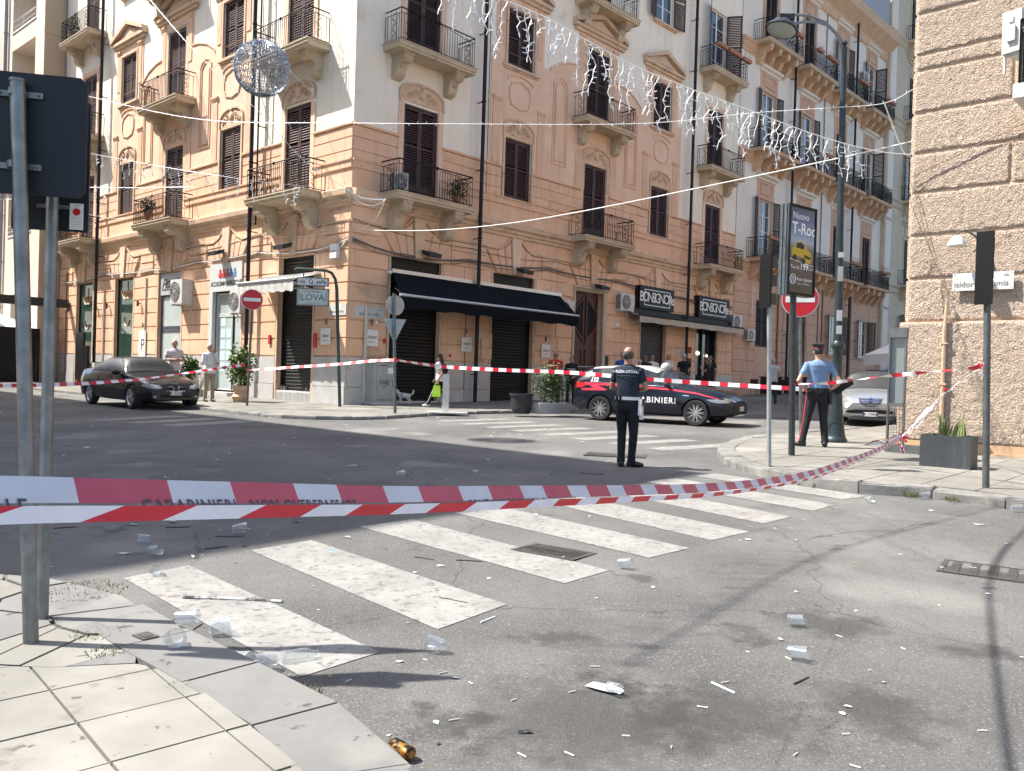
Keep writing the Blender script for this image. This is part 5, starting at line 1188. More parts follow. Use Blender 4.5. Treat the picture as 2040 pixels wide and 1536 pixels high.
c = MB(); c.box(-.085, .025, -.075, .075, .04, -.055); c.tube([(0, 0, -.08), (0, 0, -.05)], .034, 12); add('clamp', c, GALV, o, M)
l = MB(); l.box(.075, .037, -.18, .143, .0398, -.04); lb = add('label_sticker', l, WHT, o, M); l = MB(); l.tube([(.109, .0345, -.085), (.109, .0366, -.085)], .02, 8); add('label_mark', l, RED, lb, M)
text('C E', .016, INK, lb, M @ tr(.109, .0355, -.053)); text('~~~~~~~\n~~~~~~\n~~~~~~~~\n~~~~~\n~~~~~~~', .012, INK, lb, M @ tr(.109, .0355, -.14))
# no entry sign left, in front of the shops
q = (-7.653, 24.825, 0.454); tq = (-7.600, 24.100, 3.526); o = thing('no_entry_sign', 'no entry sign in front of the sunlit shops at the left', 'road sign', tr(*q)); tq = V(at_fix := (-7.569, 24.000, 3.517))
pole(o, q[0], q[1], .08, tq.z+.25, .035, mat('brown_pole', (.12,.11,.10), rough=.5, metal=.3), (tq.x-q[0], 0)); disc_sign(o, tr(tq.x, q[1]-.06, tq.z) @ yaw_to(q), .30)
# sign seen from behind: disc above a triangle
q = (-3.090, 22.830, 0.459); o = thing('road_sign', 'grey backs of a round and a triangular sign on one pole beside the corner', 'road sign', tr(*q)); y = q[1]
t_ = (-3.095, 22.000, 3.557); k = q[1]/22
pole(o, q[0], q[1], .08, (t_[2]-CAMH)*k+CAMH, .042, mat('green_grey_pole', (.10,.13,.13), (.16,.18,.18), 8, rough=.45, metal=.4), (t_[0]*k-q[0], 0))
c1 = (-3.061, 22.000, 3.263); cz1 = (c1[2]-CAMH)*k+CAMH; M = tr(c1[0]*k, y+.06, cz1) @ yaw_to(q); SGB = mat('sign_back', (.36,.41,.43), (.30,.35,.37), 6, rough=.4, metal=.4)
mb = MB(); mb.tube([(0, 0, 0), (0, .012, 0)], .27, 28); mb.box(-.2, -.03, -.02, .2, -.001, .02); add('round_plate', mb, SGB, o, M @ rotz(radians(28)))
mb = MB(); mb.ext([(-.31, -.36), (.31, -.36), (0, -1.02)][::-1], 0, .012); mb.box(-.2, -.03, -.5, .2, -.001, -.46); add('triangular_plate', mb, SGB, o, M @ rotz(radians(14)))
# arched green post with hanging street name and advert
q = (-5.074, 25.374, 0.486); o = thing('street_name_post', 'dark green arched post with hanging street name and garden advert panels', 'street sign', tr(*q)); f = q[1]/24.65
GRN = mat('dark_green_paint', (.025,.055,.045), rough=.45); Y = q[1]
def pxy(u, v): pass
A = [(-4.929, 24.650, 0.515), (-5.082, 24.650, 3.252), (-5.115, 24.650, 3.899), (-5.166, 24.650, 4.172), (-5.272, 24.650, 4.341), (-5.433, 24.650, 4.408), (-5.866, 24.650, 4.424), (-6.270, 24.650, 4.440), (-6.326, 24.650, 4.395)]
A = [(p[0]*f, Y, (p[2]-CAMH)*f+CAMH) for p in A]; A[0] = (q[0], Y, q[2]-.02)
mb = MB(); mb.tube(A, [.05]*3+[.045]*6, 8); add('arched_post', mb, GRN, o, MX.Identity(4), smooth=True)
def panel_px(a, b, m, name, d=.06): 
    x0, z1 = a[0]*f, (a[2]-CAMH)*f+CAMH; x1, z0 = b[0]*f, (b[2]-CAMH)*f+CAMH; mb = MB(); mb.box(x0, Y-d/2, z0, x1, Y+d/2, z1); w = .03; 
    fr_ = MB(); fr_.box(x0-w, Y-d*.8, z0-w, x1+w, Y+d*.8, z0); fr_.box(x0-w, Y-d*.8, z1, x1+w, Y+d*.8, z1+w); fr_.box(x0-w, Y-d*.8, z0, x0, Y+d*.8, z1); fr_.box(x1, Y-d*.8, z0, x1+w, Y+d*.8, z1)
    p_ = add(name, mb, m, o, MX.Identity(4)); add('panel_frame', fr_, GALV, p_, MX.Identity(4)); return p_, (x0, x1, z0, z1)
pn, (x0, x1, z0, z1) = panel_px((-6.233, 24.650, 4.167), (-5.377, 24.650, 3.978), WHT, 'name_panel'); text('via  Q. sella', .17, INK, pn, tr((x0+x1)/2, Y-.034, (z0+z1)/2), bold=.002)
ad, (x0, x1, z0, z1) = panel_px((-6.224, 24.650, 3.851), (-5.360, 24.650, 3.416), mat('pale_advert', (.52,.58,.55), rough=.5), 'advert_panel')
text('LOVA', .27, mat('advert_ink', (.05,.07,.07)), ad, tr((x0+x1)/2, Y-.034, (z0+z1)/2-.02)); text("IT'S A WORLD", .075, INK, ad, tr((x0+x1)/2, Y-.034, z1-.07)); text('garden food and more', .05, INK, ad, tr((x0+x1)/2, Y-.034, z0+.05))
mb = MB()
for s_ in (-1, 1):
    for k in range(5): xx = (x0+x1)/2+s_*((x1-x0)/2-.07); mb.tube([(xx, Y-.034, z0+.05+k*.06), (xx+s_*.03, Y-.034, z0+.1+k*.06), (xx+(.05-.02*k)*-s_, Y-.034, z0+.15+k*.06)], .006, 3)
add('leaf_print', mb, GRN, ad, MX.Identity(4))
for xx in (x0+.15, x1-.12): mb = MB(); mb.box(xx-.015, Y-.01, z1, xx+.015, Y+.01, A[6][2]); add('hanger', mb, GRN, o, MX.Identity(4))
# white stone post, cabinet
q = (-1.810, 23.549, 0.483); o = thing('stone_bollard', 'slim white square post at the kerb beside the walking woman', 'bollard', tr(*q)); mb = MB(); mb.box(-.085, -.085, 0, .085, .085, .55); mb.box(-.08, -.08, .55, .08, .08, 1.06); mb.box(-.5, -.28, -.02, .6, .3, .02); add('post_body', mb, WHTD, o)
CABG = mat('cabinet_grey', (.34,.36,.355), (.28,.30,.295), 3, rough=.5, spots=[((.20,.20,.19), 4, .64, .8)])
o = thing('utility_cabinet', 'grey utility cabinet with black scribbled graffiti beside the corner', 'cabinet', FR @ tr(1.05, -.15, G(-4, 27)+.08))
mb = MB(); mb.box(-.45, -.42, .1, .45, 0, 1.35); mb.extx([(-.46, 1.35), (.02, 1.35), (.02, 1.40), (-.40, 1.42)], -.48, .48); mb.box(-.47, -.42, 0, .47, 0, .1, 1); add('cabinet_body', mb, [CABG, MARB], o)
d = MB(); d.box(-.32, -.437, .17, .40, -.4201, 1.29); dd = add('cabinet_door', d, CABG, o); g = MB(); g.box(.31, -.445, .55, .35, -.437, .80, 0); g.box(.10, -.440, .98, .33, -.4371, 1.16, 1); add('door_handle', g, [BLK, WHT], dd)
g = MB(); rr = random.Random(9); ptz = [(-.2, .80), (-.16, .64), (-.13, .78), (-.10, .62), (-.05, .80), (-.02, .70), (-.08, .70), (-.01, .66), (.02, .78), (.03, .60), (.08, .80), (.06, .62), (.14, .78), (.10, .70), (.16, .68), (.12, .60), (.18, .80)]; g.tube([(x, -.4385, z) for x, z in ptz], .008, 4); g.tube([(-.12, -.4385, .55), (.0, -.4385, .57), (.03, -.4385, .54), (-.08, -.4385, .53)], .007, 4); g.box(-.2, -.4383, 1.22, .1, -.4372, 1.25); add('graffiti', g, INK, dd)
# ---- right pavement
def px_pole(base, tops): pass
o = thing('traffic_light', 'slim grey pole with narrow black traffic light seen from behind near the billboard', 'traffic light', tr(*(3.649, 12.055, 0.367))); b = (3.649, 12.055, 0.367); t = (3.555, 12.050, 3.334)
pole(o, b[0], b[1], .12, t[2]-.05, .031, mat('pale_grey_pole', (.27,.29,.295), (.33,.35,.35), 8, rough=.5, metal=.2), (t[0]-b[0], 0)); M = tr(t[0], t[1], 0) @ rotz(radians(120)); z1 = t[2]; z0 = (3.559, 12.050, 2.588)[2]
mb = MB(); mb.box(-.10, .04, z0, .10, .075, z1); add('backing_board', mb, BLK, o, M); mb = MB()
for k in range(3): zc = z0+.12+k*(z1-z0-.2)/2.1; mb = MB(); mb.box(-.07, -.09, zc-.08, .07, .035, zc+.08); add('lamp_housing', mb, mat('housing_grey', (.035,.04,.042), rough=.5), o, M)

# billboard
b = (4.469, 13.599, 0.402); o = thing('advertising_sign', 'tall dark advertising lightbox showing a yellow car on a black post', 'billboard', tr(*b)); y = b[1]
pole(o, b[0], b[1], .12, (4.408, 13.600, 2.924)[2]+.1, .05, mat('black_post', (.03,.035,.04), (.05,.055,.06), 6, rough=.45, metal=.3), ((4.408, 13.600, 2.924)[0]-b[0], 0), cap=False)
pc = V((4.448, 13.600, 3.617)); zt = (4.399, 13.600, 4.337)[2]; zb = (4.447, 13.600, 2.925)[2]
M = tr(pc.x, pc.y, (zt+zb)/2) @ rotz(radians(38)); H = (zt-zb)/2; Wd = .37
SLATE = mat('slate_frame', (.10,.13,.15), rough=.4, metal=.4)
mb = MB(); mb.box(-Wd, -.08, -H, Wd, .08, H); add('case', mb, SLATE, o, M)
f = MB()
for x0, x1, z0, z1 in ((-Wd, Wd, -H, -H+.04), (-Wd, Wd, H-.04, H), (-Wd, -Wd+.04, -H+.04, H-.04), (Wd-.04, Wd, -H+.04, H-.04)): f.box(x0, -.10, z0, x1, -.0805, z1)
add('front_frame', f, BLK, o, M)
for s_ in (-1,): e = MB(); e.box(-Wd-.012, -.05, -H, -Wd-.001, -.02, H); e.box(-Wd-.012, .02, -H, -Wd-.001, .05, H); add('side_rib', e, GALV, o, M)
# printed poster: strips of sky to road, a yellow car, words
def poster_mat():
    m = bpy.data.materials.new('poster_print'); m.use_nodes = True; t = m.node_tree; b_ = t.nodes['Principled BSDF']; tc = t.nodes.new('ShaderNodeTexCoord'); sx = t.nodes.new('ShaderNodeSeparateXYZ'); t.links.new(tc.outputs['Object'], sx.inputs[0])
    ma = t.nodes.new('ShaderNodeMath'); ma.operation = 'MULTIPLY_ADD'; ma.inputs[1].default_value = -.35; t.links.new(sx.outputs[0], ma.inputs[0]); t.links.new(sx.outputs[2], ma.inputs[2])
    r = t.nodes.new('ShaderNodeMapRange'); r.inputs[1].default_value = -H; r.inputs[2].default_value = H; t.links.new(sx.outputs[2], r.inputs[0]); c = t.nodes.new('ShaderNodeValToRGB'); t.links.new(r.outputs[0], c.inputs[0])
    e = c.color_ramp.elements; e[0].position = 0; e[0].color = (.055,.05,.045,1); e[1].position = 1; e[1].color = (.09,.105,.16,1)
    for p_, k in ((.30,(.085,.075,.065)), (.42,(.12,.11,.10)), (.52,(.16,.16,.16)), (.60,(.34,.40,.46)), (.68,(.20,.28,.42)), (.85,(.10,.14,.24))): q = e.new(p_); q.color = (*k, 1)
    t.links.new(c.outputs[0], b_.inputs['Base Color']); b_.inputs['Roughness'].default_value = .15; return m
p = MB(); p.box(-Wd+.04, -.086, -H+.04, Wd-.04, -.081, H-.04); po = add('poster', p, poster_mat(), o, M)
YEL = mat('yellow_print', (.50,.34,.03), rough=.4); 
c = MB(); c.ext([(-.28,-.02),(-.27,.10),(-.22,.15),(-.15,.25),(-.02,.27),(.10,.20),(.16,.12),(.25,.06),(.27,-.06),(.24,-.14),(.08,-.13),(.03,-.05),(-.10,-.02),(-.13,-.08),(-.22,-.06)], -.0875, -.0865); c.v = [(x, y, z*.8-.07) for x, y, z in c.v]; add('car_print', c, YEL, po, M)
c = MB(); c.ext([(-.17,.14),(-.13,.23),(-.02,.25),(.07,.19),(.03,.12)], -.0888, -.0878); c.ext([(.06,.02),(.24,-.01),(.24,-.06),(.07,-.04)], -.0888, -.0878)
for x, z in ((-.19, -.06), (.04, -.11)): c.tube([(x, -.0888, z), (x, -.0878, z)], .06, 12)
c.v = [(x, y, z*.8-.07) for x, y, z in c.v]; add('car_print_dark', c, INK, po, M); c = MB(); c.ext([(-.33,-.15),(.33,-.22),(.33,-.212),(-.33,-.14)], -.0875, -.0865); add('road_line_print', c, WP, po, M)
tp = mat('poster_white', (.82,.82,.82), rough=.3)
text('Nuovo', .155, tp, po, M @ tr(-.27, -.0875, H-.17), align='LEFT'); text('T-Roc', .25, tp, po, M @ tr(-.28, -.0875, H-.37), align='LEFT', bold=.004)
text('Tuo da', .08, tp, po, M @ tr(-.29, -.0875, -H+.44), align='LEFT'); text('199', .15, tp, po, M @ tr(-.04, -.0875, -H+.46), align='LEFT', bold=.003); text('€ al mese', .07, tp, po, M @ tr(.165, -.0875, -H+.44), align='LEFT')
text('Auto System', .08, tp, po, M @ tr(-.12, -.0875, -H+.26), align='LEFT'); text('Via Ugo La Malfa Palermo', .035, tp, po, M @ tr(-.12, -.0875, -H+.19), align='LEFT')
c = MB(); zc = -H+.25; c.tube([(-.22+.075*cos(2*pi*i/20), -.0875, zc+.075*sin(2*pi*i/20)) for i in range(21)], .006, 4); c.tube([(-.26, -.0875, zc+.055), (-.24, -.0875, zc), (-.22, -.0875, zc+.05), (-.20, -.0875, zc), (-.18, -.0875, zc+.055)], .005, 4); c.tube([(-.285, -.0875, zc+.03), (-.25, -.0875, zc-.06), (-.22, -.0875, zc), (-.19, -.0875, zc-.06), (-.155, -.0875, zc+.03)], .005, 4); add('round_logo', c, tp, po, M)
# no entry sign behind the billboard
b = (5.489, 16.181, 0.457); k = b[1]/16.2; s_ = (5.366, 16.200, 3.136); o = thing('no_entry_sign', 'no entry sign half hidden behind the advertising lightbox', 'road sign', tr(*b))
zc = (s_[2]-CAMH)*k+CAMH; pole(o, b[0], b[1], .12, zc+.3, .033, GALV, (s_[0]*k-b[0], 0)); disc_sign(o, tr(s_[0]*k, b[1]-.06, zc) @ yaw_to(b), .335)
# street lamp with cast foot and double arm
b = V((6.187, 16.349, 0.466)); LM = mat('lamp_post_green_grey', (.028,.042,.048), (.045,.06,.066), 6, rough=.4, metal=.4)
k = b.y/16.1; T = V((6.018, 16.100, 7.859)); T = V((T.x*k, b.y, (T.z-CAMH)*k+CAMH)); o = thing('street_lamp', 'tall dark street lamp with flared cast foot and curved double arm', 'street lamp', tr(b))
lean = (T-b); lean.z = 0
mb = MB(); mb.lathe([(.225, 0), (.225, .05), (.20, .08), (.18, .14), (.14, .45), (.115, .75), (.10, 1.0), (.12, 1.04), (.12, 1.10), (.092, 1.14), (.088, 1.75), (.125, 1.80), (.125, 1.86), (.09, 1.92)], 18); add('cast_foot', mb, LM, o, smooth=True)
mb = MB(); mb.tube([b+V((0, 0, 1.85)), b+lean*.45+V((0, 0, 3.6)), b+lean*.55+V((0, 0, 4.0)), T], [.080, .072, .066, .056], 12); mb.ball(T+V((0, 0, .08)), .06, 10, 6); add('shaft', mb, LM, o, MX.Identity(4), smooth=True)
for z, h_, lab in ((2.3, .2, WHT), (3.05, .28, WHTD), (3.5, .1, WHT), (2.05, .16, WHT)):
    c = MB(); q = b+lean*(z/7.5); c.box(-.05, -.085, 0, .05, -.078, h_); add('sticker', c, lab, o, tr(q.x, q.y, b.z+z))
px = lambda p: V((p[0]*k, b.y, (p[2]-CAMH)*k+CAMH))
arm1 = [px((6.016, 16.100, 7.906)), px((5.878, 16.100, 8.108)), px((5.654, 16.100, 8.316)), px((5.340, 16.100, 8.437)), px((5.039, 16.100, 8.447)), px((4.714, 16.100, 8.353))]
arm2 = [px((6.020, 16.100, 7.794)), px((5.849, 16.100, 8.126)), px((5.684, 16.100, 8.270)), px((5.513, 16.100, 8.321)), px((5.278, 16.100, 8.323)), px((5.064, 16.100, 8.279))]
for a in (arm1, arm2): mb = MB(); mb.tube(smooth3(a) if False else a, .028, 8); add('arm', mb, mat('arm_steel', (.22,.25,.27), rough=.35, metal=.6), o, MX.Identity(4), smooth=True)
c = px((4.842, 16.100, 8.179)); mb = MB(); mb.lathe([(.03, .22), (.07, .20), (.12, .16), (.20, .10), (.30, .0), (.31, -.03), (.27, -.04)], 20, cap=False); sh_ = add('lamp_shade', mb, LM, o, tr(c) @ MX.Rotation(radians(16), 4, 'Y') @ MX.Rotation(radians(-6), 4, 'X'), smooth=True)
g = MB(); g.lathe([(.27, -.04), (.18, -.09), (.02, -.11)], 16); add('lamp_glass', g, mat('lamp_lens', (.30,.32,.30), rough=.2), sh_, WM[sh_.name], smooth=True)
mb = MB(); q = c; mb.box(q.x-.06, q.y-.05, q.z+.16, q.x+.22, q.y+.05, q.z+.27); mb.tube([q+V((.1, 0, .2)), px((5.064, 16.100, 8.279)), px((4.909, 16.100, 8.424))], .02, 6); add('lamp_bracket', mb, PLASTD, o, MX.Identity(4))
# right pole with edge-on dark panel
b = (5.696, 10.236, 0.353); t = (5.613, 10.240, 3.406); o = thing('traffic_light', 'dark traffic light backing board on the bare pole in front of the stucco wall', 'traffic light', tr(*b)); RPX = t[0]; RPY = b[1]
pole(o, b[0], b[1], .12, t[2]-.05, .04, mat('dark_grey_pole', (.075,.08,.08), (.12,.125,.12), 7, rough=.5, metal=.3), (t[0]-b[0], 0)); z0 = (5.632, 10.240, 2.539)[2]; M = tr(t[0]+.01, t[1]-.0, 0) @ rotz(radians(122))
mb = MB(); mb.box(-.10, .045, z0, .10, .08, t[2]); add('backing_board', mb, BLK, o, M); mb = MB()
for kk in range(3): zc = z0+.13+kk*.28; mb = MB(); mb.box(-.08, -.0, zc-.10, .08, .044, zc+.10); add('lamp_housing', mb, mat('housing_grey', (0,0,0)), o, M)
for z, u in ((1.55, 0), (1.45, 0)): c = MB(); c.tube([(t[0]-.03, b[1]-.043, z+.25), (t[0]-.03, b[1]-.041, z+.25)], .02, 10); add('round_sticker', c, WHT, o, MX.Identity(4))
# planter with mother-in-law's tongue
o = thing('street_planter', 'dark grey box planter with striped pointed leaves against the stucco wall', 'planter', tr(*(6.331, 12.428, 0.398))); c0 = V((5.979, 12.515, 0.396)); c1 = V((6.494, 12.079, 0.393)); u = (c1-c0); u.z = 0; Lx = u.length; u.normalize(); ang = atan2(u.y, u.x)
M = tr(c0) @ rotz(ang); D = .42; Hh = .46; WM[o.name] = o.matrix_world.copy()
mb = MB(); mb.box(0, 0, -.02, Lx, .02, Hh); mb.box(0, D-.02, -.02, Lx, D, Hh); mb.box(0, .0205, -.02, .02, D-.0205, Hh); mb.box(Lx-.02, .0205, -.02, Lx, D-.0205, Hh); add('box_sides', mb, PLANT, o, M)
mb = MB(); mb.box(.02, .02, .2, Lx-.02, D-.02, Hh-.05); add('soil', mb, SOIL, o, M)
rr = random.Random(21); SV = mat('striped_leaf_green', (.05,.10,.035), (.10,.15,.06), 14, rough=.45); SY = mat('leaf_edge_yellow', (.40,.38,.14), rough=.5)
for i in range(34):
    x = rr.uniform(.2, Lx-.12); 
    if .50*Lx < x < .60*Lx: x -= .12
    y = rr.uniform(.08, D-.08); h = rr.uniform(.20, .40); w = rr.uniform(.018, .030); a = rr.uniform(0, 3.1); lx, ly = rr.uniform(-.07, .07), rr.uniform(-.05, .05); mb = MB(); n = 6
    ca, sa = cos(a), sin(a)
    for j in range(n):
        t0, t1 = j/n, (j+1)/n; f_ = lambda t: (w*(1-.05-t**2.2*.95)+.002, x+lx*t*t, y+ly*t*t, Hh-.06+h*t)
        w0, x0_, y0_, z0_ = f_(t0); w1, x1_, y1_, z1_ = f_(t1)
        for s0, s1, mi in ((-1, -.72, 1), (-.72, .72, 0), (.72, 1, 1)):
            mb.add([(x0_+ca*w0*s0, y0_+sa*w0*s0, z0_), (x0_+ca*w0*s1, y0_+sa*w0*s1, z0_), (x1_+ca*w1*s1, y1_+sa*w1*s1, z1_), (x1_+ca*w1*s0, y1_+sa*w1*s0, z1_)], [(0, 1, 2, 3)], mi)
    add('leaf', mb, [SV, SY], o, M)
gl = MB()
for _ in range(260): x = rr.uniform(.03, Lx-.05); y = rr.uniform(-.01, D); z = Hh-.04+rr.random()*.05; a = rr.uniform(0, 6.3); s = .016; gl.add([(x, y, z), (x+s*cos(a), y+s*sin(a), z+.01), (x-s*sin(a), y+s*cos(a), z+.012)], [(0, 1, 2)])
add('low_weeds', gl, LEAF, o, M, kind='stuff')
# glass advertising totem on the corner of the stucco house, with cups on top
b = SC0+dR*.35+nL*.95-dL*(-.35); b = V((6.433, 14.156, 0.429))+V((.10,.35,0)); gx = (6.538, 14.600, 2.659)
o = thing('notice_case', 'narrow steel and glass notice case against the edge of the stucco wall', 'display case', tr(b)); zt = (6.424, 14.300, 2.535)[2]; M = tr(b) @ rotz(ang+radians(4)); hh = zt-b.z
mb = MB(); mb.box(-.16, -.10, .0, .02, .12, .14); mb.box(.0, -.12, .0, .40, .14, .14); add('foot', mb, GALVD, o, M)
mb = MB(); 
for x in (-.15, .10): mb.box(x-.012, -.05, .14, x+.012, .06, hh-.14)
mb.box(-.15, -.05, .78, .11, .06, .84); mb.box(-.16, -.06, hh-.16, .12, .08, hh); add('case_frame', mb, GALVD, o, M)
mb = MB(); mb.box(-.138, .0, .84, .088, .01, hh-.16); add('case_glass', mb, mat('case_glass', (.20,.23,.24), rough=.08, coat=.5), o, M)
mb = MB(); 
for k_ in range(14): mb.box(-.14, -.0, .16+k_*.044, .09, .006, .166+k_*.044)
for k_ in range(6): mb.box(-.135+k_*.042, -.001, .15, -.131+k_*.042, .007, .78)
add('wire_mesh', mb, CAST, o, M)
# dark bin on the far pavement and long hedge planters
o = thing('litter_tub', 'round dark plastic tub on the kerb left of the police car', 'tub', tr(*(0.276, 23.863, 0.507))); mb = MB(); mb.lathe([(.24, 0), (.31, .5), (.34, .5), (.34, .56), (.31, .56), (.28, .1), (.02, .1)], 20, cap=False); add('tub_body', mb, PLASTD, o, smooth=True)
def bush(o, M, c, r, n, m, size, seed, shape=1, name='foliage'):
    rr = random.Random(seed); mb = MB()
    for _ in range(n):
        a = rr.uniform(0, 2*pi); ph = math.acos(rr.uniform(-1, 1)); d = rr.random()**.45; wob = 1+.25*sin(a*3+seed)*sin(ph*4)
        p = V((c[0]+r[0]*d*wob*sin(ph)*cos(a), c[1]+r[1]*d*wob*sin(ph)*sin(a), c[2]+r[2]*d*wob*cos(ph)))
        q = Euler((rr.uniform(-1, 1), rr.uniform(-1, 1), rr.uniform(0, 6.3))).to_matrix(); s = size*rr.uniform(.6, 1.2); w = s*.28
        P = [p+q @ V(v) for v in ((0, 0, 0), (w, s*.45, .1*s), (0, s, 0), (-w, s*.45, .1*s))]; mb.add(P, [(0, 1, 2, 3)], rr.choice((0, 0, 1)) if isinstance(m, list) and len(m) > 1 else 0)
    return add(name, mb, m, o, M, kind='stuff')
def hedge(q, L, lab, seed, ang_):
    o = thing('hedge_planter', lab, 'planter', tr(*q) @ rotz(ang_)); mb = MB(); mb.add([(-L/2+.05,-.16,0),(L/2-.05,-.16,0),(L/2-.05,.16,0),(-L/2+.05,.16,0),(-L/2,-.2,.3),(L/2,-.2,.3),(L/2,.2,.3),(-L/2,.2,.3)], [(0,3,2,1),(4,5,6,7),(0,1,5,4),(1,2,6,5),(2,3,7,6),(3,0,4,7)]); add('trough', mb, MARB if seed == 1 else mat('grey_brown_trough', (.12,.11,.10)), o)
    bush(o, WM[o.name], (0, 0, .82), (L*.52, .3, .55), 1500, [LEAFD, LEAF], .085, seed); bush(o, WM[o.name], (0, 0, 1.0), (L*.5, .32, .5), 220, [LEAFY, LEAF], .09, seed+9, name='bright_shoots')
    s = MB(); rr = random.Random(seed)
    for _ in range(10): x = rr.uniform(-L/2+.1, L/2-.1); s.cyl((x, 0, .25), (x+rr.uniform(-.2, .2), rr.uniform(-.15, .15), 1.1), .012, .005, 5)
    add('stems', s, BARK, o, kind='stuff')
hedge((1.128, 24.182, 0.520), 1.25, 'green hedge in a long trough behind the police car tail', 1, AZL*0+radians(40)); hedge((4.379, 38.242, 0.800), 1.2, 'dark hedge top behind the police car roof', 2, radians(42))
def ficus(q, r_, h, lab, seed, pot=True, col=(LEAF, LEAFY)):
    o = thing('potted_ficus', lab, 'potted plant', tr(*q)); mb = MB()
    if pot: mb.lathe([(.20, 0), (.24, .03), (.27, .16), (.20, .24), (.19, .27), (.24, .34), (.28, .5), (.25, .5), (.2, .44)], 8, cap=False); mb.lathe([(.2, .44), (.01, .44)], 8, m=1, cap=False); add('faceted_pot', mb, [POTB, SOIL], o)
    s = MB(); rr = random.Random(seed); z0 = .42 if pot else 0
    for k in range(6): a = k*1.05; s.tube([(0, 0, z0), (.05*cos(a), .05*sin(a), z0+h*.3), (r_*.5*cos(a), r_*.5*sin(a), z0+h*.6)], [.018, .012, .006], 5)
    add('stems', s, BARK, o); bush(o, WM[o.name], (0, 0, z0+h*.55), (r_, r_, h*.52), 1300, list(col), .13, seed)
ficus((-8.537, 26.964, 0.484), .42, 1.25, 'leafy green ficus in a faceted beige pot by the academy shop', 3)
ficus((-11.971, 31.889, 0.541), .34, .9, 'second green shrub between the two standing men', 5, col=(LEAF, LEAFD))
o = thing('potted_plant', 'dry grey twiggy plant beside the standing men', 'potted plant', tr(*(-10.814, 29.694, 0.512))); s = MB(); rr = random.Random(8)
for _ in range(60): a = rr.uniform(0, 6.3); h = rr.uniform(.3, .75); s.tube([(0, 0, .2), (.12*cos(a), .12*sin(a), .2+h*.5), (.28*cos(a), .28*sin(a), .2+h)], .006, 3)
s.lathe([(.15, 0), (.2, .25), (.17, .25)], 8); add('twigs', s, mat('grey_twig', (.32,.30,.27)), o)
# plants on the corner balconies
for (F, x, y, z, r, lab, sd_) in ((FR, 3.95, -.55, 7.55, (.35, .25, .45), 'bushy plant at the right of the first floor corner balcony', 1), (FL, -21.3, -.5, 17.15, (.4, .3, .5), 'potted shrub on the top left balcony', 4), (FL, -13.0, -.5, 7.75, (.4, .25, .35), 'dark covered plants on the low middle balcony', 6)):
    o = thing('balcony_plant', lab, 'plant', F @ tr(x, y, z)); bush(o, WM[o.name], (0, 0, .25), r, 500, [LEAFD, LEAF] if sd_ != 6 else [mat('dark_cover', (.03,.035,.035)), LEAFD], .09, sd_); mb = MB(); mb.lathe([(.12, -.3), (.16, 0), (.13, 0)], 8); add('pot', mb, TERRA, o)
# black pavement gazebo of the bar at far left
o = thing('pavement_gazebo', 'black framed dining tent with clear side sheets and white roof at the far left', 'gazebo', tr(*(-13.711, 24.429, 0.393))); F_g = FL; x0, x1, y0, y1 = -30.5, -22.9, -4.1, -1.2; zg = 1.0
def gz_(x, y): p = FL @ V((x, y, 0)); return G(p.x, p.y)
mb = MB()
for x in (x0, (x0+x1)/2, x1):
    for y in (y0, y1): mb.box(x-.07, y-.07, gz_(x, y), x+.07, y+.07, 3.0)
mb.box(x0, y0-.08, 2.85, x1, y0+.08, 3.15); mb.box(x0, y1-.08, 2.85, x1, y1+.08, 3.15); mb.box(x0-.08, y0+.081, 2.85, x0+.08, y1-.081, 3.15); mb.box(x1-.08, y0+.081, 2.85, x1+.08, y1-.081, 3.15); add('frame', mb, BLK, o, FL)
mb = MB(); xm = (x0+x1)/2; ym = (y0+y1)/2; mb.add([(x0, y0, 3.16), (x1, y0, 3.16), (x1, y1, 3.16), (x0, y1, 3.16), (xm-1.5, ym, 4.0), (xm+1.5, ym, 4.0)], [(0, 1, 5, 4), (1, 2, 5), (2, 3, 4, 5), (3, 0, 4)]); add('roof_sheet', mb, WHT, o, FL)
mb = MB(); mb.box(x0+.08, y0-.03, .2, x1-.08, y0+.03, 1.45); mb.box(x1-.03, y0+.09, .2, x1+.03, y1-.09, 1.5); add('lower_panel', mb, BLK, o, FL)
PLS = mat('clear_plastic', (.22,.21,.19), (.10,.10,.09), 1.5, rough=.18, coat=.4, alpha=.75)
mb = MB(); mb.box(x0+.08, y0-.012, 1.46, x1-.08, y0+.012, 2.84); add('clear_sheet', mb, PLS, o, FL); mb = MB(); mb.box(x1-.012, y0+.08, 1.5, x1+.012, y1-.08, 2.84); add('side_sheet', mb, BLK, o, FL)
o = thing('steel_canopy_frame', 'dark steel beam frame above the dining tent', 'frame', FL @ tr(-26, -3, 4.2)); mb = MB(); mb.box(-31, -3.4, 4.55, -22.2, -3.25, 4.75); mb.box(-26.1, -3.4, 1.6, -25.9, -3.25, 4.55); mb.box(-28.6, -3.4, 1.6, -28.42, -3.25, 4.55); mb.box(-22.4, -3.3, 4.2, -22.2, -.1, 4.6); add('beams', mb, PLASTD, o, FL)
o = thing('menu_board', 'tall dark board leaning by the green glass shopfront', 'board', FL @ tr(-19.5, -.6, .8)); mb = MB(); mb.box(-.1, -.1, 0, .75, 0, 2.15); mb.box(.75, -.1, 0, 1.25, 0, 1.55); add('boards', mb, BLK, o)
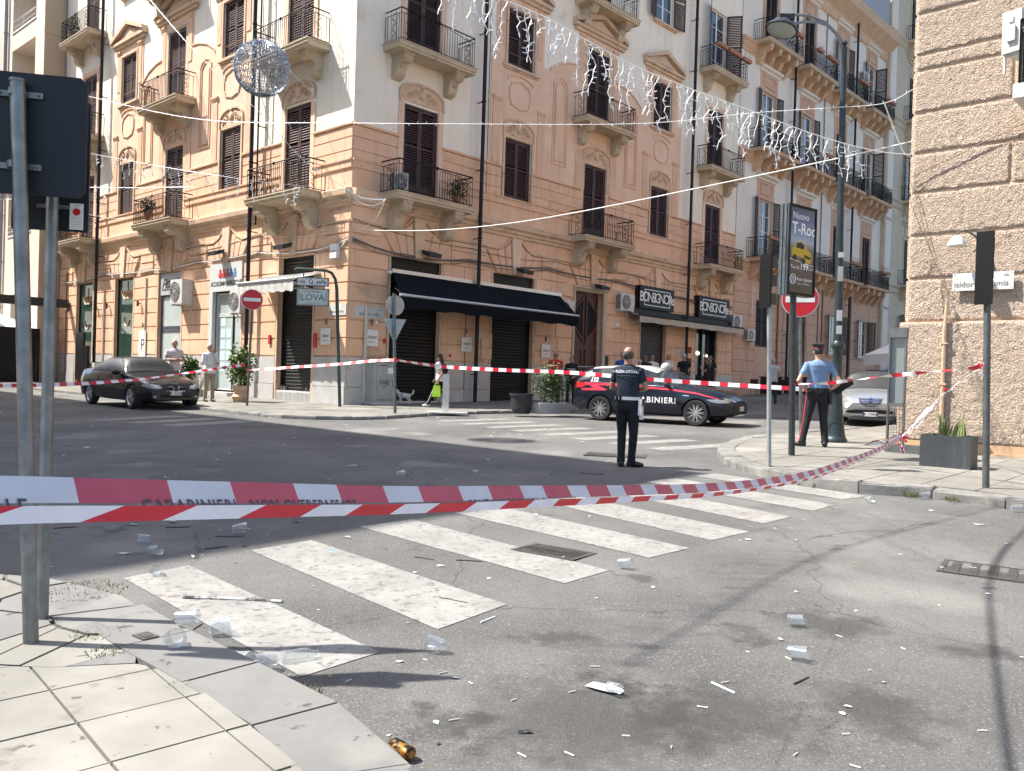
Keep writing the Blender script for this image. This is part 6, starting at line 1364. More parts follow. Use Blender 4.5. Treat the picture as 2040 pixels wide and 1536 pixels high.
# white parasol far right
q = V((17.885, 39.907, 0.950)); o = thing('market_parasol', 'square white parasol partly hidden by the stucco house', 'parasol', tr(q)); pt = V((14.362, 32.000, 3.155)); mb = MB(); a = 1.2; z = pt.z; c = V((pt.x+.4, pt.y, 0))
mb.add([(c.x-a, c.y-a, z-.35), (c.x+a, c.y-a, z-.35), (c.x+a, c.y+a, z-.35), (c.x-a, c.y+a, z-.35), (c.x, c.y, z+.35), (c.x-a, c.y-a, z-.75), (c.x+a, c.y-a, z-.75), (c.x-a, c.y+a, z-.75)], [(0, 1, 4), (1, 2, 4), (2, 3, 4), (3, 0, 4), (5, 6, 1, 0), (7, 5, 0, 3)]); add('canopy', mb, WHT, o, MX.Identity(4)); mb = MB(); mb.cyl((c.x-.3, c.y, G(c.x, c.y)), (c.x-.3, c.y, z+.3), .03); add('mast', mb, ALU, o, MX.Identity(4))
for k_, (s_, yy) in enumerate(((45, 1.6), (48, 2.2))):
    p = C0+dR*s_+nR*yy; o = thing('street_shrub', 'dark shrub on the far pavement behind the silver car' if k_ == 0 else 'second dark shrub farther along the far pavement', 'shrub', tr(p.x, p.y, G(p.x, p.y))); bush(o, WM[o.name], (0, 0, 1.0), (1.1, 1.0, 1.1), 900, [LEAFD, LEAF], .2, 40+k_)
# bar tables, chairs and stacked boxes beyond the police car
def cafe_chair(M, lab):
    o = thing('cafe_chair', lab, 'chair', M, 'dark chairs outside the bar'); mb = MB(); mb.box(-.22, -.22, .43, .22, .22, .47); add('seat', mb, PLASTD, o); mb = MB(); mb.box(-.22, .19, .47, .22, .23, .85); add('backrest', mb, PLASTD, o)
    for x in (-.19, .19):
        for y in (-.19, .19): mb = MB(); mb.cyl((x, y, 0), (x, y, .43), .015, n=5); add('leg', mb, PLASTD, o)
    return o
ch = None
for k_, (s_, off, rz) in enumerate(((24.5, 1.3, .3), (25.8, 1.5, 2.0), (27.2, 1.3, -.6), (28.3, 1.6, 1.2), (29.5, 1.3, .2), (31.5, 1.4, 2.5))):
    p = C0+dR*s_+nR*off; M = tr(p.x, p.y, G(p.x, p.y)+.08) @ rotz(rz)
    lab = ['dark bar chair nearest the bar door', 'dark bar chair turned to the street', 'dark bar chair beside the low wall', 'dark bar chair behind the traffic light pole', 'dark bar chair behind the billboard post', 'dark bar chair near the street door'][k_]
    if ch is None: ch = cafe_chair(M, lab)
    else: copy_tree(ch, M, lab)
for k_, (s_, off) in enumerate(((25.1, 1.8), (27.8, 1.9))):
    p = C0+dR*s_+nR*off; o = thing('cafe_table', 'dark bar table with black cover' if k_ == 0 else 'second dark bar table farther right', 'table', tr(p.x, p.y, G(p.x, p.y)+.08)); mb = MB(); mb.box(-.45, -.35, .1, .45, .35, .95); mb.box(-.5, -.4, .95, .5, .4, .99); add('covered_top', mb, BLK, o)

# ---------------------------------------------------------------- cars
def catmull(P, t):
    n = len(P)-1; i = min(int(t*n), n-1); u = t*n-i
    p = [P[max(i-1, 0)], P[i], P[i+1], P[min(i+2, n)]]
    return [.5*((2*b)+(-a+c)*u+(2*a-5*b+4*c-d)*u*u+(-a+3*b-3*c+d)*u**3) for a, b, c, d in zip(*p)]
def interp(tab, x):         # piecewise monotone-ish interpolation of rows keyed by x
    if x <= tab[0][0]: return tab[0][1:]
    for a, b in zip(tab, tab[1:]):
        if x <= b[0]:
            t = (x-a[0])/(b[0]-a[0]); return [p+(q-p)*t for p, q in zip(a[1:], b[1:])]
    return tab[-1][1:]
def loft_car(spec, N=64):
    """spec['rows']: x, half width, z floor, z shoulder, half width shoulder, z belt, half width belt, z roof, half width roof edge ; x from nose (0) to tail (-L)"""
    st = []; xs = spec['xs']; rows = spec['rows']; grid = []
    def prof(x):
        w, zf, zs, ws, zb, wb, zr, wr = interp(rows, x)
        P = [(0, zf), (w*.80, zf), (w*.96, zf+.05), (w, zf+.20), (w*1.002, (zf+.2+zs)/2), (ws, zs), (wb, zb), (wb+(wr-wb)*.5, zb+(zr-zb)*.55), (wr, zr-(zr-zb)*.10-.012), (wr*.82, zr-.008), (wr*.42, zr+.008), (0, zr+.012)]
        return P
    return xs, [prof(x) for x in xs]
def smooth_rows(grid, k=1):
    for _ in range(k):
        g = [r[:] for r in grid]
        for i in range(1, len(grid)-1):
            for j in range(len(grid[0])):
                a, b, c = grid[i-1][j], grid[i][j], grid[i+1][j]; g[i][j] = ((a[0]+2*b[0]+c[0])/4, (a[1]+2*b[1]+c[1])/4)
        grid = g
    return grid
def make_car(name, label, M, spec, paint, roofpaint=None, cat='car'):
    root = thing(name, label, cat, M); xs, grid = loft_car(spec); grid = smooth_rows(grid, spec.get('sm', 2))
    n = len(grid[0]); vs = []; fs = []; tag = []
    for x, row in zip(xs, grid):
        for y, z in row: vs.append((x, y, z))
        for y, z in row[1:-1][::-1]: vs.append((x, -y, z))
    m = 2*n-2
    W = spec['win']; gl = {'windscreen': [], 'rear_window': [], 'side_window': [], 'side_window_b': []}
    for i in range(len(xs)-1):
        xm = (xs[i]+xs[i+1])/2
        for j in range(m):
            k = (j+1) % m; f = (i*m+j, (i+1)*m+j, (i+1)*m+k, i*m+k)
            jj = j if j < n-1 else m-1-j     # band index 0..n-2
            w = None
            if W['ws'][0] < xm < W['ws'][1] and jj >= 8: w = 'windscreen'
            elif W['rw'][0] < xm < W['rw'][1] and jj >= 8: w = 'rear_window'
            elif any(a < xm < b for a, b in W['side']) and jj in (6, 7): w = 'side_window' if j < n-1 else 'side_window_b'
            if w: gl[w].append(f)
            else: fs.append(f); tag.append(1 if (roofpaint and jj >= 8 and W['ws'][0] > xm > W['rw'][1]) else 0)
    fs.append(tuple(range(m))); fs.append(tuple((len(xs)-1)*m+j for j in range(m-1, -1, -1))); tag += [0, 0]
    # closed body for the boolean cut of the wheel arches
    allf = fs+[f for g in gl.values() for f in g]; full = bpy.data.meshes.new('t'); full.from_pydata(vs, [], allf)
    bm = bmesh.new(); bm.from_mesh(full); bmesh.ops.recalc_face_normals(bm, faces=bm.faces[:]); bm.to_mesh(full)
    mats_ = [paint, roofpaint or paint, GLASS, PLASTD]
    for mm in mats_: full.materials.append(mm)
    ti = tag+[2]*(len(allf)-len(tag)); full.polygons.foreach_set('material_index', ti)
    ob = bpy.data.objects.new('t', full); COL.objects.link(ob)
    r = spec['wr']+.045; cut = MB()
    for xw in spec['axles']:
        for s_ in (-1, 1): cut.cyl((xw, s_*(spec['hw']-.24), spec['wr']), (xw, s_*(spec['hw']+.2), spec['wr']), r, n=28, m=0)
    cme = mesh_of('c', cut, [PLASTD]); co = bpy.data.objects.new('c', cme); COL.objects.link(co)
    md = ob.modifiers.new('b', 'BOOLEAN'); md.object = co; md.operation = 'DIFFERENCE'; md.solver = 'EXACT'; md.material_mode = 'TRANSFER'
    dg = bpy.context.evaluated_depsgraph_get(); res = bpy.data.meshes.new_from_object(ob.evaluated_get(dg))
    bpy.data.objects.remove(co); bpy.data.objects.remove(ob)
    bm = bmesh.new(); bm.from_mesh(res)
    gm = list(res.materials).index(GLASS) if GLASS in list(res.materials) else 2
    bvh = bvhtree.BVHTree.FromBMesh(bm)
    # split glass off into its own children
    gf = [f for f in bm.faces if f.material_index == gm]; parts = {'windscreen': MB(), 'rear_window': MB(), 'side_window': MB(), 'side_window_b': MB()}
    for f in gf:
        c = f.calc_center_median(); nn = f.normal
        kk = 'windscreen' if c.x > (W['ws'][0]+W['rw'][1])/2 and abs(nn.y) < .62 and nn.z > .2 and W['ws'][0] < c.x < W['ws'][1] else ('rear_window' if abs(nn.y) < .62 and W['rw'][0]-.05 < c.x < W['rw'][1]+.05 else ('side_window' if c.y > 0 else 'side_window_b'))
        parts[kk].add([v.co-nn*.006 for v in f.verts], [tuple(range(len(f.verts)))])
    bmesh.ops.delete(bm, geom=gf, context='FACES'); body = bpy.data.meshes.new(name+'_body'); bm.to_mesh(body); bm.free()
    for mm in res.materials: body.materials.append(mm)
    body.polygons.foreach_set('use_smooth', [True]*len(body.polygons)); body.set_sharp_from_angle(angle=radians(34))
    bo = put('body', body, root, M); CG = mat('car_glass', (.035,.05,.06), rough=.03, spec=.5, alpha=.5)
    for kk, g in parts.items():
        if g.f: add(kk.replace('_b', '') if kk.endswith('_b') else kk, g, spec.get('glass', CG), root, M, smooth=True, ang=30)
    full_bvh = bvhtree.BVHTree.FromPolygons([V(v) for v in vs], allf)
    root_spec[root.name] = (full_bvh, M, spec)
    # wheels
    for xw in spec['axles']:
        for s_ in (-1, 1):
            Mw = M @ tr(xw, s_*(spec['hw']-.10), spec['wr']) @ (rotz(0) if s_ > 0 else rotz(pi))
            w = MB(); R = spec['wr']; Y = .10
            w.T = MX.Rotation(radians(-90), 4, 'X')
            w.lathe([(R*.70, -.10), (R*.93, -.10), (R, -.07), (R, .06), (R*.94, .095), (R*.72, .09), (R*.69, .07), (R*.69, -.1)], 28, cap=False); tyre = mat('tyre_rubber', (.022,.022,.023), rough=.85)
            wo_ = add('wheel', w, tyre, root, Mw, smooth=True)
            rim = MB(); rim.T = w.T; rim.lathe([(R*.69, .088), (R*.66, .07), (R*.64, .03), (R*.64, -.08)], 28, cap=False); rim.lathe([(R*.13, .04), (R*.12, .075), (R*.02, .08)], 14)
            rim.T = None; q = spec.get('spokes', 5); 
            for k in range(q):
                for e in ((-.5, .5) if spec.get('split') else (0,)):
                    t = 2*pi*k/q; t2 = t+e*spec.get('split', 0); w0, w1 = R*.045, R*spec.get('sw', .07); a, b = R*.10, R*.66
                    cx0, cz0, cx1, cz1 = cos(t), sin(t), cos(t2), sin(t2); px_, pz_ = -sin(t2), cos(t2)
                    P = [(cx0*a+px_*w0, cz0*a+pz_*w0), (cx1*b+px_*w1, cz1*b+pz_*w1), (cx1*b-px_*w1, cz1*b-pz_*w1), (cx0*a-px_*w0, cz0*a-pz_*w0)]
                    rim.add([(x, .075 if i in (0, 3) else .068, z) for i, (x, z) in enumerate(P)]+[(x, .03, z) for x, z in P], [(0, 1, 2, 3), (4, 7, 6, 5), (0, 4, 5, 1), (2, 6, 7, 3), (1, 5, 6, 2)])
            ro = add('rim', rim, spec.get('rimm', ALU), wo_, Mw, smooth=True, ang=30)
            bk = MB(); bk.T = w.T; bk.lathe([(R*.64, -.02), (.01, -.02)], 24, cap=False); add('brake_disc', bk, mat('brake_dark', (.02,.02,.02), rough=.6), wo_, Mw)
    return root
root_spec = {}
def stick(root, mb, axis, sgn, m, name, off=.004, parent=None, ray_from=3.0):
    """lay a flat shape drawn in the car's own space onto the body: vertices are shot along the axis onto the surface"""
    bvh, M, spec = root_spec[root.name]; out = MB(); vs = []; ok = []
    for v in mb.v:
        v = V(v); o = v.copy(); d = V((0, 0, 0)); o[axis] = sgn*ray_from if axis != 0 else (ray_from if sgn > 0 else -spec['L']-ray_from); d[axis] = -sgn
        h = bvh.ray_cast(o, d)
        if h[0] is None: vs.append(v); ok.append(False)
        else: vs.append(h[0]-d*off); ok.append(True)
    out.v = [tuple(v) for v in vs]
    for f, mi in zip(mb.f, mb.m):
        if all(ok[i] for i in f): out.f.append(f); out.m.append(mi)
    if out.f: return add(name, out, m, parent or root, M, smooth=False)
def poly_grid(poly, axis, step=.03, m=0):      # flat polygon cut in small cells so it can follow a curved body; poly in (a, b)
    mb = MB(); a0, a1 = min(p[0] for p in poly), max(p[0] for p in poly); b0, b1 = min(p[1] for p in poly), max(p[1] for p in poly); poly = ccw(poly)
    i = a0
    while i < a1:
        j = b0
        while j < b1:
            c = sh_clip(poly, [(i, j), (i+step, j), (i+step, j+step), (i, j+step)])
            if len(c) > 2 and abs(area(c)) > 1e-7:
                P = [(0, a, b) if axis == 0 else ((a, 0, b) if axis == 1 else (a, b, 0)) for a, b in c]; mb.add(P, [tuple(range(len(P)))], m)
            j += step
        i += step
    return mb
def xs_for(L, marks, n=60):
    s = sorted(set([round(-L*i/n, 4) for i in range(n+1)]+[round(q, 4) for q in marks])); o = [s[0]]
    for q in s[1:]:
        if q-o[-1] > .02: o.append(q)
        elif q in [round(k, 4) for k in marks]: o[-1] = q
    return o[::-1]
LAMPG = mat('headlamp_glass', (.30,.33,.35), (.12,.13,.14), 30, rough=.08, coat=.8, objc=True); REDL = mat('tail_lamp_red', (.35,.01,.015), rough=.15, coat=.6); CHR = mat('chrome', (.65,.66,.68), rough=.15, metal=1)
PLATEW = mat('plate_white', (.70,.70,.68), rough=.4); PLATEB = mat('plate_blue', (.02,.08,.30), rough=.4)
def plate_front(root, x, z, txt, w=.36, sgn=1):
    M = WM[root.name] @ tr(x, 0, z) @ rotz(pi/2 if sgn > 0 else -pi/2)
    mb = MB(); mb.box(-w/2, -.012, -.055, w/2, 0, .055); mb.box(-w/2+.002, -.0135, -.05, -w/2+.035, -.0121, .05, 1); mb.box(w/2-.035, -.0135, -.05, w/2-.002, -.0121, .05, 1); p = add('number_plate', mb, [PLATEW, PLATEB], root, M); text(txt, .095, INK, p, M @ tr(0, -.0145, -.004), sp=.95)
def mirror(root, x, y, z, m):
    for s_ in (-1, 1): mb = MB(); mb.ball((x, s_*(y+.10), z), (.07, .11, .075), 10, 7); mb.cyl((x, s_*y*.95, z-.04), (x, s_*(y+.05), z-.02), .02, n=6); add('wing_mirror', mb, m, root, WM[root.name], smooth=True)
def seam(root, xs_, z0, z1, side=-1, m=None, slope=0):
    for x in xs_: stick(root, poly_grid([(x-.005, z0), (x+.005, z0), (x+.005+slope, z1), (x-.005+slope, z1)], 1, .12), 1, side, m or BLK, 'door_seam', .0015)
BLKC0 = mat('dark_seat', (.03,.03,.032), rough=.9)
# --- dark saloon at the left (nose towards the crossing)
L_ = 4.53
def rows_saloon(L, hw):
    return [(-L, hw*.80, .34, .62, hw*.80, .80, hw*.72, .86, hw*.66), (-L+.05, hw*.90, .26, .70, hw*.90, .92, hw*.84, 1.00, hw*.76), (-L+.35, hw*.98, .22, .74, hw*.98, .96, hw*.90, 1.06, hw*.80), (-L+.80, hw, .21, .74, hw*.99, .97, hw*.92, 1.10, hw*.74),
      (-L+1.35, hw, .20, .73, hw, .965, hw*.93, 1.37, hw*.62), (-L+1.95, hw, .20, .72, hw, .955, hw*.935, 1.42, hw*.66), (-L+2.5, hw, .20, .72, hw, .945, hw*.93, 1.41, hw*.66), (-L+2.85, hw, .20, .71, hw, .935, hw*.93, 1.33, hw*.64),
      (-1.42, hw, .20, .70, hw*.99, .92, hw*.90, 1.00, hw*.78), (-1.25, hw, .20, .69, hw*.99, .90, hw*.88, .96, hw*.74), (-.75, hw*.985, .21, .66, hw*.96, .84, hw*.84, .90, hw*.68), (-.35, hw*.95, .22, .62, hw*.92, .77, hw*.78, .82, hw*.60), (-.10, hw*.86, .24, .56, hw*.82, .67, hw*.70, .71, hw*.55), (0, hw*.74, .28, .50, hw*.70, .58, hw*.62, .61, hw*.50)]
hw = .905
spec = dict(L=L_, hw=hw, rows=sorted(rows_saloon(L_, hw)), wr=.325, axles=(-.80, -.80-2.76), win=dict(ws=(-1.42-.58, -1.42+.02), rw=(-L_+.82, -L_+1.34), side=[(-L_+1.0, -L_+2.02), (-L_+2.10, -1.55)]), spokes=5, split=.35, sw=.035, sm=2)
spec['xs'] = xs_for(L_, [-1.42, -2.0, -L_+.8, -L_+1.35])
BLKP = mat('black_car_paint', (.006,.008,.014), rough=.16, spec=.35, coat=.35, spots=[((.05,.05,.05), 30, .5, .9)])
wf = V((-10.293, 23.338, 0.324)); wr_ = V((-12.259, 25.272, 0.341)); d = V((-dL.x, -dL.y, 0)); 
def car_matrix(front_contact, heading, spec, side):
    """place so that the near side front wheel stands at front_contact; side -1: near side is the car's right"""
    h = V((heading.x, heading.y, 0)).normalized(); lft = V((-h.y, h.x, 0)); o = V((front_contact.x, front_contact.y, 0))-h*spec['axles'][0]-lft*side*(spec['hw']-.1)
    R = MX(((h.x, lft.x, 0, 0), (h.y, lft.y, 0, 0), (0, 0, 1, 0), (0, 0, 0, 1)))
    return tr(o.x, o.y, G(o.x, o.y)) @ MX.Identity(4) @ (MX(((1, 0, 0, 0), (0, 1, 0, 0), (GA, GB, 1, 0), (0, 0, 0, 1)))) @ R
M = car_matrix(wf, d, spec, -1)
c1 = make_car('saloon_car', 'black four door saloon parked in front of the two standing men', M, spec, BLKP)
for s_ in (-1, 1):
    stick(c1, poly_grid([(s_*.36, .585), (s_*.44, .66), (s_*.74, .72), (s_*.80, .64), (s_*.70, .585), (s_*.50, .56)], 0, .03), 0, 1, LAMPG, 'headlight', .006)
    k = MB(); k.tube([(.012, s_*.055, .585), (.014, s_*.075, .52), (-.0, s_*.25, .515), (-.02, s_*.285, .55), (-.02, s_*.26, .61), (.0, s_*.10, .63), (.012, s_*.055, .585)], .012, 6); k2 = add('kidney_grille', k, CHR, c1, M, smooth=True)
    stick(c1, poly_grid([(s_*.06, .59), (s_*.08, .525), (s_*.25, .52), (s_*.27, .56), (s_*.25, .605), (s_*.10, .625)], 0, .03), 0, 1, BLK, 'grille_mesh', .004, k2)
    stick(c1, poly_grid([(s_*.58+.05*cos(t), .36+.035*sin(t)) for t in [2*pi*i/10 for i in range(10)]], 0, .03), 0, 1, LAMPG, 'fog_lamp', .006)
stick(c1, poly_grid([(-.45, .33), (.45, .33), (.40, .42), (-.40, .42)], 0, .04), 0, 1, BLK, 'lower_intake', .004)
plate_front(c1, .02, .455, 'EC 836BL', .36); mirror(c1, -1.62, .86, .98, BLKP); seam(c1, (-1.28, -2.36, -3.2), .30, .93)
stick(c1, poly_grid([(-3.35, .955), (-1.5, .93), (-1.5, .945), (-3.35, .97)], 1, .08), 1, -1, CHR, 'window_trim', .004)
mb = MB(); mb.tube([(-.45, .03*cos(t), .80+.03*sin(t)) for t in [0]], .03, 8) if False else None
for x in (-2.25, -3.1): stick(c1, poly_grid([(x, .80), (x+.16, .80), (x+.16, .83), (x, .83)], 1, .05), 1, -1, BLKP, 'door_handle', .02)
for P_ in ([(-1.40,-.80),(-1.36,-.80),(-1.36,.80),(-1.40,.80)], [(-2.03,-.60),(-1.99,-.60),(-1.99,.60),(-2.03,.60)], [(-1.40,-.84),(-1.40,-.78),(-2.03,-.56),(-2.03,-.62)], [(-1.40,.84),(-1.40,.78),(-2.03,.56),(-2.03,.62)]): stick(c1, poly_grid(P_, 2, .05), 2, 1, BLK, 'windscreen_frame', .008)
INT = mat('beige_seat', (.42,.38,.30), rough=.9)
for x, y in ((-2.35, .36), (-2.35, -.36)):
    mb = MB(); mb.ball((x, y, .80), (.10, .22, .33), 10, 8); mb.ball((x, y, 1.20), (.05, .12, .08), 10, 6); add('seat', mb, INT if y < 0 else BLKC0, c1, WM[c1.name], smooth=True)
mb = MB(); mb.ball((-3.15, 0, .80), (.10, .62, .30), 12, 8); mb.box(-1.75, -.68, .80, -1.35, .68, .88); add('dashboard', mb, INT, c1, WM[c1.name], smooth=True)
# --- police hatchback
def rows_hatch(L, hw, zr=1.48, nose=.80):
    return [(-L, hw*.82, .38, .70, hw*.84, .92, hw*.74, .98, hw*.66), (-L+.06, hw*.92, .27, .78, hw*.93, 1.02, hw*.84, 1.12, hw*.72), (-L+.30, hw*.98, .23, .80, hw*.98, 1.04, hw*.88, 1.38, hw*.64), (-L+.55, hw, .22, .80, hw*.99, 1.03, hw*.90, zr-.055, hw*.63), (-L+1.2, hw, .21, .79, hw, 1.00, hw*.92, zr-.012, hw*.66),
      (-L+1.9, hw, .21, .78, hw, .985, hw*.93, zr, hw*.67), (-L+2.45, hw, .21, .77, hw, .97, hw*.93, zr-.03, hw*.66), (-1.95, hw, .21, .76, hw, .955, hw*.93, zr-.16, hw*.64),
      (-1.10, hw, .21, .74, hw*.99, .93, hw*.90, 1.00, hw*.78), (-.95, hw*.995, .21, .73, hw*.985, .915, hw*.88, .975, hw*.74), (-.55, hw*.97, .22, .70, hw*.95, .86, hw*.83, .92, hw*.68), (-.25, hw*.92, .23, .64, hw*.90, .79, hw*.76, .84, hw*.62), (-.06, hw*.82, .25, .56, hw*.80, .70, hw*.66, .74, hw*.54), (0, hw*.70, .30, .48, hw*.68, .60, hw*.58, .64, hw*.48)]
L2 = 4.37; hw = .90
spec = dict(L=L2, hw=hw, rows=sorted(rows_hatch(L2, hw)), wr=.325, axles=(-.88, -.88-2.638), win=dict(ws=(-1.98, -1.08), rw=(-L2+.10, -L2+.50), side=[(-L2+.52, -L2+.92), (-L2+.97, -L2+1.80), (-L2+1.88, -1.35)]), spokes=10, split=.22, sw=.022, rimm=mat('polished_rim', (.60,.60,.61), rough=.2, metal=.9), sm=2)
spec['xs'] = xs_for(L2, [-1.08, -1.98, -L2+.5, -L2+.1, -L2+.55])
CARB = mat('police_car_navy', (.006,.008,.015), (.008,.011,.02), 1, rough=.15, spec=.35, coat=.4)
def stripe_mat():
    return mat('red_livery', (.62,.03,.06), rough=.25, coat=.6)
STR = stripe_mat(); CW = mat('livery_white', (.78,.78,.78), rough=.3, coat=.4)
wr2 = V((2.208, 22.982, 0.429)); wf2 = V((4.818, 21.409, 0.424)); hd = (wf2-wr2); hd.z = 0
mid = (wf2+wr2)/2; hdn = hd.normalized(); fc = mid+hdn*1.319
M = car_matrix(fc, hdn, spec, -1)
c2 = make_car('police_car', 'dark blue police hatchback with red stripe and white lettering parked across the side street', M, spec, CARB, roofpaint=mat('white_roof_paint', (.62,.62,.62), rough=.25, coat=.6))
# red stripe along the flank with the arrow at the tail
stick(c2, poly_grid([(-4.02, .93), (-3.0, .925), (-1.55, .865), (-.9, .80), (-.32, .685), (-.32, .70), (-.9, .835), (-1.55, .905), (-3.0, .985), (-4.0, 1.0)], 1, .06), 1, -1, STR, 'red_stripe', .003)
stick(c2, poly_grid([(-4.05, .78), (-3.35, .80), (-3.32, .83), (-3.62, .925), (-3.85, .925), (-3.7, .85), (-4.08, .83)], 1, .05), 1, -1, STR, 'red_stripe', .003)
tm = text_mb('CARABINIERI', .205, sp=1.22, bold=.006); tm.v = [(x-2.10, 0, y+.60) for x, y, z in tm.v]; stick(c2, tm, 1, -1, CW, 'lettering', .004)
tm = text_mb('112', .15, bold=.006); tm.v = [(x-3.72, 0, y+1.07) for x, y, z in tm.v]; stick(c2, tm, 1, -1, CW, 'lettering', .006)
stick(c2, poly_grid([(-4.34, .84), (-4.05, .86), (-3.92, .93), (-4.05, .99), (-4.30, 1.02)], 1, .05), 1, -1, REDL, 'tail_light', .006)
for s_ in (-1,): stick(c2, poly_grid([(-.62, .67), (-.36, .685), (-.12, .66), (-.06, .60), (-.30, .585), (-.50, .615)], 1, .04), 1, -1, LAMPG, 'headlight', .006)
for s_ in (-1, 1): stick(c2, poly_grid([(s_*.35, .60), (s_*.72, .64), (s_*.72, .72), (s_*.5, .69)], 0, .04), 0, 1, LAMPG, 'headlight', .006)
stick(c2, poly_grid([(-.5, .36), (.5, .36), (.55, .60), (-.55, .60)], 0, .05), 0, 1, BLK, 'front_grille', .006); plate_front(c2, .03, .45, 'EI 112', .36)
seam(c2, (-1.30, -2.32), .30, .95); seam(c2, (-3.22,), .55, .98, slope=-.1)
for x in (-2.22, -3.12): stick(c2, poly_grid([(x, .845), (x+.19, .84), (x+.19, .87), (x, .875)], 1, .05), 1, -1, CARB, 'door_handle', .022)
stick(c2, poly_grid([(-1.22, .74), (-1.06, .735), (-1.06, .76), (-1.22, .765)], 1, .05), 1, -1, CHR, 'side_badge', .004)
stick(c2, poly_grid([(-3.86, 1.02), (-3.0, .99), (-1.5, .945), (-1.5, .957), (-3.0, 1.003), (-3.86, 1.035)], 1, .08), 1, -1, CHR, 'window_trim', .004)
mirror(c2, -1.62, .86, 1.0, CARB)
mb = MB(); mb.lathe([(.17, 0), (.165, .07), (.13, .14), (.06, .18), (.01, .19)], 14); add('roof_beacon_cover', mb, mat('pale_beacon', (.40,.41,.42), (.30,.31,.32), 9, rough=.5), c2, M @ tr(-1.95, -.20, 1.425) @ MX.Scale(.8, 4), smooth=True)
mb = MB(); mb.box(-4.36, -.55, 1.40, -4.02, .55, 1.43); add('roof_spoiler', mb, mat('spoiler_grey', (.10,.10,.105), rough=.3), c2, M)
# --- silver small car on the right, seen from the front
L3 = 3.84; hw = .83
spec = dict(L=L3, hw=hw, rows=sorted(rows_hatch(L3, hw, 1.50)), wr=.30, axles=(-.78, -.78-2.39), win=dict(ws=(-1.86, -1.02), rw=(-L3+.10, -L3+.45), side=[(-L3+.55, -L3+1.25), (-L3+1.33, -1.30)]), spokes=7, sw=.05, sm=3)
spec['xs'] = xs_for(L3, [-1.02, -1.86])
SILV = mat('silver_paint', (.36,.37,.38), rough=.28, metal=.55, coat=.7)
hd = V((-dR.x, -dR.y, 0)); 
def place_nose(p, hd, spec):
    h = hd.normalized(); lft = V((-h.y, h.x, 0)); R = MX(((h.x, lft.x, 0, 0), (h.y, lft.y, 0, 0), (0, 0, 1, 0), (0, 0, 0, 1)))
    return tr(p.x, p.y, G(p.x, p.y)) @ MX(((1, 0, 0, 0), (0, 1, 0, 0), (GA, GB, 1, 0), (0, 0, 0, 1))) @ R
a3 = radians(203); nose = V((9.462, 22.600, 0.567)); M = place_nose(nose, V((sin(a3), cos(a3), 0)), spec)
c3 = make_car('small_car', 'silver small hatchback facing the crossing, partly hidden by the notice case', M, spec, SILV)
for s_ in (-1, 1): stick(c3, poly_grid([(s_*.40, .62), (s_*.66, .66), (s_*.76, .76), (s_*.72, .82), (s_*.60, .76)], 0, .04), 0, 1, LAMPG, 'headlight', .008)
stick(c3, poly_grid([(-.30, .76), (.30, .76), (.26, .64), (.12, .54), (-.12, .54), (-.26, .64)], 0, .03), 0, 1, mat('blue_grille', (.02,.03,.06), rough=.3), 'grille', .006)
for q in range(5): w = .27-.028*q; stick(c3, poly_grid([(-w, .742-q*.04), (w, .742-q*.04), (w, .728-q*.04), (-w, .728-q*.04)], 0, .05), 0, 1, CHR, 'grille_bar', .014)
mb = MB(); mb.ball((.05, 0, .74), (.02, .06, .045), 10, 6); add('badge', mb, mat('badge_blue', (.04,.12,.35), rough=.2, coat=.6), c3, M, smooth=True)
stick(c3, poly_grid([(-.62, .36), (.62, .36), (.58, .43), (.35, .46), (-.35, .46), (-.58, .43)], 0, .05), 0, 1, BLK, 'lower_intake', .006); plate_front(c3, .03, .34, 'EK 199BC', .36); mirror(c3, -1.45, .80, .98, SILV)
# interior hint: seats behind the glass of the black saloon are left dark
# --- dark estate car farther up the street
L4 = 4.2; spec = dict(spec, L=L4, hw=.86, rows=sorted(rows_hatch(L4, .86, 1.47)), axles=(-.85, -3.4), win=dict(ws=(-1.95, -1.05), rw=(-L4+.1, -L4+.5), side=[(-L4+.6, -L4+1.5), (-L4+1.6, -1.35)])); spec['xs'] = xs_for(L4, [-1.05, -1.95])
a4 = radians(230); p4 = V((14.600, 37.177, 0.792)); M = place_nose(p4, V((sin(a4), cos(a4), 0)), spec)
c4 = make_car('parked_car', 'dark blue car parked farther up the street behind the silver one', M, spec, mat('dark_blue_paint', (.02,.035,.06), rough=.25, coat=.8)); mirror(c4, -1.5, .83, .98, BLK)
mb = MB(); mb.box(-2.4, -.5, 1.50, -2.36, .5, 1.53); mb.box(-3.2, -.5, 1.50, -3.16, .5, 1.53); add('roof_bars', mb, BLK, c4, M)

# ---------------------------------------------------------------- people
SKIN = mat('skin', (.46,.27,.19), (.40,.22,.155), 20, rough=.55, objc=True); SKINT = mat('tanned_skin', (.36,.20,.135), (.31,.165,.11), 20, rough=.55, objc=True)
HAIRG = mat('grey_hair', (.40,.39,.38), (.28,.27,.265), 60, rough=.8, objc=True); HAIRD = mat('dark_hair', (.015,.012,.011), (.03,.022,.018), 50, rough=.6, objc=True); HAIRB = mat('fair_hair', (.22,.14,.08), (.14,.085,.05), 50, rough=.6, objc=True)
def cloth(name, c, k=.75): return mat(name, c, tuple(v*k for v in c), 7, rough=.9, bump=.35, bsc=9, bdist=.02, objc=True)
NAVYC = cloth('navy_uniform', (.012,.020,.034)); NAVT = cloth('navy_trousers', (.006,.008,.013)); BLUC = cloth('light_blue_shirt', (.17,.26,.42), .85); BLKC = cloth('black_cloth', (.012,.012,.014)); SHOEB = mat('black_leather', (.010,.010,.011), rough=.35)
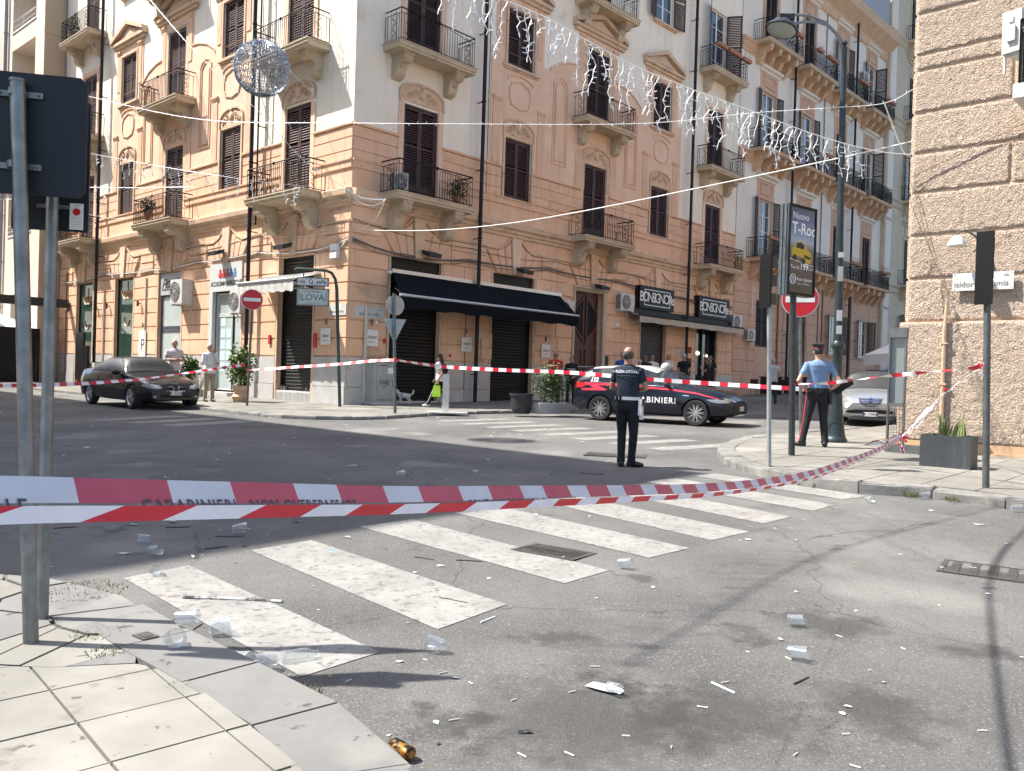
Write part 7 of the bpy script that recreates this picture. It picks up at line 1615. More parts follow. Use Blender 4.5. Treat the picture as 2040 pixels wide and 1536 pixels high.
WHC = cloth('white_cloth', (.66,.65,.65), .88); BEIGE = cloth('beige_cloth', (.36,.28,.20)); REDC = cloth('red_cloth', (.42,.015,.025)); PKC = cloth('pale_pink_cloth', (.58,.50,.49), .9); DBC = cloth('dark_blue_cloth', (.02,.03,.05))
def loft(mb, rings, n=18, m=0):            # rings: cx, cy, z, rx, ry
    vs = []; fs = []
    for cx, cy, z, rx, ry in rings:
        for j in range(n):
            t = 2*pi*j/n; c, s = cos(t), sin(t); e = .85
            vs.append((cx+rx*(abs(c)**e)*(1 if c > 0 else -1), cy+ry*(abs(s)**e)*(1 if s > 0 else -1), z))
    k = len(rings)
    for i in range(k-1):
        for j in range(n): q = (j+1) % n; fs.append((i*n+j, i*n+q, (i+1)*n+q, (i+1)*n+j))
    fs.append(tuple(range(n-1, -1, -1))); fs.append(tuple((k-1)*n+j for j in range(n))); mb.add(vs, fs, m)
def lerp(a, b, t): return V(a)*(1-t)+V(b)*t
def person(label, p, az, H, arms, legs=None, top=WHC, bottom=DBC, skin=SKIN, hair=HAIRG, shoes=SHOEB, hairstyle='short', voxel=.016, sleeve=.55, female=False, lean=(0, 0), head=(0, 0, 0), fingers=False, glasses=False, belly=0, grp=None, tuck=False):
    root = thing('person', label, 'person', tr(p) @ rotz(pi-az) @ MX.Scale(H/1.75, 4), grp); M = WM[root.name]; k = .92 if female else 1
    prim = []
    def P(tag): mb = MB(); prim.append((tag, mb)); return mb
    lx, ly = lean; o = lambda z: (lx*(z-.95)/.6, ly*(z-.95)/.6) if z > .95 else (0, 0)
    def ring(z, rx, ry, cy=0): a = o(z); return (a[0], a[1]+cy, z, rx*k, ry)
    loft(P(0), ([ring(.965, .165, .116)] if tuck else [ring(.86, .185, .134), ring(.93, .184, .133)])+[ring(.99, .168+(0 if tuck else .012), .118+(0 if tuck else .01)), ring(1.08, .152+belly*.4, .110+belly, -belly*.5), ring(1.20, .160+belly*.2, .112+belly*.8, -belly*.4), ring(1.32, .182, .120), ring(1.40, .190, .115, .01), ring(1.455, .150, .09, .015), ring(1.49, .075, .065, .015)])
    loft(P(1), [ring(.80, .155, .105, .0), ring(.88, .172, .122, .01), ring(.95, .170, .120, .005), ring(.985, .160, .114)])
    a = o(1.50); hx, hy, hz = a[0]+head[0], a[1]+.01+head[1], 1.632+head[2]
    P(2).tube([(a[0], a[1]+.015, 1.43), (hx, hy+.015, 1.57)], [.060*k, .054*k], 12)
    h = P(2); h.ball((hx, hy+.012, hz+.012), (.076, .094, .106), 16, 12); h.ball((hx, hy-.022, hz-.055), (.054, .062, .060), 14, 9)
    P(2).ball((hx, hy-.094, hz-.012), (.013, .020, .022), 7, 5); P(2).ball((hx, hy-.078, hz-.052), (.024, .012, .010), 8, 5)
    for s_ in (-1, 1): P(2).ball((hx+s_*.079, hy+.012, hz-.005), (.010, .020, .030), 7, 6)
    legs = legs or [((.10, -.015, .49), (.115, .02, .09), 0), ((-.10, -.015, .49), (-.115, .02, .09), 0)]
    for s_, (kn, an, fa) in zip((1, -1), legs):
        hp = V((s_*.088*k, 0, .90)); kn, an = V(kn), V(an)
        P(1).tube([hp, lerp(hp, kn, .4), lerp(hp, kn, .8), kn, lerp(kn, an, .35), lerp(kn, an, .8), an+V((0, 0, -.02))], [.098, .090, .074, .066, .064, .056, .062], 12)
        f = V((sin(fa), -cos(fa), 0)); sh = P(3); b = an.copy(); b.z = an.z-.09
        sh.tube([b+V((0, 0, .042))-f*.065, b+V((0, 0, .050))-f*.01, b+V((0, 0, .040))+f*.10, b+V((0, 0, .030))+f*.185], [.040, .046, .042, .026], 10, flat=1); sh.tube([an+V((0, 0, .02)), an+V((0, 0, -.05))], [.040, .044], 10)
    for s_, (el, wr, hd, hs) in zip((1, -1), arms):
        a = o(1.41); sp = V((s_*.178*k+a[0], a[1]+.01, 1.405)); el, wr = V(el), V(wr)
        P(0).tube([sp-V((s_*.05, 0, -.01)), sp+V((s_*.012, 0, .0)), lerp(sp, el, .3), lerp(sp, el, min(sleeve, .97))], [.060, .062, .058, .056*k], 12)
        if sleeve < 1: P(2).tube([lerp(sp, el, .25), lerp(sp, el, .8), el, lerp(el, wr, .3), lerp(el, wr, .8), wr], [.044*k, .041*k, .039*k, .040*k, .031*k, .026*k], 11)
        else: P(0).tube([lerp(sp, el, .6), el, lerp(el, wr, .5), lerp(el, wr, .92)], [.050, .047, .043, .037], 11); P(2).tube([lerp(el, wr, .8), wr], [.028, .026], 9)
        d = V(hd).normalized(); sd_ = V(hs).normalized(); nn = d.cross(sd_).normalized(); c = wr+d*.05
        pm = P(2); pm.tube([wr-d*.01, wr+d*.035, wr+d*.085], [.027, .036, .036], 10, flat=.55) if not fingers else pm.tube([wr-d*.01, wr+d*.035, wr+d*.085], [.026, .034, .034], 10, flat=.6)
        for q, ln in enumerate((.062, .072, .068, .052)):
            b = wr+d*.082+sd_*(.024-.016*q); m_ = b+d*ln*.55+nn*.010; e = b+d*ln*.88+nn*.030
            P(2).tube([b-d*.02, b, m_, e], [.0092, .0092, .0088, .0075], 7)
        tb = wr+d*.03+sd_*.026; P(2).tube([tb, tb+d*.025+sd_*.022, tb+d*.055+sd_*.026+nn*.012], [.013, .011, .009], 7)
    J = MB(); kv = []; 
    for tag, mb in prim: kv += [(v, tag) for v in mb.v]; J.add(mb.v, mb.f)
    kd = kdtree.KDTree(len(kv))
    # denser tag cloud: vertices of every primitive plus its edges' middles
    for i, (v, t) in enumerate(kv): kd.insert(v, i)
    kd.balance()
    tr_ = bvhtree; trees = [(tag, bvhtree.BVHTree.FromPolygons([V(v) for v in mb.v], mb.f)) for tag, mb in prim]
    me = bpy.data.meshes.new('t'); me.from_pydata(J.v, [], J.f); ob = bpy.data.objects.new('t', me); COL.objects.link(ob)
    rm = ob.modifiers.new('r', 'REMESH'); rm.mode = 'VOXEL'; rm.voxel_size = voxel; rm.use_smooth_shade = True
    sm = ob.modifiers.new('s', 'SMOOTH'); sm.factor = .5; sm.iterations = 2 if voxel < .012 else 1
    res = bpy.data.meshes.new_from_object(ob.evaluated_get(bpy.context.evaluated_depsgraph_get())); bpy.data.objects.remove(ob)
    res.materials.clear()
    for m_ in (top, bottom, skin, shoes): res.materials.append(m_)
    for f in res.polygons:
        best = None
        for tag, t in trees:
            q = t.find_nearest(f.center, .05)
            if q[0] is not None:
                dd = q[3]
                if best is None or dd < best[0]-1e-5: best = (dd, tag)
        f.material_index = best[1] if best else 0; f.use_smooth = True
    res.name = 'person_body'; put('body', res, root, M)
    hb = MB()
    if hairstyle == 'short':
        hb.ball((hx, hy+.022, hz+.022), (.081, .094, .104), 14, 10); hb.v = [(x, y if y > hy-.06 else hy-.06+(y-hy+.06)*.4, max(z, hz-.045+(.045 if y < hy+.0 else 0)+max(0, -(y-hy))*.7)) for x, y, z in hb.v]
    elif hairstyle == 'fringe':
        hb.ball((hx, hy+.022, hz+.008), (.083, .096, .088), 18, 12); hb.v = [(x, y, min(max(z, hz-.072), hz+.040-(hy-y)*.1)) for x, y, z in hb.v]; hb.v = [(x, max(y, hy-.015), z) for x, y, z in hb.v]
    elif hairstyle == 'long':
        hb.ball((hx, hy+.024, hz+.024), (.086, .100, .108), 14, 10); hb.v = [(x, max(y, hy-.055), max(z, hz-.05)) for x, y, z in hb.v]
        hb.tube([(hx, hy+.05, hz+.02), (hx, hy+.085, hz-.10), (hx, hy+.10, hz-.22), (hx, hy+.085, hz-.31)], [.075, .075, .065, .03], 10)
    elif hairstyle == 'bun':
        hb.ball((hx, hy+.024, hz+.022), (.083, .097, .104), 14, 10); hb.v = [(x, max(y, hy-.05), max(z, hz-.05)) for x, y, z in hb.v]; hb.ball((hx, hy+.11, hz+.02), .04, 8, 6)
    if hb.v: add('hair', hb, hair, root, M, smooth=True, ang=60)
    e = MB()
    for s_ in (-1, 1): e.ball((hx+s_*.031, hy-.079, hz+.008), (.013, .008, .007), 7, 5)
    add('eyes', e, INK, root, M, kind='stuff')
    if glasses: g = MB(); g.box(hx-.062, hy-.098, hz-.008, hx-.006, hy-.09, hz+.022); g.box(hx+.006, hy-.098, hz-.008, hx+.062, hy-.09, hz+.022); g.box(hx-.075, hy-.09, hz+.008, hx-.068, hy+.01, hz+.014); g.box(hx+.068, hy-.09, hz+.008, hx+.075, hy+.01, hz+.014); add('sunglasses', g, BLK, root, M)
    root['_h'] = 0; del root['_h']
    PR[root.name] = dict(M=M, head=V((hx, hy, hz)), trees=trees)
    return root
PR = {}
DOWN = [((.235, .03, 1.13), (.25, -.02, .885), (0, -.1, -1), (0, -1, 0)), ((-.235, .03, 1.13), (-.25, -.02, .885), (0, -.1, -1), (0, -1, 0))]
FOLD = [((.25, -.04, 1.16), (.03, -.20, 1.14), (-1, 0, .05), (0, 0, 1)), ((-.25, -.04, 1.16), (-.03, -.23, 1.17), (1, 0, .05), (0, 0, 1))]
LOOSE = [((.24, .02, 1.14), (.16, -.16, .98), (-.5, -.6, -.3), (0, 0, 1)), ((-.24, .02, 1.14), (-.16, -.16, .98), (.5, -.6, -.3), (0, 0, 1))]
def wrap_text(root, txt, size, z, m, yside=1, name='lettering', x0=0):
    """letters laid on the clothes by shooting them onto the back"""
    pr = PR[root.name]; tm = text_mb(txt, size, bold=size*.03); tree = [t for tag, t in pr['trees'] if tag == 0][0]; vs = []
    for x, y, _ in tm.v:
        h = tree.ray_cast(V((-(x+x0)*1, .6, z+y)), V((0, -1, 0)))
        vs.append((h[0].x, h[0].y+.011, h[0].z) if h[0] is not None else (-(x+x0), .13, z+y))
    tm.v = vs; add(name, tm, m, root, pr['M'])
# local policeman seen from behind, arms folded in front
pA = V((1.701, 12.571, 0.239))
a = person('local policeman in navy uniform with white belt, seen from behind with folded arms', pA, radians(28), 1.76, [((.265, -.02, 1.15), (.05, -.20, 1.10), (-1, -.1, .05), (0, 0, 1)), ((-.265, -.03, 1.15), (-.04, -.22, 1.12), (1, -.1, .05), (0, 0, 1))],
    [((.085, -.03, .50), (.055, .05, .09), .55), ((-.10, -.02, .49), (-.075, -.03, .09), -.9)], top=NAVYC, bottom=NAVT, hair=mat('dark_fringe_hair', (.05,.038,.032), (.09,.075,.065), 60, rough=.8, objc=True), skin=SKINT, hairstyle='fringe', voxel=.0095, fingers=True, belly=.018, sleeve=.62, tuck=True)
M = WM[a.name]; wrap_text(a, 'POLIZIA LOCALE', .052, 1.385, WP)
def belt(root, z, h, rx, ry, m, name='belt', cy=0):
    mb = MB(); n = 28; vs = []
    for zz in (z-h/2, z+h/2):
        for j in range(n): t = 2*pi*j/n; c, s = cos(t), sin(t); vs.append((rx*abs(c)**.85*(1 if c > 0 else -1), cy+ry*abs(s)**.85*(1 if s > 0 else -1), zz))
    mb.add(vs, [(j, (j+1) % n, n+(j+1) % n, n+j) for j in range(n)]); return add(name, mb, m, root, WM[root.name], smooth=True)
WLE = mat('white_leather', (.66,.66,.67), (.58,.58,.6), 6, rough=.45, objc=True)
belt(a, 1.0, .048, .186, .138, WLE)
for x in (.06, .12): mb = MB(); mb.box(x-.016, .118, .965, x+.016, .146, 1.035); add('belt_loop', mb, BLKC, a, M)
mb = MB(); mb.box(-.235, -.03, .76, -.185, .06, .99); mb.box(-.245, -.02, .70, -.20, .04, .76); hl = add('holster', mb, WLE, a, M); mb = MB(); mb.box(-.25, -.05, .90, -.236, .03, 1.0); mb.tube([(-.24, 0, .96), (-.25, -.05, 1.0)], .012, 6); add('pistol_grip', mb, BLK, hl, M)
mb = MB(); mb.tube([(0+.055*cos(t), .018+.062*sin(t), 1.475+.01*sin(t)) for t in [2*pi*i/16 for i in range(17)]], .014, 6); add('shirt_collar', mb, NAVYC, a, M, smooth=True)
mb = MB(); mb.tube([(.178*cos(t)*.98, .02+.115*sin(t), 1.33-.012*abs(cos(t))) for t in [pi*i/14 for i in range(15)]], .0035, 4); add('yoke_seam', mb, mat('blue_piping', (.04,.07,.11)), a, M)
# carabiniere, hands on hips
pB = V((5.416, 15.196, 0.439))
b = person('policeman in light blue shirt, black red-striped trousers and peaked cap, hands on hips', pB, radians(8), 1.80, [((.345, .10, 1.13), (.19, .02, .97), (-.5, -.5, -.6), (0, -1, .3)), ((-.345, .10, 1.13), (-.19, .02, .97), (.5, -.5, -.6), (0, -1, .3))],
    [((.15, -.01, .50), (.235, .02, .09), .9), ((-.11, -.02, .49), (-.14, .03, .09), -.1)], top=BLUC, bottom=BLKC, hair=HAIRD, hairstyle='short', voxel=.0095, fingers=True, head=(.01, -.01, 0), sleeve=.6, tuck=True)
b.rotation_euler = b.rotation_euler; M = WM[b.name]
belt(b, .985, .05, .184, .134, BLKC); 
mb = MB(); mb.box(-.235, -.03, .74, -.185, .07, .98); add('holster', mb, SHOEB, b, M); mb = MB(); mb.box(.12, .115, .94, .17, .15, 1.0); mb.box(-.06, .125, .93, .0, .155, 1.0); add('belt_pouches', mb, SHOEB, b, M, kind='stuff')
for s_ in (1, -1): mb = MB(); mb.ball((s_*.165, -.035, .925), (.034, .05, .055), 10, 7); mb.ball((s_*.18, -.0, .965), (.03, .035, .03), 8, 6); add('glove', mb, SHOEB, b, M, smooth=True)
st = MB()
for (h0, kn, an) in (((.088, 0, .90), (.15, -.01, .50), (.235, .02, .09)), ((-.088, 0, .90), (-.11, -.02, .49), (-.14, .03, .09))):
    s_ = 1 if h0[0] > 0 else -1; pts = [V(h0), lerp(h0, kn, .4), lerp(h0, kn, .8), V(kn), lerp(kn, an, .35), lerp(kn, an, .8), V(an)+V((0, 0, -.015))]; rr_ = [.098, .090, .074, .066, .064, .056, .062]
    vs = []
    for q, r_ in zip(pts, rr_):
        for e in (-1, 1): vs.append((q.x+s_*(r_+.003)*cos(e*.32), q.y+(r_+.003)*sin(e*.32), q.z))
    st.add(vs, [(2*i, 2*i+2, 2*i+3, 2*i+1) for i in range(6)])
add('red_trouser_stripe', st, mat('stripe_red', (.60,.02,.04), rough=.7), b, M)
hx, hy, hz = PR[b.name]['head']; cp = MB(); cp.lathe([(.083, .0), (.088, .035), (.115, .075), (.118, .085), (.06, .105), (.01, .11)], 20, (hx, hy+.012, hz+.045)); cp2 = add('peaked_cap', cp, mat('cap_navy', (.012,.014,.022), rough=.5), b, M, smooth=True, ang=50)
cp = MB(); cp.add([(hx-.07, hy-.06, hz+.05), (hx+.07, hy-.06, hz+.05), (hx+.05, hy-.13, hz+.03), (hx, hy-.145, hz+.027), (hx-.05, hy-.13, hz+.03)], [(0, 1, 2, 3, 4)]); cp.tube([(hx+.089*cos(t), hy+.012+.089*sin(t), hz+.06) for t in [2*pi*i/20 for i in range(21)]], .006, 5); add('cap_peak', cp, REDP, cp2, M)
mb = MB(); mb.tube([(.168*cos(t), .02+.112*sin(t), 1.335-.012*abs(cos(t))) for t in [pi*i/14 for i in range(15)]], .004, 4); add('yoke_seam', mb, mat('shirt_seam', (.12,.20,.34)), b, M)
mb = MB(); mb.ext([(-.20,1.0),(-.30,.90),(-.58,1.10),(-.54,1.19),(-.42,1.16)], .03, .06); add('folded_cape', mb, BLKC, b, M)
# walking woman with bags
pC = V((-2.189, 26.000, 0.523))
c = person('woman walking left in white t-shirt and black tracksuit trousers with backpack and bags', pC, radians(-75), 1.63, [((.20, .14, 1.13), (.23, .02, .90), (0, -.1, -1), (0, -1, 0)), ((-.20, -.08, 1.12), (-.22, -.26, .93), (0, -.5, -.8), (0, -1, 0))],
    [((.09, -.17, .52), (.10, -.36, .115), 0), ((-.09, .03, .48), (-.09, .24, .10), 0)], top=WHC, bottom=BLKC, shoes=WHC, hair=HAIRD, hairstyle='long', female=True, lean=(0, -.06), glasses=True, voxel=.013)
M = WM[c.name]; mb = MB(); mb.ball((0, .17, 1.24), (.13, .085, .19), 12, 9); 
for s_ in (-1, 1): mb.tube([(s_*.10, .14, 1.40), (s_*.12, .02, 1.46), (s_*.12, -.12, 1.35), (s_*.13, -.08, 1.15), (s_*.12, .10, 1.10)], .014, 6)
bp_ = thing('backpack', 'black backpack on the back of the walking woman', 'backpack', tr(pC)); add('pack_body', mb, BLKC, bp_, M, smooth=True)
def bag(lab, c0, w, h, m):
    o = thing('shopping_bag', lab, 'bag', tr(pC)); mb = MB(); mb.add([(c0[0]-.04, c0[1]-w*.35, c0[2]), (c0[0]+.04, c0[1]-w*.35, c0[2]), (c0[0]+.04, c0[1]+w*.35, c0[2]), (c0[0]-.04, c0[1]+w*.35, c0[2]), (c0[0]-.07, c0[1]-w*.5, c0[2]-h), (c0[0]+.07, c0[1]-w*.5, c0[2]-h), (c0[0]+.07, c0[1]+w*.5, c0[2]-h), (c0[0]-.07, c0[1]+w*.5, c0[2]-h)], [(3,2,1,0),(4,5,6,7),(0,1,5,4),(1,2,6,5),(2,3,7,6),(3,0,4,7)]); add('bag_body', mb, m, o, M); t = MB(); t.tube([(c0[0], c0[1]-w*.25, c0[2]), (c0[0], c0[1], c0[2]+.12), (c0[0], c0[1]+w*.25, c0[2])], .008, 5); add('handle', t, m, o, M)
bag('lime green plastic bag in the walking woman\'s hand', (.26, .0, .72), .30, .36, mat('lime_bag', (.30,.52,.03), (.22,.42,.02), 9, rough=.35, objc=True)); bag('orange paper bag behind the lime green one', (.10, .26, .82), .24, .26, mat('orange_bag', (.60,.28,.03), rough=.6))
mb = MB()
for q in (0,): mb.tube([(.187, -.02, .88), (.165, -.19, .54), (.165, -.35, .15)], .008, 4)
add('trouser_stripe', mb, WHT, c, M)
# dog
def dog():
    p = V((-3.422, 27.345, 0.536)); o = thing('white_dog', 'small curly white dog walking ahead of the woman', 'dog', tr(p) @ rotz(radians(8)) @ MX.Scale(1.05, 4)); J = MB()
    J.ball((0, 0, .27), (.17, .075, .085), 12, 9); J.ball((-.11, 0, .28), (.09, .075, .09), 10, 8); J.ball((.12, 0, .26), (.085, .072, .08), 10, 8)
    J.tube([(-.14, 0, .30), (-.20, 0, .36)], [.06, .055], 8); J.ball((-.235, 0, .395), (.075, .068, .07), 12, 9); J.tube([(-.27, 0, .375), (-.325, 0, .355)], [.036, .028], 8); J.ball((-.215, .06, .37), (.028, .018, .05), 7, 6); J.ball((-.215, -.06, .37), (.028, .018, .05), 7, 6)
    for x, y, dx in ((-.12, .045, -.045), (-.12, -.045, .05)): J.tube([(x, y, .26), (x+dx*.3, y, .15), (x+dx, y, .07), (x+dx-.012, y, .012)], [.040, .028, .025, .028], 8)
    for x, y, dx in ((.13, .045, .06), (.13, -.045, -.02)): J.tube([(x, y, .27), (x-.03+dx*.3, y, .19), (x+.035+dx*.7, y, .11), (x+dx+.01, y, .015)], [.052, .036, .024, .028], 8)
    J.tube([(.19, 0, .30), (.25, 0, .34), (.275, 0, .41), (.26, 0, .45)], [.02, .03, .035, .022], 8)
    me = bpy.data.meshes.new('t'); me.from_pydata(J.v, [], J.f); ob = bpy.data.objects.new('t', me); COL.objects.link(ob); rm = ob.modifiers.new('r', 'REMESH'); rm.mode = 'VOXEL'; rm.voxel_size = .009
    res = bpy.data.meshes.new_from_object(ob.evaluated_get(bpy.context.evaluated_depsgraph_get())); bpy.data.objects.remove(ob); res.materials.clear(); res.materials.append(mat('white_curly_fur', (.62,.61,.58), (.50,.48,.45), 30, rough=1, bump=1, bsc=60, bdist=.02, objc=True))
    from mathutils import noise
    for v in res.vertices: v.co += v.normal*(noise.noise(v.co*28)*.010)
    for f in res.polygons: f.use_smooth = True
    put('body', res, o, WM[o.name]); mb = MB(); mb.ball((-.352, 0, .362), .012, 7, 5); mb.ball((-.285, .035, .405), .008, 6, 4); mb.ball((-.285, -.035, .405), .008, 6, 4); add('nose_and_eyes', mb, INK, o, WM[o.name], kind='stuff'); mb = MB(); mb.tube([(-.09, .078*cos(t), .27+.09*sin(t)) for t in [2*pi*i/14 for i in range(15)]], .008, 5); add('harness', mb, BLKC, o, WM[o.name])
dog()
MEN = 'people standing and watching'
person('grey haired man in pale t-shirt with crossed forearms behind the black saloon', V((-10.722, 27.200, 0.469)), radians(150), 1.9, FOLD, top=PKC, bottom=DBC, hair=HAIRG, skin=SKINT)
person('white haired old man in white shirt and beige trousers with a hand at his mouth', V((-9.355, 26.500, 0.468)), radians(135), 1.8, [((.20, -.16, 1.17), (.045, -.16, 1.47), (-.1, .3, 1), (-1, 0, 0)), ((-.24, -.05, 1.14), (.08, -.21, 1.13), (1, 0, .1), (0, 0, 1))], top=WHC, bottom=BEIGE, hair=mat('white_hair', (.62,.61,.60), rough=.8), sleeve=1, skin=SKIN)
person('grey haired man in red polo shirt in front of the plaster wall', V((1.482, 29.500, 0.618)), radians(165), 1.83, LOOSE, top=REDC, bottom=DBC, hair=HAIRG, skin=SKINT, glasses=True)
STRP = mat('striped_knit', (.012,.012,.014), rough=.9)
q = person('dark haired woman in black jumper with white stripes beside the red shirted man', V((2.055, 30.000, 0.632)), radians(195), 1.71, LOOSE, top=STRP, bottom=BLKC, hair=HAIRD, hairstyle='bun', female=True, sleeve=1)
for z in (1.22, 1.27): belt(q, z, .022, .166, .128, WHC, 'white_stripe')
person('man in blue shirt half hidden by the local policeman\'s head', V((3.968, 31.000, 0.667)), radians(180), 1.88, LOOSE, top=cloth('royal_blue', (.03,.09,.28)), bottom=DBC, hair=HAIRD)
person('dark skinned man with sunglasses in front of the brown shutter', V((5.097, 33.000, 0.713)), radians(190), 1.82, LOOSE, top=BLKC, bottom=DBC, hair=HAIRD, glasses=True, skin=SKINT)
person('man with sunglasses and white shirt in front of the brown shutter', V((5.448, 33.500, 0.725)), radians(185), 1.85, LOOSE, top=WHC, bottom=DBC, hair=HAIRD, glasses=True)
person('short grey haired person low behind the police car roof', V((4.594, 31.000, 0.673)), radians(20), 1.63, LOOSE, top=PKC, bottom=DBC, hair=HAIRG)
person('bald man in white and black t-shirt by the right downpipe', V((5.983, 33.000, 0.721)), radians(250), 1.9, LOOSE, top=WHC, bottom=BLKC, hairstyle='none', skin=SKINT)
person('grey haired man in black waistcoat seen from behind near the bar door', V((6.800, 34.000, 0.746)), radians(30), 1.92, LOOSE, top=BLKC, bottom=DBC, hair=HAIRG)
person('fair haired woman in black t-shirt holding a phone by the bar door', V((8.380, 37.000, 0.813)), radians(285), 1.82, [((.22, -.04, 1.15), (.10, -.22, 1.28), (-.2, -.3, 1), (0, -1, 0)), ((-.22, .02, 1.14), (-.2, -.14, 1.0), (0, -.6, -.4), (0, 0, 1))], top=BLKC, bottom=BLKC, hair=HAIRB, hairstyle='long', female=True)
person('person with fair hair standing just inside the bar door', V((8.870, 38.500, 0.844)), radians(20), 1.92, LOOSE, top=BLKC, bottom=DBC, hair=HAIRB)
person('person in pale blue shirt seen behind the traffic light pole', V((10.327, 34.000, 0.777)), radians(10), 1.81, LOOSE, top=cloth('pale_blue', (.40,.46,.52), .9), bottom=DBC, hair=HAIRG)

# ---------------------------------------------------------------- barrier tape
TREDB = mat('tape_red_through_shaded', (.46,.07,.13), (.40,.06,.11), 14, rough=.4)  # print seen through the tape, with its backlit shade put into the colour
def tape(pts, w, lab, period=.30, red=.5, phase=0, twist=None, seg=.03, fold=False, group='red and white barrier tapes', sag=0, reds=None, tilt=None):
    """ribbon hung along world points; colour blocks follow its true length; twist = list of (fraction, turns)"""
    P = [V(p) for p in pts]; cum = [0]
    for a, b in zip(P, P[1:]): cum.append(cum[-1]+(b-a).length)
    L = cum[-1]
    def at_len(s):
        for i in range(len(P)-1):
            if s <= cum[i+1] or i == len(P)-2:
                t = (s-cum[i])/(cum[i+1]-cum[i]); p0, p1, p2, p3 = P[max(i-1, 0)], P[i], P[i+1], P[min(i+2, len(P)-1)]
                m1 = (p2-p0)/max(cum[min(i+1, len(P)-1)]-cum[max(i-1, 0)], 1e-6)*(cum[i+1]-cum[i]); m2 = (p3-p1)/max(cum[min(i+2, len(P)-1)]-cum[i], 1e-6)*(cum[i+1]-cum[i])
                t2, t3 = t*t, t*t*t; return p1*(2*t3-3*t2+1)+m1*(t3-2*t2+t)+p2*(-2*t3+3*t2)+m2*(t3-t2)
    o = thing('barrier_tape', lab, 'tape', tr(P[0]), group); mbs = MB(); n = int(L/seg); prev = None
    cuts = sorted(set([round(L*i/n, 4) for i in range(n+1)]+[round(q, 4) for k in range(-1, int(L/period)+2) for q in (k*period+phase, k*period+phase+period*red) if 0 < q < L]))
    for s0, s1 in zip(cuts, cuts[1:]):
        if s1-s0 < 1e-4: continue
        m = 0 if ((s0+s1)/2-phase) % period < period*red else 1; row = []
        for s in (s0, s1):
            p = at_len(s); d = (at_len(min(s+.01, L))-at_len(max(s-.01, 0))).normalized(); up = V((0, 0, 1)); up = (up-d*up.dot(d)).normalized(); sd_ = d.cross(up)
            tw = twist(s/L) if twist else 0; u = up*cos(tw)+sd_*sin(tw) if not tilt else (V(tilt)-d*V(tilt).dot(d)).normalized(); row.append((p, u))
        (p0, u0), (p1, u1) = row; mbs.add([p0-u0*w/2, p1-u1*w/2, p1+u1*w/2, p0+u0*w/2], [(0, 1, 2, 3)], m)
    add('ribbon', mbs, reds or [TRED, TWHT], o, MX.Identity(4), smooth=False)
    return o, at_len, L
TILT = (-.43, .30, .85); TU = V(TILT)/.85; TWHTB = mat('tape_white_shaded', (.56,.60,.66), (.50,.54,.60), 9, rough=.45)  # bluish shade of the upper layer is put into this white
t1 = [(-0.923, 1.100, 1.301), (-0.867, 1.220, 1.288), (-0.795, 1.340, 1.277), (-0.684, 1.530, 1.253), (-0.538, 1.790, 1.220), (-0.284, 2.280, 1.158), (0.011, 2.750, 1.109), (0.492, 3.550, 1.026), (0.985, 4.350, 0.949), (1.662, 5.500, 0.864), (2.340, 6.600, 0.820), (3.287, 8.200, 0.799), (4.442, 10.200, 0.791), (5.754, 12.600, 0.790)]
S = V((0, 0, .013))
o, f1, L1 = tape([V(p)+S for p in t1], .048, 'long barrier tape sagging across the foreground with printed letters', .345, .55, 0.4, reds=[TREDB, TWHTB], group=None, tilt=TILT)
# folded lower half of the same tape
mb = MB(); s = 0; per = .345; w2 = .026; ph = .475
while s < L1-.02:
    s1 = s+.02
    w2 = .027*max(.02, 1-1.1*s/L1)
    for a, b in ((s, s1),):
        p0, p1 = f1(a), f1(b); d = (p1-p0).normalized(); nrm = d.cross(V((0, 0, 1))).normalized(); off = -nrm*-.006
        kk = 6
        for j in range(kk):
            z0, z1 = -.024-w2*j/kk, -.024-w2*(j+1)/kk; sh = lambda z: (z+.024)*3.6
            m = 0 if ((a+b)/2-ph) % per < per*.5 else 1
            q0, q1, q2, q3 = f1(max(0, a+sh(z0))), f1(max(0, b+sh(z0))), f1(max(0, b+sh(z1))), f1(max(0, a+sh(z1)))
            mb.add([q0+off+TU*z0, q1+off+TU*z0, q2+off+TU*z1, q3+off+TU*z1], [(3, 2, 1, 0)], m)
    s = s1
# keep the fold on the camera side of the ribbon
cx_ = V((0, 0, CAMH)); mb.v = [tuple(V(v)+(cx_-V(v)).normalized()*.012) for v in mb.v]
add('folded_edge', mb, [TRED, TWHT], o, MX.Identity(4))
def tape_text(o, f, s0, txt, size, m, zoff):
    tm = text_mb(txt, size, align='LEFT', bold=.0006, sp=1.15); vs = []
    for x, y, _ in tm.v: p = f(s0+x); q = p+TU*(y+zoff); vs.append(tuple(q+(V((0, 0, CAMH))-q).normalized()*.004))
    tm.v = vs; add('printed_letters', tm, m, o, MX.Identity(4))
tape_text(o, f1, .02, 'POLIZIA LOCALE', .034, TBLK, -.027); tape_text(o, f1, .52, 'CARABINIERI   NON OLTREPASSARE', .034, TBLK, -.027); tape_text(o, f1, 1.65, 'POLIZIA LOCALE   NON OLTREPASSARE', .034, TBLK, -.031)
tape([(4.431, 13.600, 1.532), (4.678, 12.900, 1.552), (4.890, 12.300, 1.613), (5.153, 11.600, 1.684), (5.374, 10.950, 1.740), (5.559, 10.400, 1.778), (5.623, 10.220, 1.820)], .055, 'twisted barrier tape from the billboard post to the bare right pole', .42, .45, twist=lambda t: 1.15+.9*sin(t*17))
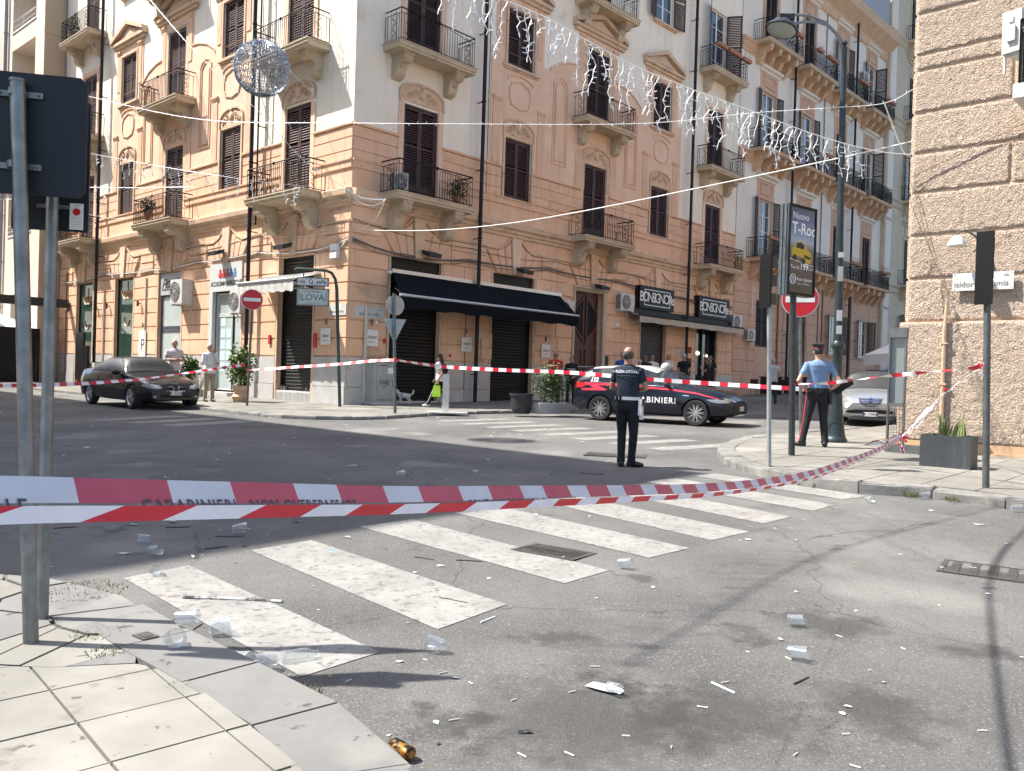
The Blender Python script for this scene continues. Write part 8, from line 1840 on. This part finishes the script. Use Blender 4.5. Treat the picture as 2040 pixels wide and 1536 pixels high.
tape([(-3.039, 22.150, 1.863), (-1.751, 21.200, 1.722), (-0.246, 20.100, 1.671), (1.214, 19.000, 1.651), (2.928, 17.900, 1.550), (4.101, 17.100, 1.498), (4.954, 16.600, 1.469), (5.629, 16.300, 1.446), (5.985, 16.100, 1.422)], .085, 'barrier tape passing in front of the police car to the lamp post', .40, .42, twist=lambda t: .9*(1-min(1, t*5))+.12*sin(t*20))
tape([(-3.039, 22.150, 1.863), (-3.705, 22.500, 1.824), (-4.439, 22.900, 1.742), (-5.174, 23.200, 1.670), (-5.927, 23.500, 1.610), (-6.559, 23.700, 1.551), (-7.427, 24.000, 1.485)], .085, 'barrier tape between the no entry pole and the pole at the corner', .42, .42, twist=lambda t: .5+.9*max(0, (t-.78)*4.5))
tape([(-7.487, 24.000, 1.624), (-7.684, 23.200, 1.551), (-7.992, 22.000, 1.423), (-8.358, 21.300, 1.319), (-8.684, 20.600, 1.221), (-8.851, 20.000, 1.169), (-9.252, 18.600, 1.084), (-9.469, 17.400, 1.054), (-9.669, 16.200, 1.048), (-9.928, 14.500, 1.055)], .08, 'barrier tape stretched in front of the black saloon at the left', .45, .5, twist=lambda t: .25+1.1*max(0, .3-abs(t-.32))*3)
# bunched tape at the stucco house
kn = V((5.754, 12.600, 0.790))
o = thing('barrier_tape', 'bunched twisted tape and red knot hanging before the notice case', 'tape', tr(kn), None)
rr = random.Random(4)
def crumple(a, b, n, spread, w, ms, seed, steps=14, name='ribbon'):
    rr = random.Random(seed)
    for k in range(n):
        mb = MB(); pts = []; off = V((rr.uniform(-1, 1), rr.uniform(-1, 1), rr.uniform(-1, 1)))*spread
        vs = []; tw0 = rr.uniform(0, 6); tw1 = rr.uniform(2, 7)
        for i in range(steps+1):
            t = i/steps; p = V(a).lerp(V(b), t)+off*sin(pi*t)+V((rr.uniform(-1, 1), rr.uniform(-1, 1), rr.uniform(-1, 1)))*spread*.3; tw = tw0+tw1*t; u = V((.3*sin(tw), .6*cos(tw), .7*sin(tw*.7+1)))
            u = u.normalized()*w/2*(.6+.4*sin(t*9+seed)); vs += [p-u, p+u]
        mb.add(vs, [(2*i, 2*i+2, 2*i+3, 2*i+1) for i in range(steps)]); add(name, mb, ms[k % len(ms)], o, MX.Identity(4))
g1 = V((6.531, 12.900, 1.474)); crumple(kn, g1, 7, .055, .06, [TWHT, TWHT, TWHT, mat('tape_pale_pink', (.66,.46,.50), rough=.4)], 3); crumple(g1, V((5.667, 10.300, 1.817)), 3, .02, .018, [TWHT], 5)
crumple(kn+V((-.02, 0, .03)), V((5.095, 12.300, 0.683)), 3, .03, .08, [TWHT, TRED, TWHT], 8, 10); crumple(kn+V((0, 0, .03)), kn+V((.02, 0, -.22)), 4, .06, .05, [TWHT, TRED], 12, 8)
mb = MB(); 
for k in range(6): c = kn+V((rr.uniform(.0, .09), rr.uniform(-.05, .03), rr.uniform(-.07, .03))); mb.ball(c, (rr.uniform(.015, .03), .02, rr.uniform(.015, .035)), 6, 4)
add('red_knot', mb, TRED, o, MX.Identity(4)); mb = MB(); c = V((5.612, 10.200, 1.819))
for k in range(6): mb.ball(c+V((-.02-.014*k, rr.uniform(-.02, .0), rr.uniform(-.012, .012))), (.018, .012, .012), 6, 4)
add('red_knot', mb, TRED, o, MX.Identity(4)); mb = MB(); mb.ball(V((6.515, 12.900, 1.519)), (.04, .02, .018), 7, 5); add('red_knot', mb, TRED, o, MX.Identity(4))
for (u_) in (0,): mb = MB(); mb.ball(V((-3.037, 22.130, 1.876)), (.035, .035, .05), 8, 5); add('red_knot', mb, TRED, o, MX.Identity(4))
# ---------------------------------------------------------------- festive lights and cables over the street
def curve(pts, n=6):
    P = [V(p) for p in pts]; out = []
    for i in range(len(P)-1):
        p0, p1, p2, p3 = P[max(i-1, 0)], P[i], P[i+1], P[min(i+2, len(P)-1)]
        for k in range(n):
            t = k/n; out.append(.5*((2*p1)+(p2-p0)*t+(2*p0-5*p1+4*p2-p3)*t*t+(3*p1-p0-3*p2+p3)*t**3))
    return out+[P[-1]]
def lights(pts, lab, r=.006, m=None, bulbs=.22, drops=None, seed=1, bl=.05, dl=(.25, .62), gap=.16, dr=.010, br=.009):
    o = thing('string_lights', lab, 'string lights', tr(pts[0]), 'festive light strings over the street'); C = curve(pts); mb = MB(); mb.tube(C, r, 5); add('wire', mb, m or LIGHTW, o, MX.Identity(4)); rr = random.Random(seed)
    acc = 0; nb = 0; nd = 0; B = MB(); seg = [(a, b) for a, b in zip(C, C[1:])]; tot = sum((b-a).length for a, b in seg); s = 0
    for a, b in seg:
        l = (b-a).length; 
        while nb*bulbs < s+l and bulbs: p = a.lerp(b, (nb*bulbs-s)/l); e = V((rr.uniform(-.015, .015), 0, bl*(1 if nb % 3 else -1))); B.cyl(p, p+e, br, br*.6, 5); nb += 1
        while drops and nd*gap < s+l:
            t = (s+l*((nd*gap-s)/l))/tot; p = a.lerp(b, (nd*gap-s)/l); nd += 1
            if not drops[0] < t < drops[1] or rr.random() < .06: continue
            q = p.copy(); ln = rr.uniform(*dl); D = MB(); path = [q.copy()]; k = 0; zz = rr.choice((-1, 1))
            while (p-q).z < ln:
                q = q+V((zz*rr.uniform(.0, .055), rr.uniform(-.02, .02), -rr.uniform(.06, .10))); path.append(q.copy()); k += 1
                if rr.random() < .7: D.cyl(q, q+V((rr.choice((-1, 1))*rr.uniform(.04, .08), 0, rr.uniform(-.02, .035))), dr*1.15, dr*.9, 5)
                if rr.random() < .5: zz = -zz
            D.tube(path, dr, 5); D.cyl(q, q+V((rr.uniform(-.03, .03), 0, -.06)), dr*1.5, dr, 5); add('light_drop', D, LIGHTW, o, MX.Identity(4))
        s += l
    if B.f: add('bulbs', B, LIGHTW, o, MX.Identity(4), kind='stuff')
    return o
lights([(-1.746, 11.200, 7.136), (-0.981, 11.600, 6.838), (-0.307, 12.000, 6.765), (0.342, 12.400, 6.688), (1.112, 12.800, 6.462), (1.851, 13.200, 6.286), (2.913, 13.800, 6.149), (3.836, 14.200, 6.012), (4.840, 14.700, 5.873), (5.773, 15.100, 5.771), (6.563, 15.500, 5.769), (7.273, 15.900, 5.850)], 'long string of white icicle lights hanging over the side street', .007, bulbs=0, drops=(.05, .855), seed=3, gap=.12, dr=.0068, dl=(.28, .80))
lights([(-12.181, 24.000, 9.003), (-7.985, 21.500, 7.710), (-3.826, 19.500, 7.158), (-0.920, 18.300, 6.870), (1.461, 17.400, 6.668), (2.896, 16.900, 6.614), (4.458, 16.500, 6.716), (5.792, 16.200, 6.759), (6.744, 16.000, 6.810), (7.240, 15.900, 7.052)], 'string of single bulbs crossing the whole facade', .0055, seed=4)
lights([(-8.719, 20.000, 10.052), (-7.449, 19.000, 8.711), (-6.429, 18.400, 7.715), (-5.514, 18.000, 6.933), (-4.930, 18.000, 6.332), (-4.688, 18.500, 6.080), (-4.591, 20.000, 6.117), (-4.568, 23.000, 6.390)], 'slanting light string passing in front of the left balconies', .0045, seed=5)
lights([(-4.586, 17.000, 7.432), (-4.378, 17.600, 7.294), (-4.360, 18.000, 7.346), (-4.514, 19.500, 7.307), (-4.758, 22.000, 7.166), (-5.045, 25.400, 6.902)], 'wire from the hanging ball down to the corner of the house', .0045, seed=6, bulbs=.5)
lights([(-12.181, 24.000, 7.423), (-8.907, 22.000, 6.588), (-7.250, 21.300, 6.258), (-6.435, 21.500, 6.204), (-5.537, 23.000, 6.441), (-5.054, 25.600, 6.945)], 'light string with short icicles along the left house front', .005, seed=7, bulbs=.3, drops=(.0, .72), gap=.32, dl=(.15, .45), dr=.008)
lights([(-5.054, 25.600, 6.945), (-4.771, 25.800, 6.787), (-4.426, 26.000, 6.764), (-4.047, 26.300, 6.823)], 'dense bundle of white lights running round the corner cornice', .014, seed=8, bulbs=.05, bl=.06)
lights([(-12.735, 25.000, 6.649), (-10.905, 24.500, 6.580), (-9.072, 24.000, 6.554)], 'short pale light string near the left sign board', .005, seed=9, bulbs=.3, drops=(0, .3), gap=.3, dl=(.15, .4), dr=.008)
lights([(-15.353, 25.000, 6.203), (-14.184, 25.000, 6.210), (-12.127, 25.000, 5.807), (-11.396, 25.000, 5.800)], 'lowest faint light string at the far left', .005, seed=10, bulbs=.4)
cable(curve([(-6.191, 27.200, 5.991), (-4.543, 26.400, 5.889), (-2.378, 24.000, 5.543), (-0.385, 22.000, 5.415), (1.393, 20.000, 5.392), (3.865, 18.000, 5.608), (5.944, 16.800, 5.905), (7.143, 16.000, 6.077), (7.273, 15.900, 6.100)]), .013, CABW, 'plain white cable rising from the corner house to the stucco wall', 'white_cable')
cable(curve([(6.762, 16.000, 6.810), (6.967, 16.000, 6.314), (7.149, 16.000, 5.918), (7.240, 15.950, 5.862), (7.307, 15.900, 5.925)]), .013, CABW, 'white cable loop hanging near the edge of the stucco wall', 'white_cable')
cable(curve([(-5.084, 25.600, 6.944), (-4.730, 25.600, 6.597), (-4.340, 25.700, 6.510), (-4.090, 26.000, 6.699), (-4.032, 26.200, 6.833)]), .012, CABW, 'drooping white cable loop under the corner cornice', 'white_cable'); cable(curve([(-4.032, 26.200, 6.833), (-4.294, 26.400, 6.343), (-4.780, 26.600, 5.931), (-5.136, 26.700, 5.750), (-5.357, 26.300, 5.370)]), .010, CABW, 'thin white cable falling to the white box on the corner', 'white_cable')
# hanging ball of tinsel wire
bc = V((-5.132, 17.000, 7.445)); R = .535
o = thing('hanging_light_ball', 'big grey wire ball decoration hanging before the left balcony', 'decoration', tr(bc)); rr = random.Random(6)
for k in range(30):
    t = pi*k/30; mb = MB(); pts = [(R*sin(a)*cos(t)*(1+rr.uniform(-.015, .015)), R*sin(a)*sin(t)*(1+rr.uniform(-.015, .015)), R*cos(a)) for a in [2*pi*i/36 for i in range(37)]]; mb.tube(pts, .006, 4); add('wire_ring', mb, SPHG, o, WM[o.name])
for k in range(1, 13):
    a = pi*k/13; mb = MB(); mb.tube([(R*sin(a)*cos(t), R*sin(a)*sin(t), R*cos(a)) for t in [2*pi*i/32 for i in range(33)]], .006, 4); add('wire_hoop', mb, SPHG, o, WM[o.name])
mb = MB()
for k in range(900):
    a = math.acos(rr.uniform(-1, 1)); t = rr.uniform(0, 2*pi); n_ = V((sin(a)*cos(t), sin(a)*sin(t), cos(a))); p = n_*R; q = p+n_*rr.uniform(-.02, .03)+V((rr.uniform(-.04, .04), rr.uniform(-.04, .04), rr.uniform(-.04, .04))); mb.cyl(p, q, .005, .004, 4, caps=False)
add('tinsel', mb, [mat('tinsel_pale', (.55,.62,.68), rough=.3, metal=.4)], o, WM[o.name], kind='stuff')
mb = MB(); mb.cyl((0, 0, R), (0, 0, 5.5), .008, n=4); add('hanging_wire', mb, CABLE, o, WM[o.name])
# strings and a cable above the camera's view; their shadows cross the asphalt
sdn = -sd
def above(g, h): g = V(g); return g+sdn*(h/sdn.z)
def shadowcaster(pts, h, r, lab, name='overhead_cable', extra=None):
    C = curve([above(p, h(p[1]) if callable(h) else h) for p in pts], 8); mb = MB(); mb.tube(C, r, 5); 
    if extra: extra(mb, C)
    add(name, mb, CABLE, None, MX.Identity(4), label=lab, category='cable')
shadowcaster([(6.086, 9.644, 0.226), (4.900, 8.128, 0.188), (4.288, 7.355, 0.169), (3.865, 6.759, 0.155), (3.545, 6.255, 0.143), (3.346, 5.931, 0.135), (2.853, 5.016, 0.115), (2.316, 3.991, 0.092), (1.911, 3.204, 0.074), (1.620, 2.653, 0.062)], lambda y: 1.95+.49*y, .015, 'thick slack cable hanging above the view at the right', extra=lambda mb, C: (mb.ball(C[40], (.06, .03, .03), 7, 5), mb.tube(C[14:32], .024, 5)))
def frz(mb, C):
    rr = random.Random(3)
    for p in C:
        for _ in range(2): q = p+V((rr.uniform(-.12, .12), rr.uniform(-.12, .12), 0)); mb.cyl(q, q+V((rr.uniform(-.05, .05), rr.uniform(-.03, .03), -rr.uniform(.15, .45))), .006, n=4, caps=False)
shadowcaster([(0.587, 4.212, 0.080), (1.166, 5.039, 0.100), (2.026, 6.267, 0.130), (2.958, 7.318, 0.157), (4.108, 8.363, 0.185), (5.476, 9.564, 0.219)], 8.0, .012, 'second icicle light string high above the camera view', 'overhead_string_lights', frz)
# ---------------------------------------------------------------- litter on the ground
CUP = bpy.data.materials.new('clear_cup_plastic'); CUP.use_nodes = True; t_ = CUP.node_tree; t_.nodes.clear()
g_ = t_.nodes.new('ShaderNodeBsdfGlossy'); g_.inputs['Roughness'].default_value = .15; tp_ = t_.nodes.new('ShaderNodeBsdfTransparent'); tp_.inputs[0].default_value = (.93,.95,.96,1); d_ = t_.nodes.new('ShaderNodeBsdfDiffuse'); d_.inputs[0].default_value = (.75,.77,.78,1)
lw_ = t_.nodes.new('ShaderNodeLayerWeight'); lw_.inputs[0].default_value = .35; m1 = t_.nodes.new('ShaderNodeMixShader'); m2 = t_.nodes.new('ShaderNodeMixShader'); m1.inputs[0].default_value = .35
t_.links.new(g_.outputs[0], m1.inputs[1]); t_.links.new(d_.outputs[0], m1.inputs[2]); mr_ = t_.nodes.new('ShaderNodeMapRange'); mr_.inputs[3].default_value = .07; mr_.inputs[4].default_value = .5; t_.links.new(lw_.outputs[1], mr_.inputs[0]); t_.links.new(mr_.outputs[0], m2.inputs[0]); t_.links.new(tp_.outputs[0], m2.inputs[1]); t_.links.new(m1.outputs[0], m2.inputs[2]); o_ = t_.nodes.new('ShaderNodeOutputMaterial'); t_.links.new(m2.outputs[0], o_.inputs[0])
rr = random.Random(17); NG = 'plastic cups scattered on the street'
def cup_mesh(kind):
    mb = MB(); r2 = random.Random(kind); mb.lathe([(.001, 0), (.026, .0), (.027, .004), (.031, .035), (.0315, .04), (.036, .085), (.0385, .092), (.0375, .092), (.035, .086), (.0305, .04), (.0255, .006), (.001, .004)], 16, cap=False)
    if kind: mb.v = [(x*(1+.18*sin(z*60+kind*2)*min(1, z*20)), y*(1-.25*(kind == 2)*min(1, z*14)), z) for x, y, z in mb.v]
    return mesh_of('plastic_cup', mb, CUP, True, 50)
CM = [cup_mesh(k) for k in range(3)]
def cup(p, az, lab, k=None, up=False, sc=1):
    k = rr.randrange(3) if k is None else k; r_ = .034*sc; n_ = V((-GA, -GB, 1)).normalized()
    sc *= .88; M = tr(p[0], p[1], p[2]) @ (tr(0, 0, r_) @ rotz(az) @ MX.Rotation(radians(90-5.5), 4, 'X') if not up else rotz(az)) @ MX.Scale(sc, 4)
    o = put('plastic_cup', CM[k], None, M, label=lab, category='cup', group=NG); return o
named = [((-1.660, 4.321, 0.182), 1.6, 'clear plastic cup lying by the kerb beside the thin pole shadow', 1.35), ((-1.555, 4.065, 0.179), .3, 'milky plastic cup on its side on the near kerb slab', 1.35), ((-1.566, 4.543, 0.067), 2.0, 'clear cup on the asphalt next to the first crossing stripe', 1.3), ((-1.422, 4.241, 0.063), 4.0, 'small crushed clear cup in the gutter', 1.0), ((-1.280, 4.096, 0.062), 1.0, 'clear cup leaning with two others in the gutter', 1.35), ((-1.213, 4.020, 0.061), 1.4, 'half white cup lying under another in the gutter', 1.0), ((-1.090, 4.088, 0.063), 5.4, 'clear cup beside the bottle at the gutter', 1.35), ((1.639, 4.967, 0.103), 1.2, 'clear cup standing out on the sunny asphalt at the right', 1.1), ((1.463, 4.398, 0.091), 1.0, 'squashed cup on a wet patch at the right', 1.2), ((0.476, 3.885, 0.073), .8, 'flattened white cup in the middle foreground', .9),
    ((0.822, 6.278, 0.119), 1.2, 'crumpled pale cup near the end of the third stripe', 1.2), ((-0.300, 4.359, 0.075), 4.5, 'faint clear cup on the asphalt right of the first stripe', 1.2), ((-2.646, 6.363, 0.090), 1.1, 'cup lying in the shaded road near the first stripe', 1.2), ((-2.378, 5.825, 0.083), .3, 'cup at the far corner of the first stripe', 1.2), ((-2.297, 7.144, 0.107), 2.1, 'cup with a straw across it in the shaded road', 1.4), ((-2.811, 6.752, 0.095), 5.0, 'cup beyond the pair of papers in the shade', 1.2), ((-1.431, 10.894, 0.181), 1.7, 'cup far out in the shaded road above the tape', 1.3), ((4.795, 9.997, 0.221), 1.5, 'clear cup against the right kerb', 1.3), ((5.419, 9.234, 0.213), 1.4, 'cup with green label at the right picture edge', 1.3), ((4.037, 9.678, 0.208), .4, 'cup near the last crossing stripe', 1.2), ((-0.490, 11.247, 0.196), 2, 'cup in the far shade above the tape', 1.2)]
for p, az, lab, sc in named: cup(p, az, lab, sc=sc)
o = thing('plastic_bottle', 'clear plastic bottle lying at the gutter beside the cups', 'bottle', tr((-1.082, 4.163, 0.064)) @ tr(0, 0, .03) @ rotz(radians(120)) @ MX.Rotation(radians(90), 4, 'X')); mb = MB(); mb.lathe([(.001, 0), (.03, 0), (.032, .01), (.030, .05), (.032, .10), (.030, .13), (.014, .16), (.013, .185), (.001, .185)], 16, cap=False); add('bottle_body', mb, CUP, o, smooth=True)
o = thing('glass_bottle', 'dark bottle with pale neck lying at the left picture edge behind the pole', 'bottle', tr((-2.921, 5.194, 0.066)) @ tr(0, 0, .035) @ rotz(radians(70)) @ MX.Rotation(radians(90), 4, 'X')); mb = MB(); mb.lathe([(.001, 0), (.035, 0), (.035, .13), (.014, .18), (.014, .25), (.001, .25)], 14, cap=False); add('bottle_body', mb, mat('dark_bottle', (.04,.03,.025), rough=.1, coat=.5), o, smooth=True); mb = MB(); mb.lathe([(.0355, .03), (.0355, .10)], 14, cap=False); add('label', mb, WHTD, o)
o = thing('drink_can', 'crushed orange and black drink can in the grass at the near kerb', 'can', tr((-0.371, 3.208, 0.054)) @ tr(0, 0, .03) @ rotz(radians(-48)) @ MX.Rotation(radians(90), 4, 'Y')); mb = MB(); mb.lathe([(.001, -.06), (.024, -.06), (.030, -.05), (.031, -.01), (.027, .01), (.031, .03), (.030, .05), (.024, .058), (.001, .055)], 16, cap=False); mb.v = [(x*.85, y, z) for x, y, z in mb.v]; add('can_body', mb, mat('can_orange', (.45,.20,.04), (.03,.025,.02), 30, rough=.3, metal=.6, lo=.45, hi=.5, objc=True), o, smooth=True)
def stick_(p, az, L, r, m, lab, cat='straw', name='drinking_straw', grp='straws and sticks on the road', bend=0):
    mb = MB(); mb.tube([(-L/2, 0, r), (0, bend, r), (L/2, 0, r)], r, 6); a = V((cos(az), sin(az), 0)); M = tr(p) @ rotz(az); return add(name, mb, m, None, M, label=lab, category=cat, group=grp)
stick_((-1.663, 5.218, 0.078), radians(-3), .62, .010, mat('dirty_stick', (.50,.49,.46), (.06,.055,.05), 9, rough=.6, objc=True, lo=.45, hi=.55), 'long pale stick with dark ends lying across the first crossing stripe', 'stick', 'stick', None, .012)
STK = mat('black_straw', (.018,.017,.018), rough=.4)
for p, az, L, m, lab in [((-0.324, 5.325, 0.092), -.55, .21, STK, 'thin black straw on the second crossing stripe'), ((1.426, 4.083, 0.085), .75, .14, STK, 'thick black straw on the right asphalt'), ((1.021, 3.964, 0.080), -1.05, .15, WHT, 'white straw on the right asphalt'), ((-3.759, 7.280, 0.096), .55, .18, STK, 'black straw in the shade at the left'), ((-2.287, 7.063, 0.105), .05, .24, STK, 'black straw lying over a cup in the shade'), ((-2.258, 6.644, 0.098), .75, .18, STK, 'black straw below the cups in the shade'), ((-2.848, 7.408, 0.107), .25, .2, STK, 'black straw right of the white papers in the shade'), ((-0.621, 6.445, 0.109), -.5, .18, STK, 'faint straw between second and third stripes'), ((-0.278, 6.396, 0.111), -.1, .2, STK, 'straw on the third crossing stripe'), ((-0.097, 4.936, 0.087), 1.0, .15, WHT, 'white straw right of the second stripe end'), ((1.126, 11.624, 0.217), -.1, .3, STK, 'straw in the shade before the policeman'), ((-1.543, 4.313, 0.183), 1.5, .1, STK, 'short black straw beside the cup at the kerb')]: stick_(p, az, L, .0042 if m is STK else .005, m, lab)
PAP = mat('white_litter_paper', (.46,.46,.45), (.36,.38,.40), 20, rough=.7, objc=True)
def scrap(p, s, m, lab, name='paper_scrap', cat='litter', grp='paper scraps on the road', seed=0):
    r2 = random.Random(seed); mb = MB(); n = 7; vs = [(0, 0, .012*r2.random()+.004)]
    for i in range(n): a = 2*pi*i/n; r_ = s*r2.uniform(.5, 1.1); vs.append((r_*cos(a), r_*sin(a)*.5, .003+.018*r2.random()*min(1, s*20)))
    mb.add(vs, [(0, 1+i, 1+(i+1) % n) for i in range(n)]); return put(name, mesh_of(name, mb, m), None, tr(p) @ rotz(r2.uniform(0, 3)), label=lab, category=cat, group=grp)
SC_ = [((-2.846, 6.359, 0.088), .06, 'folded white paper in the shade left of a cup'), ((-2.310, 6.313, 0.092), .05, 'crumpled white paper near the shadow edge'), ((-3.259, 7.451, 0.104), .07, 'two white papers just below the long tape'), ((-1.906, 7.753, 0.121), .045, 'small white paper just below the tape'), ((-2.071, 6.718, 0.101), .05, 'narrow white paper beside the straw'), ((-2.978, 7.625, 0.109), .06, 'torn tissue below the tape'), ((-6.683, 13.521, 0.181), .12, 'white litter in the far left shade'), ((-2.209, 11.972, 0.193), .12, 'white litter in the middle of the shaded road'), ((4.172, 10.530, 0.225), .06, 'black crumpled rag at the right kerb'), ((-0.243, 3.321, 0.057), .018, 'small black lump in the front asphalt'), ((-0.485, 3.304, 0.055), .018, 'small black lump by the near kerb'), ((0.094, 3.442, 0.062), .035, 'dark torn wrapper in the foreground'), ((4.617, 8.397, 0.191), .06, 'white napkin on the asphalt near the manhole cover'), ((0.799, 8.364, 0.156), .03, 'small pale scrap by the fourth stripe'), ((4.452, 16.399, 0.332), .10, 'blue white litter at the right pavement tip'), ((0.570, 11.375, 0.208), .05, 'dark scrap near the shadow edge'), ((-1.359, 6.628, 0.106), .03, 'blue wrapper on the second stripe'), ((-3.519, 22.010, 0.440), .12, 'white litter on the far pavement edge'), ((0.475, 3.908, 0.074), .115, 'big torn white plastic sheet in the middle foreground'), ((1.520, 4.697, 0.097), .03, 'small clear plastic lid between the right cups')]
for i, (p, s, lab) in enumerate(SC_): scrap(p, s, STK if 'black' in lab or 'dark' in lab else (mat('blue_litter', (.06,.25,.38), rough=.5) if 'blue wr' in lab else PAP), lab, seed=i)
BUT = [mat('butt_white', (.45,.44,.41), rough=.8), mat('butt_orange', (.50,.27,.08), rough=.8), mat('chip_pale', (.42,.40,.37), rough=.9), STK]
bm_ = []
for k in range(4): mb = MB(); mb.cyl((-.012-.004*k, 0, .004), (.012+.004*k, .003, .004), .0038, n=6); bm_.append([mesh_of('cigarette_butt', mb, m) for m in BUT])
rr = random.Random(99); cnt = 0
def in_road(x, y): return not (y < 5.4 and x < (-.55-(y-3.2)*.85)) 
while cnt < 85:
    y = 3.2+rr.random()**1.6*9; x = rr.uniform(-.6, .62)*y
    if not in_road(x, y) or (x > 3.3 and y > 9.5): continue
    k = rr.randrange(4); o = put('cigarette_butt', bm_[k][rr.choice((0, 0, 1, 2, 2))], None, tr(ground(x, y)) @ rotz(rr.uniform(0, 6.3)), label='tiny cigarette butt lying loose on the road', category='litter', group='cigarette butts on the road'); cnt += 1
cnt = 0; pm_ = []
for k in range(5):
    mb = MB(); n = 6; r2 = random.Random(k); vs = [(0, 0, .010)]+[(.022*r2.uniform(.5, 1.2)*cos(2*pi*i/n), .015*r2.uniform(.5, 1.2)*sin(2*pi*i/n), .002+.008*r2.random()) for i in range(n)]; mb.add(vs, [(0, 1+i, 1+(i+1) % n) for i in range(n)]); pm_.append(mesh_of('paper_bit', mb, [PAP, BUT[2]][k % 2]))
while cnt < 75:
    y = 3.3+rr.random()*19; x = rr.uniform(-.6, .6)*y
    if not in_road(x, y) or (x > 3.2 and y > 9.3): continue
    put('paper_bit', pm_[rr.randrange(5)], None, tr(ground(x, y)) @ rotz(rr.uniform(0, 6.3)) @ MX.Scale(.5+y/9*rr.uniform(.6, 1.4), 4), label='little pale paper bit lying loose on the road', category='litter', group='paper bits on the road'); cnt += 1
o = thing('small_access_cover', 'small dark square cover in the near kerb stone', 'cover', tr((-1.739, 4.148, 0.183)) @ rotz(radians(-38))); mb = MB(); mb.box(-.055, -.04, -.01, .055, .04, .004); mb.box(-.035, -.02, .004, .035, .02, .007); add('cover_plate', mb, CAST, o)
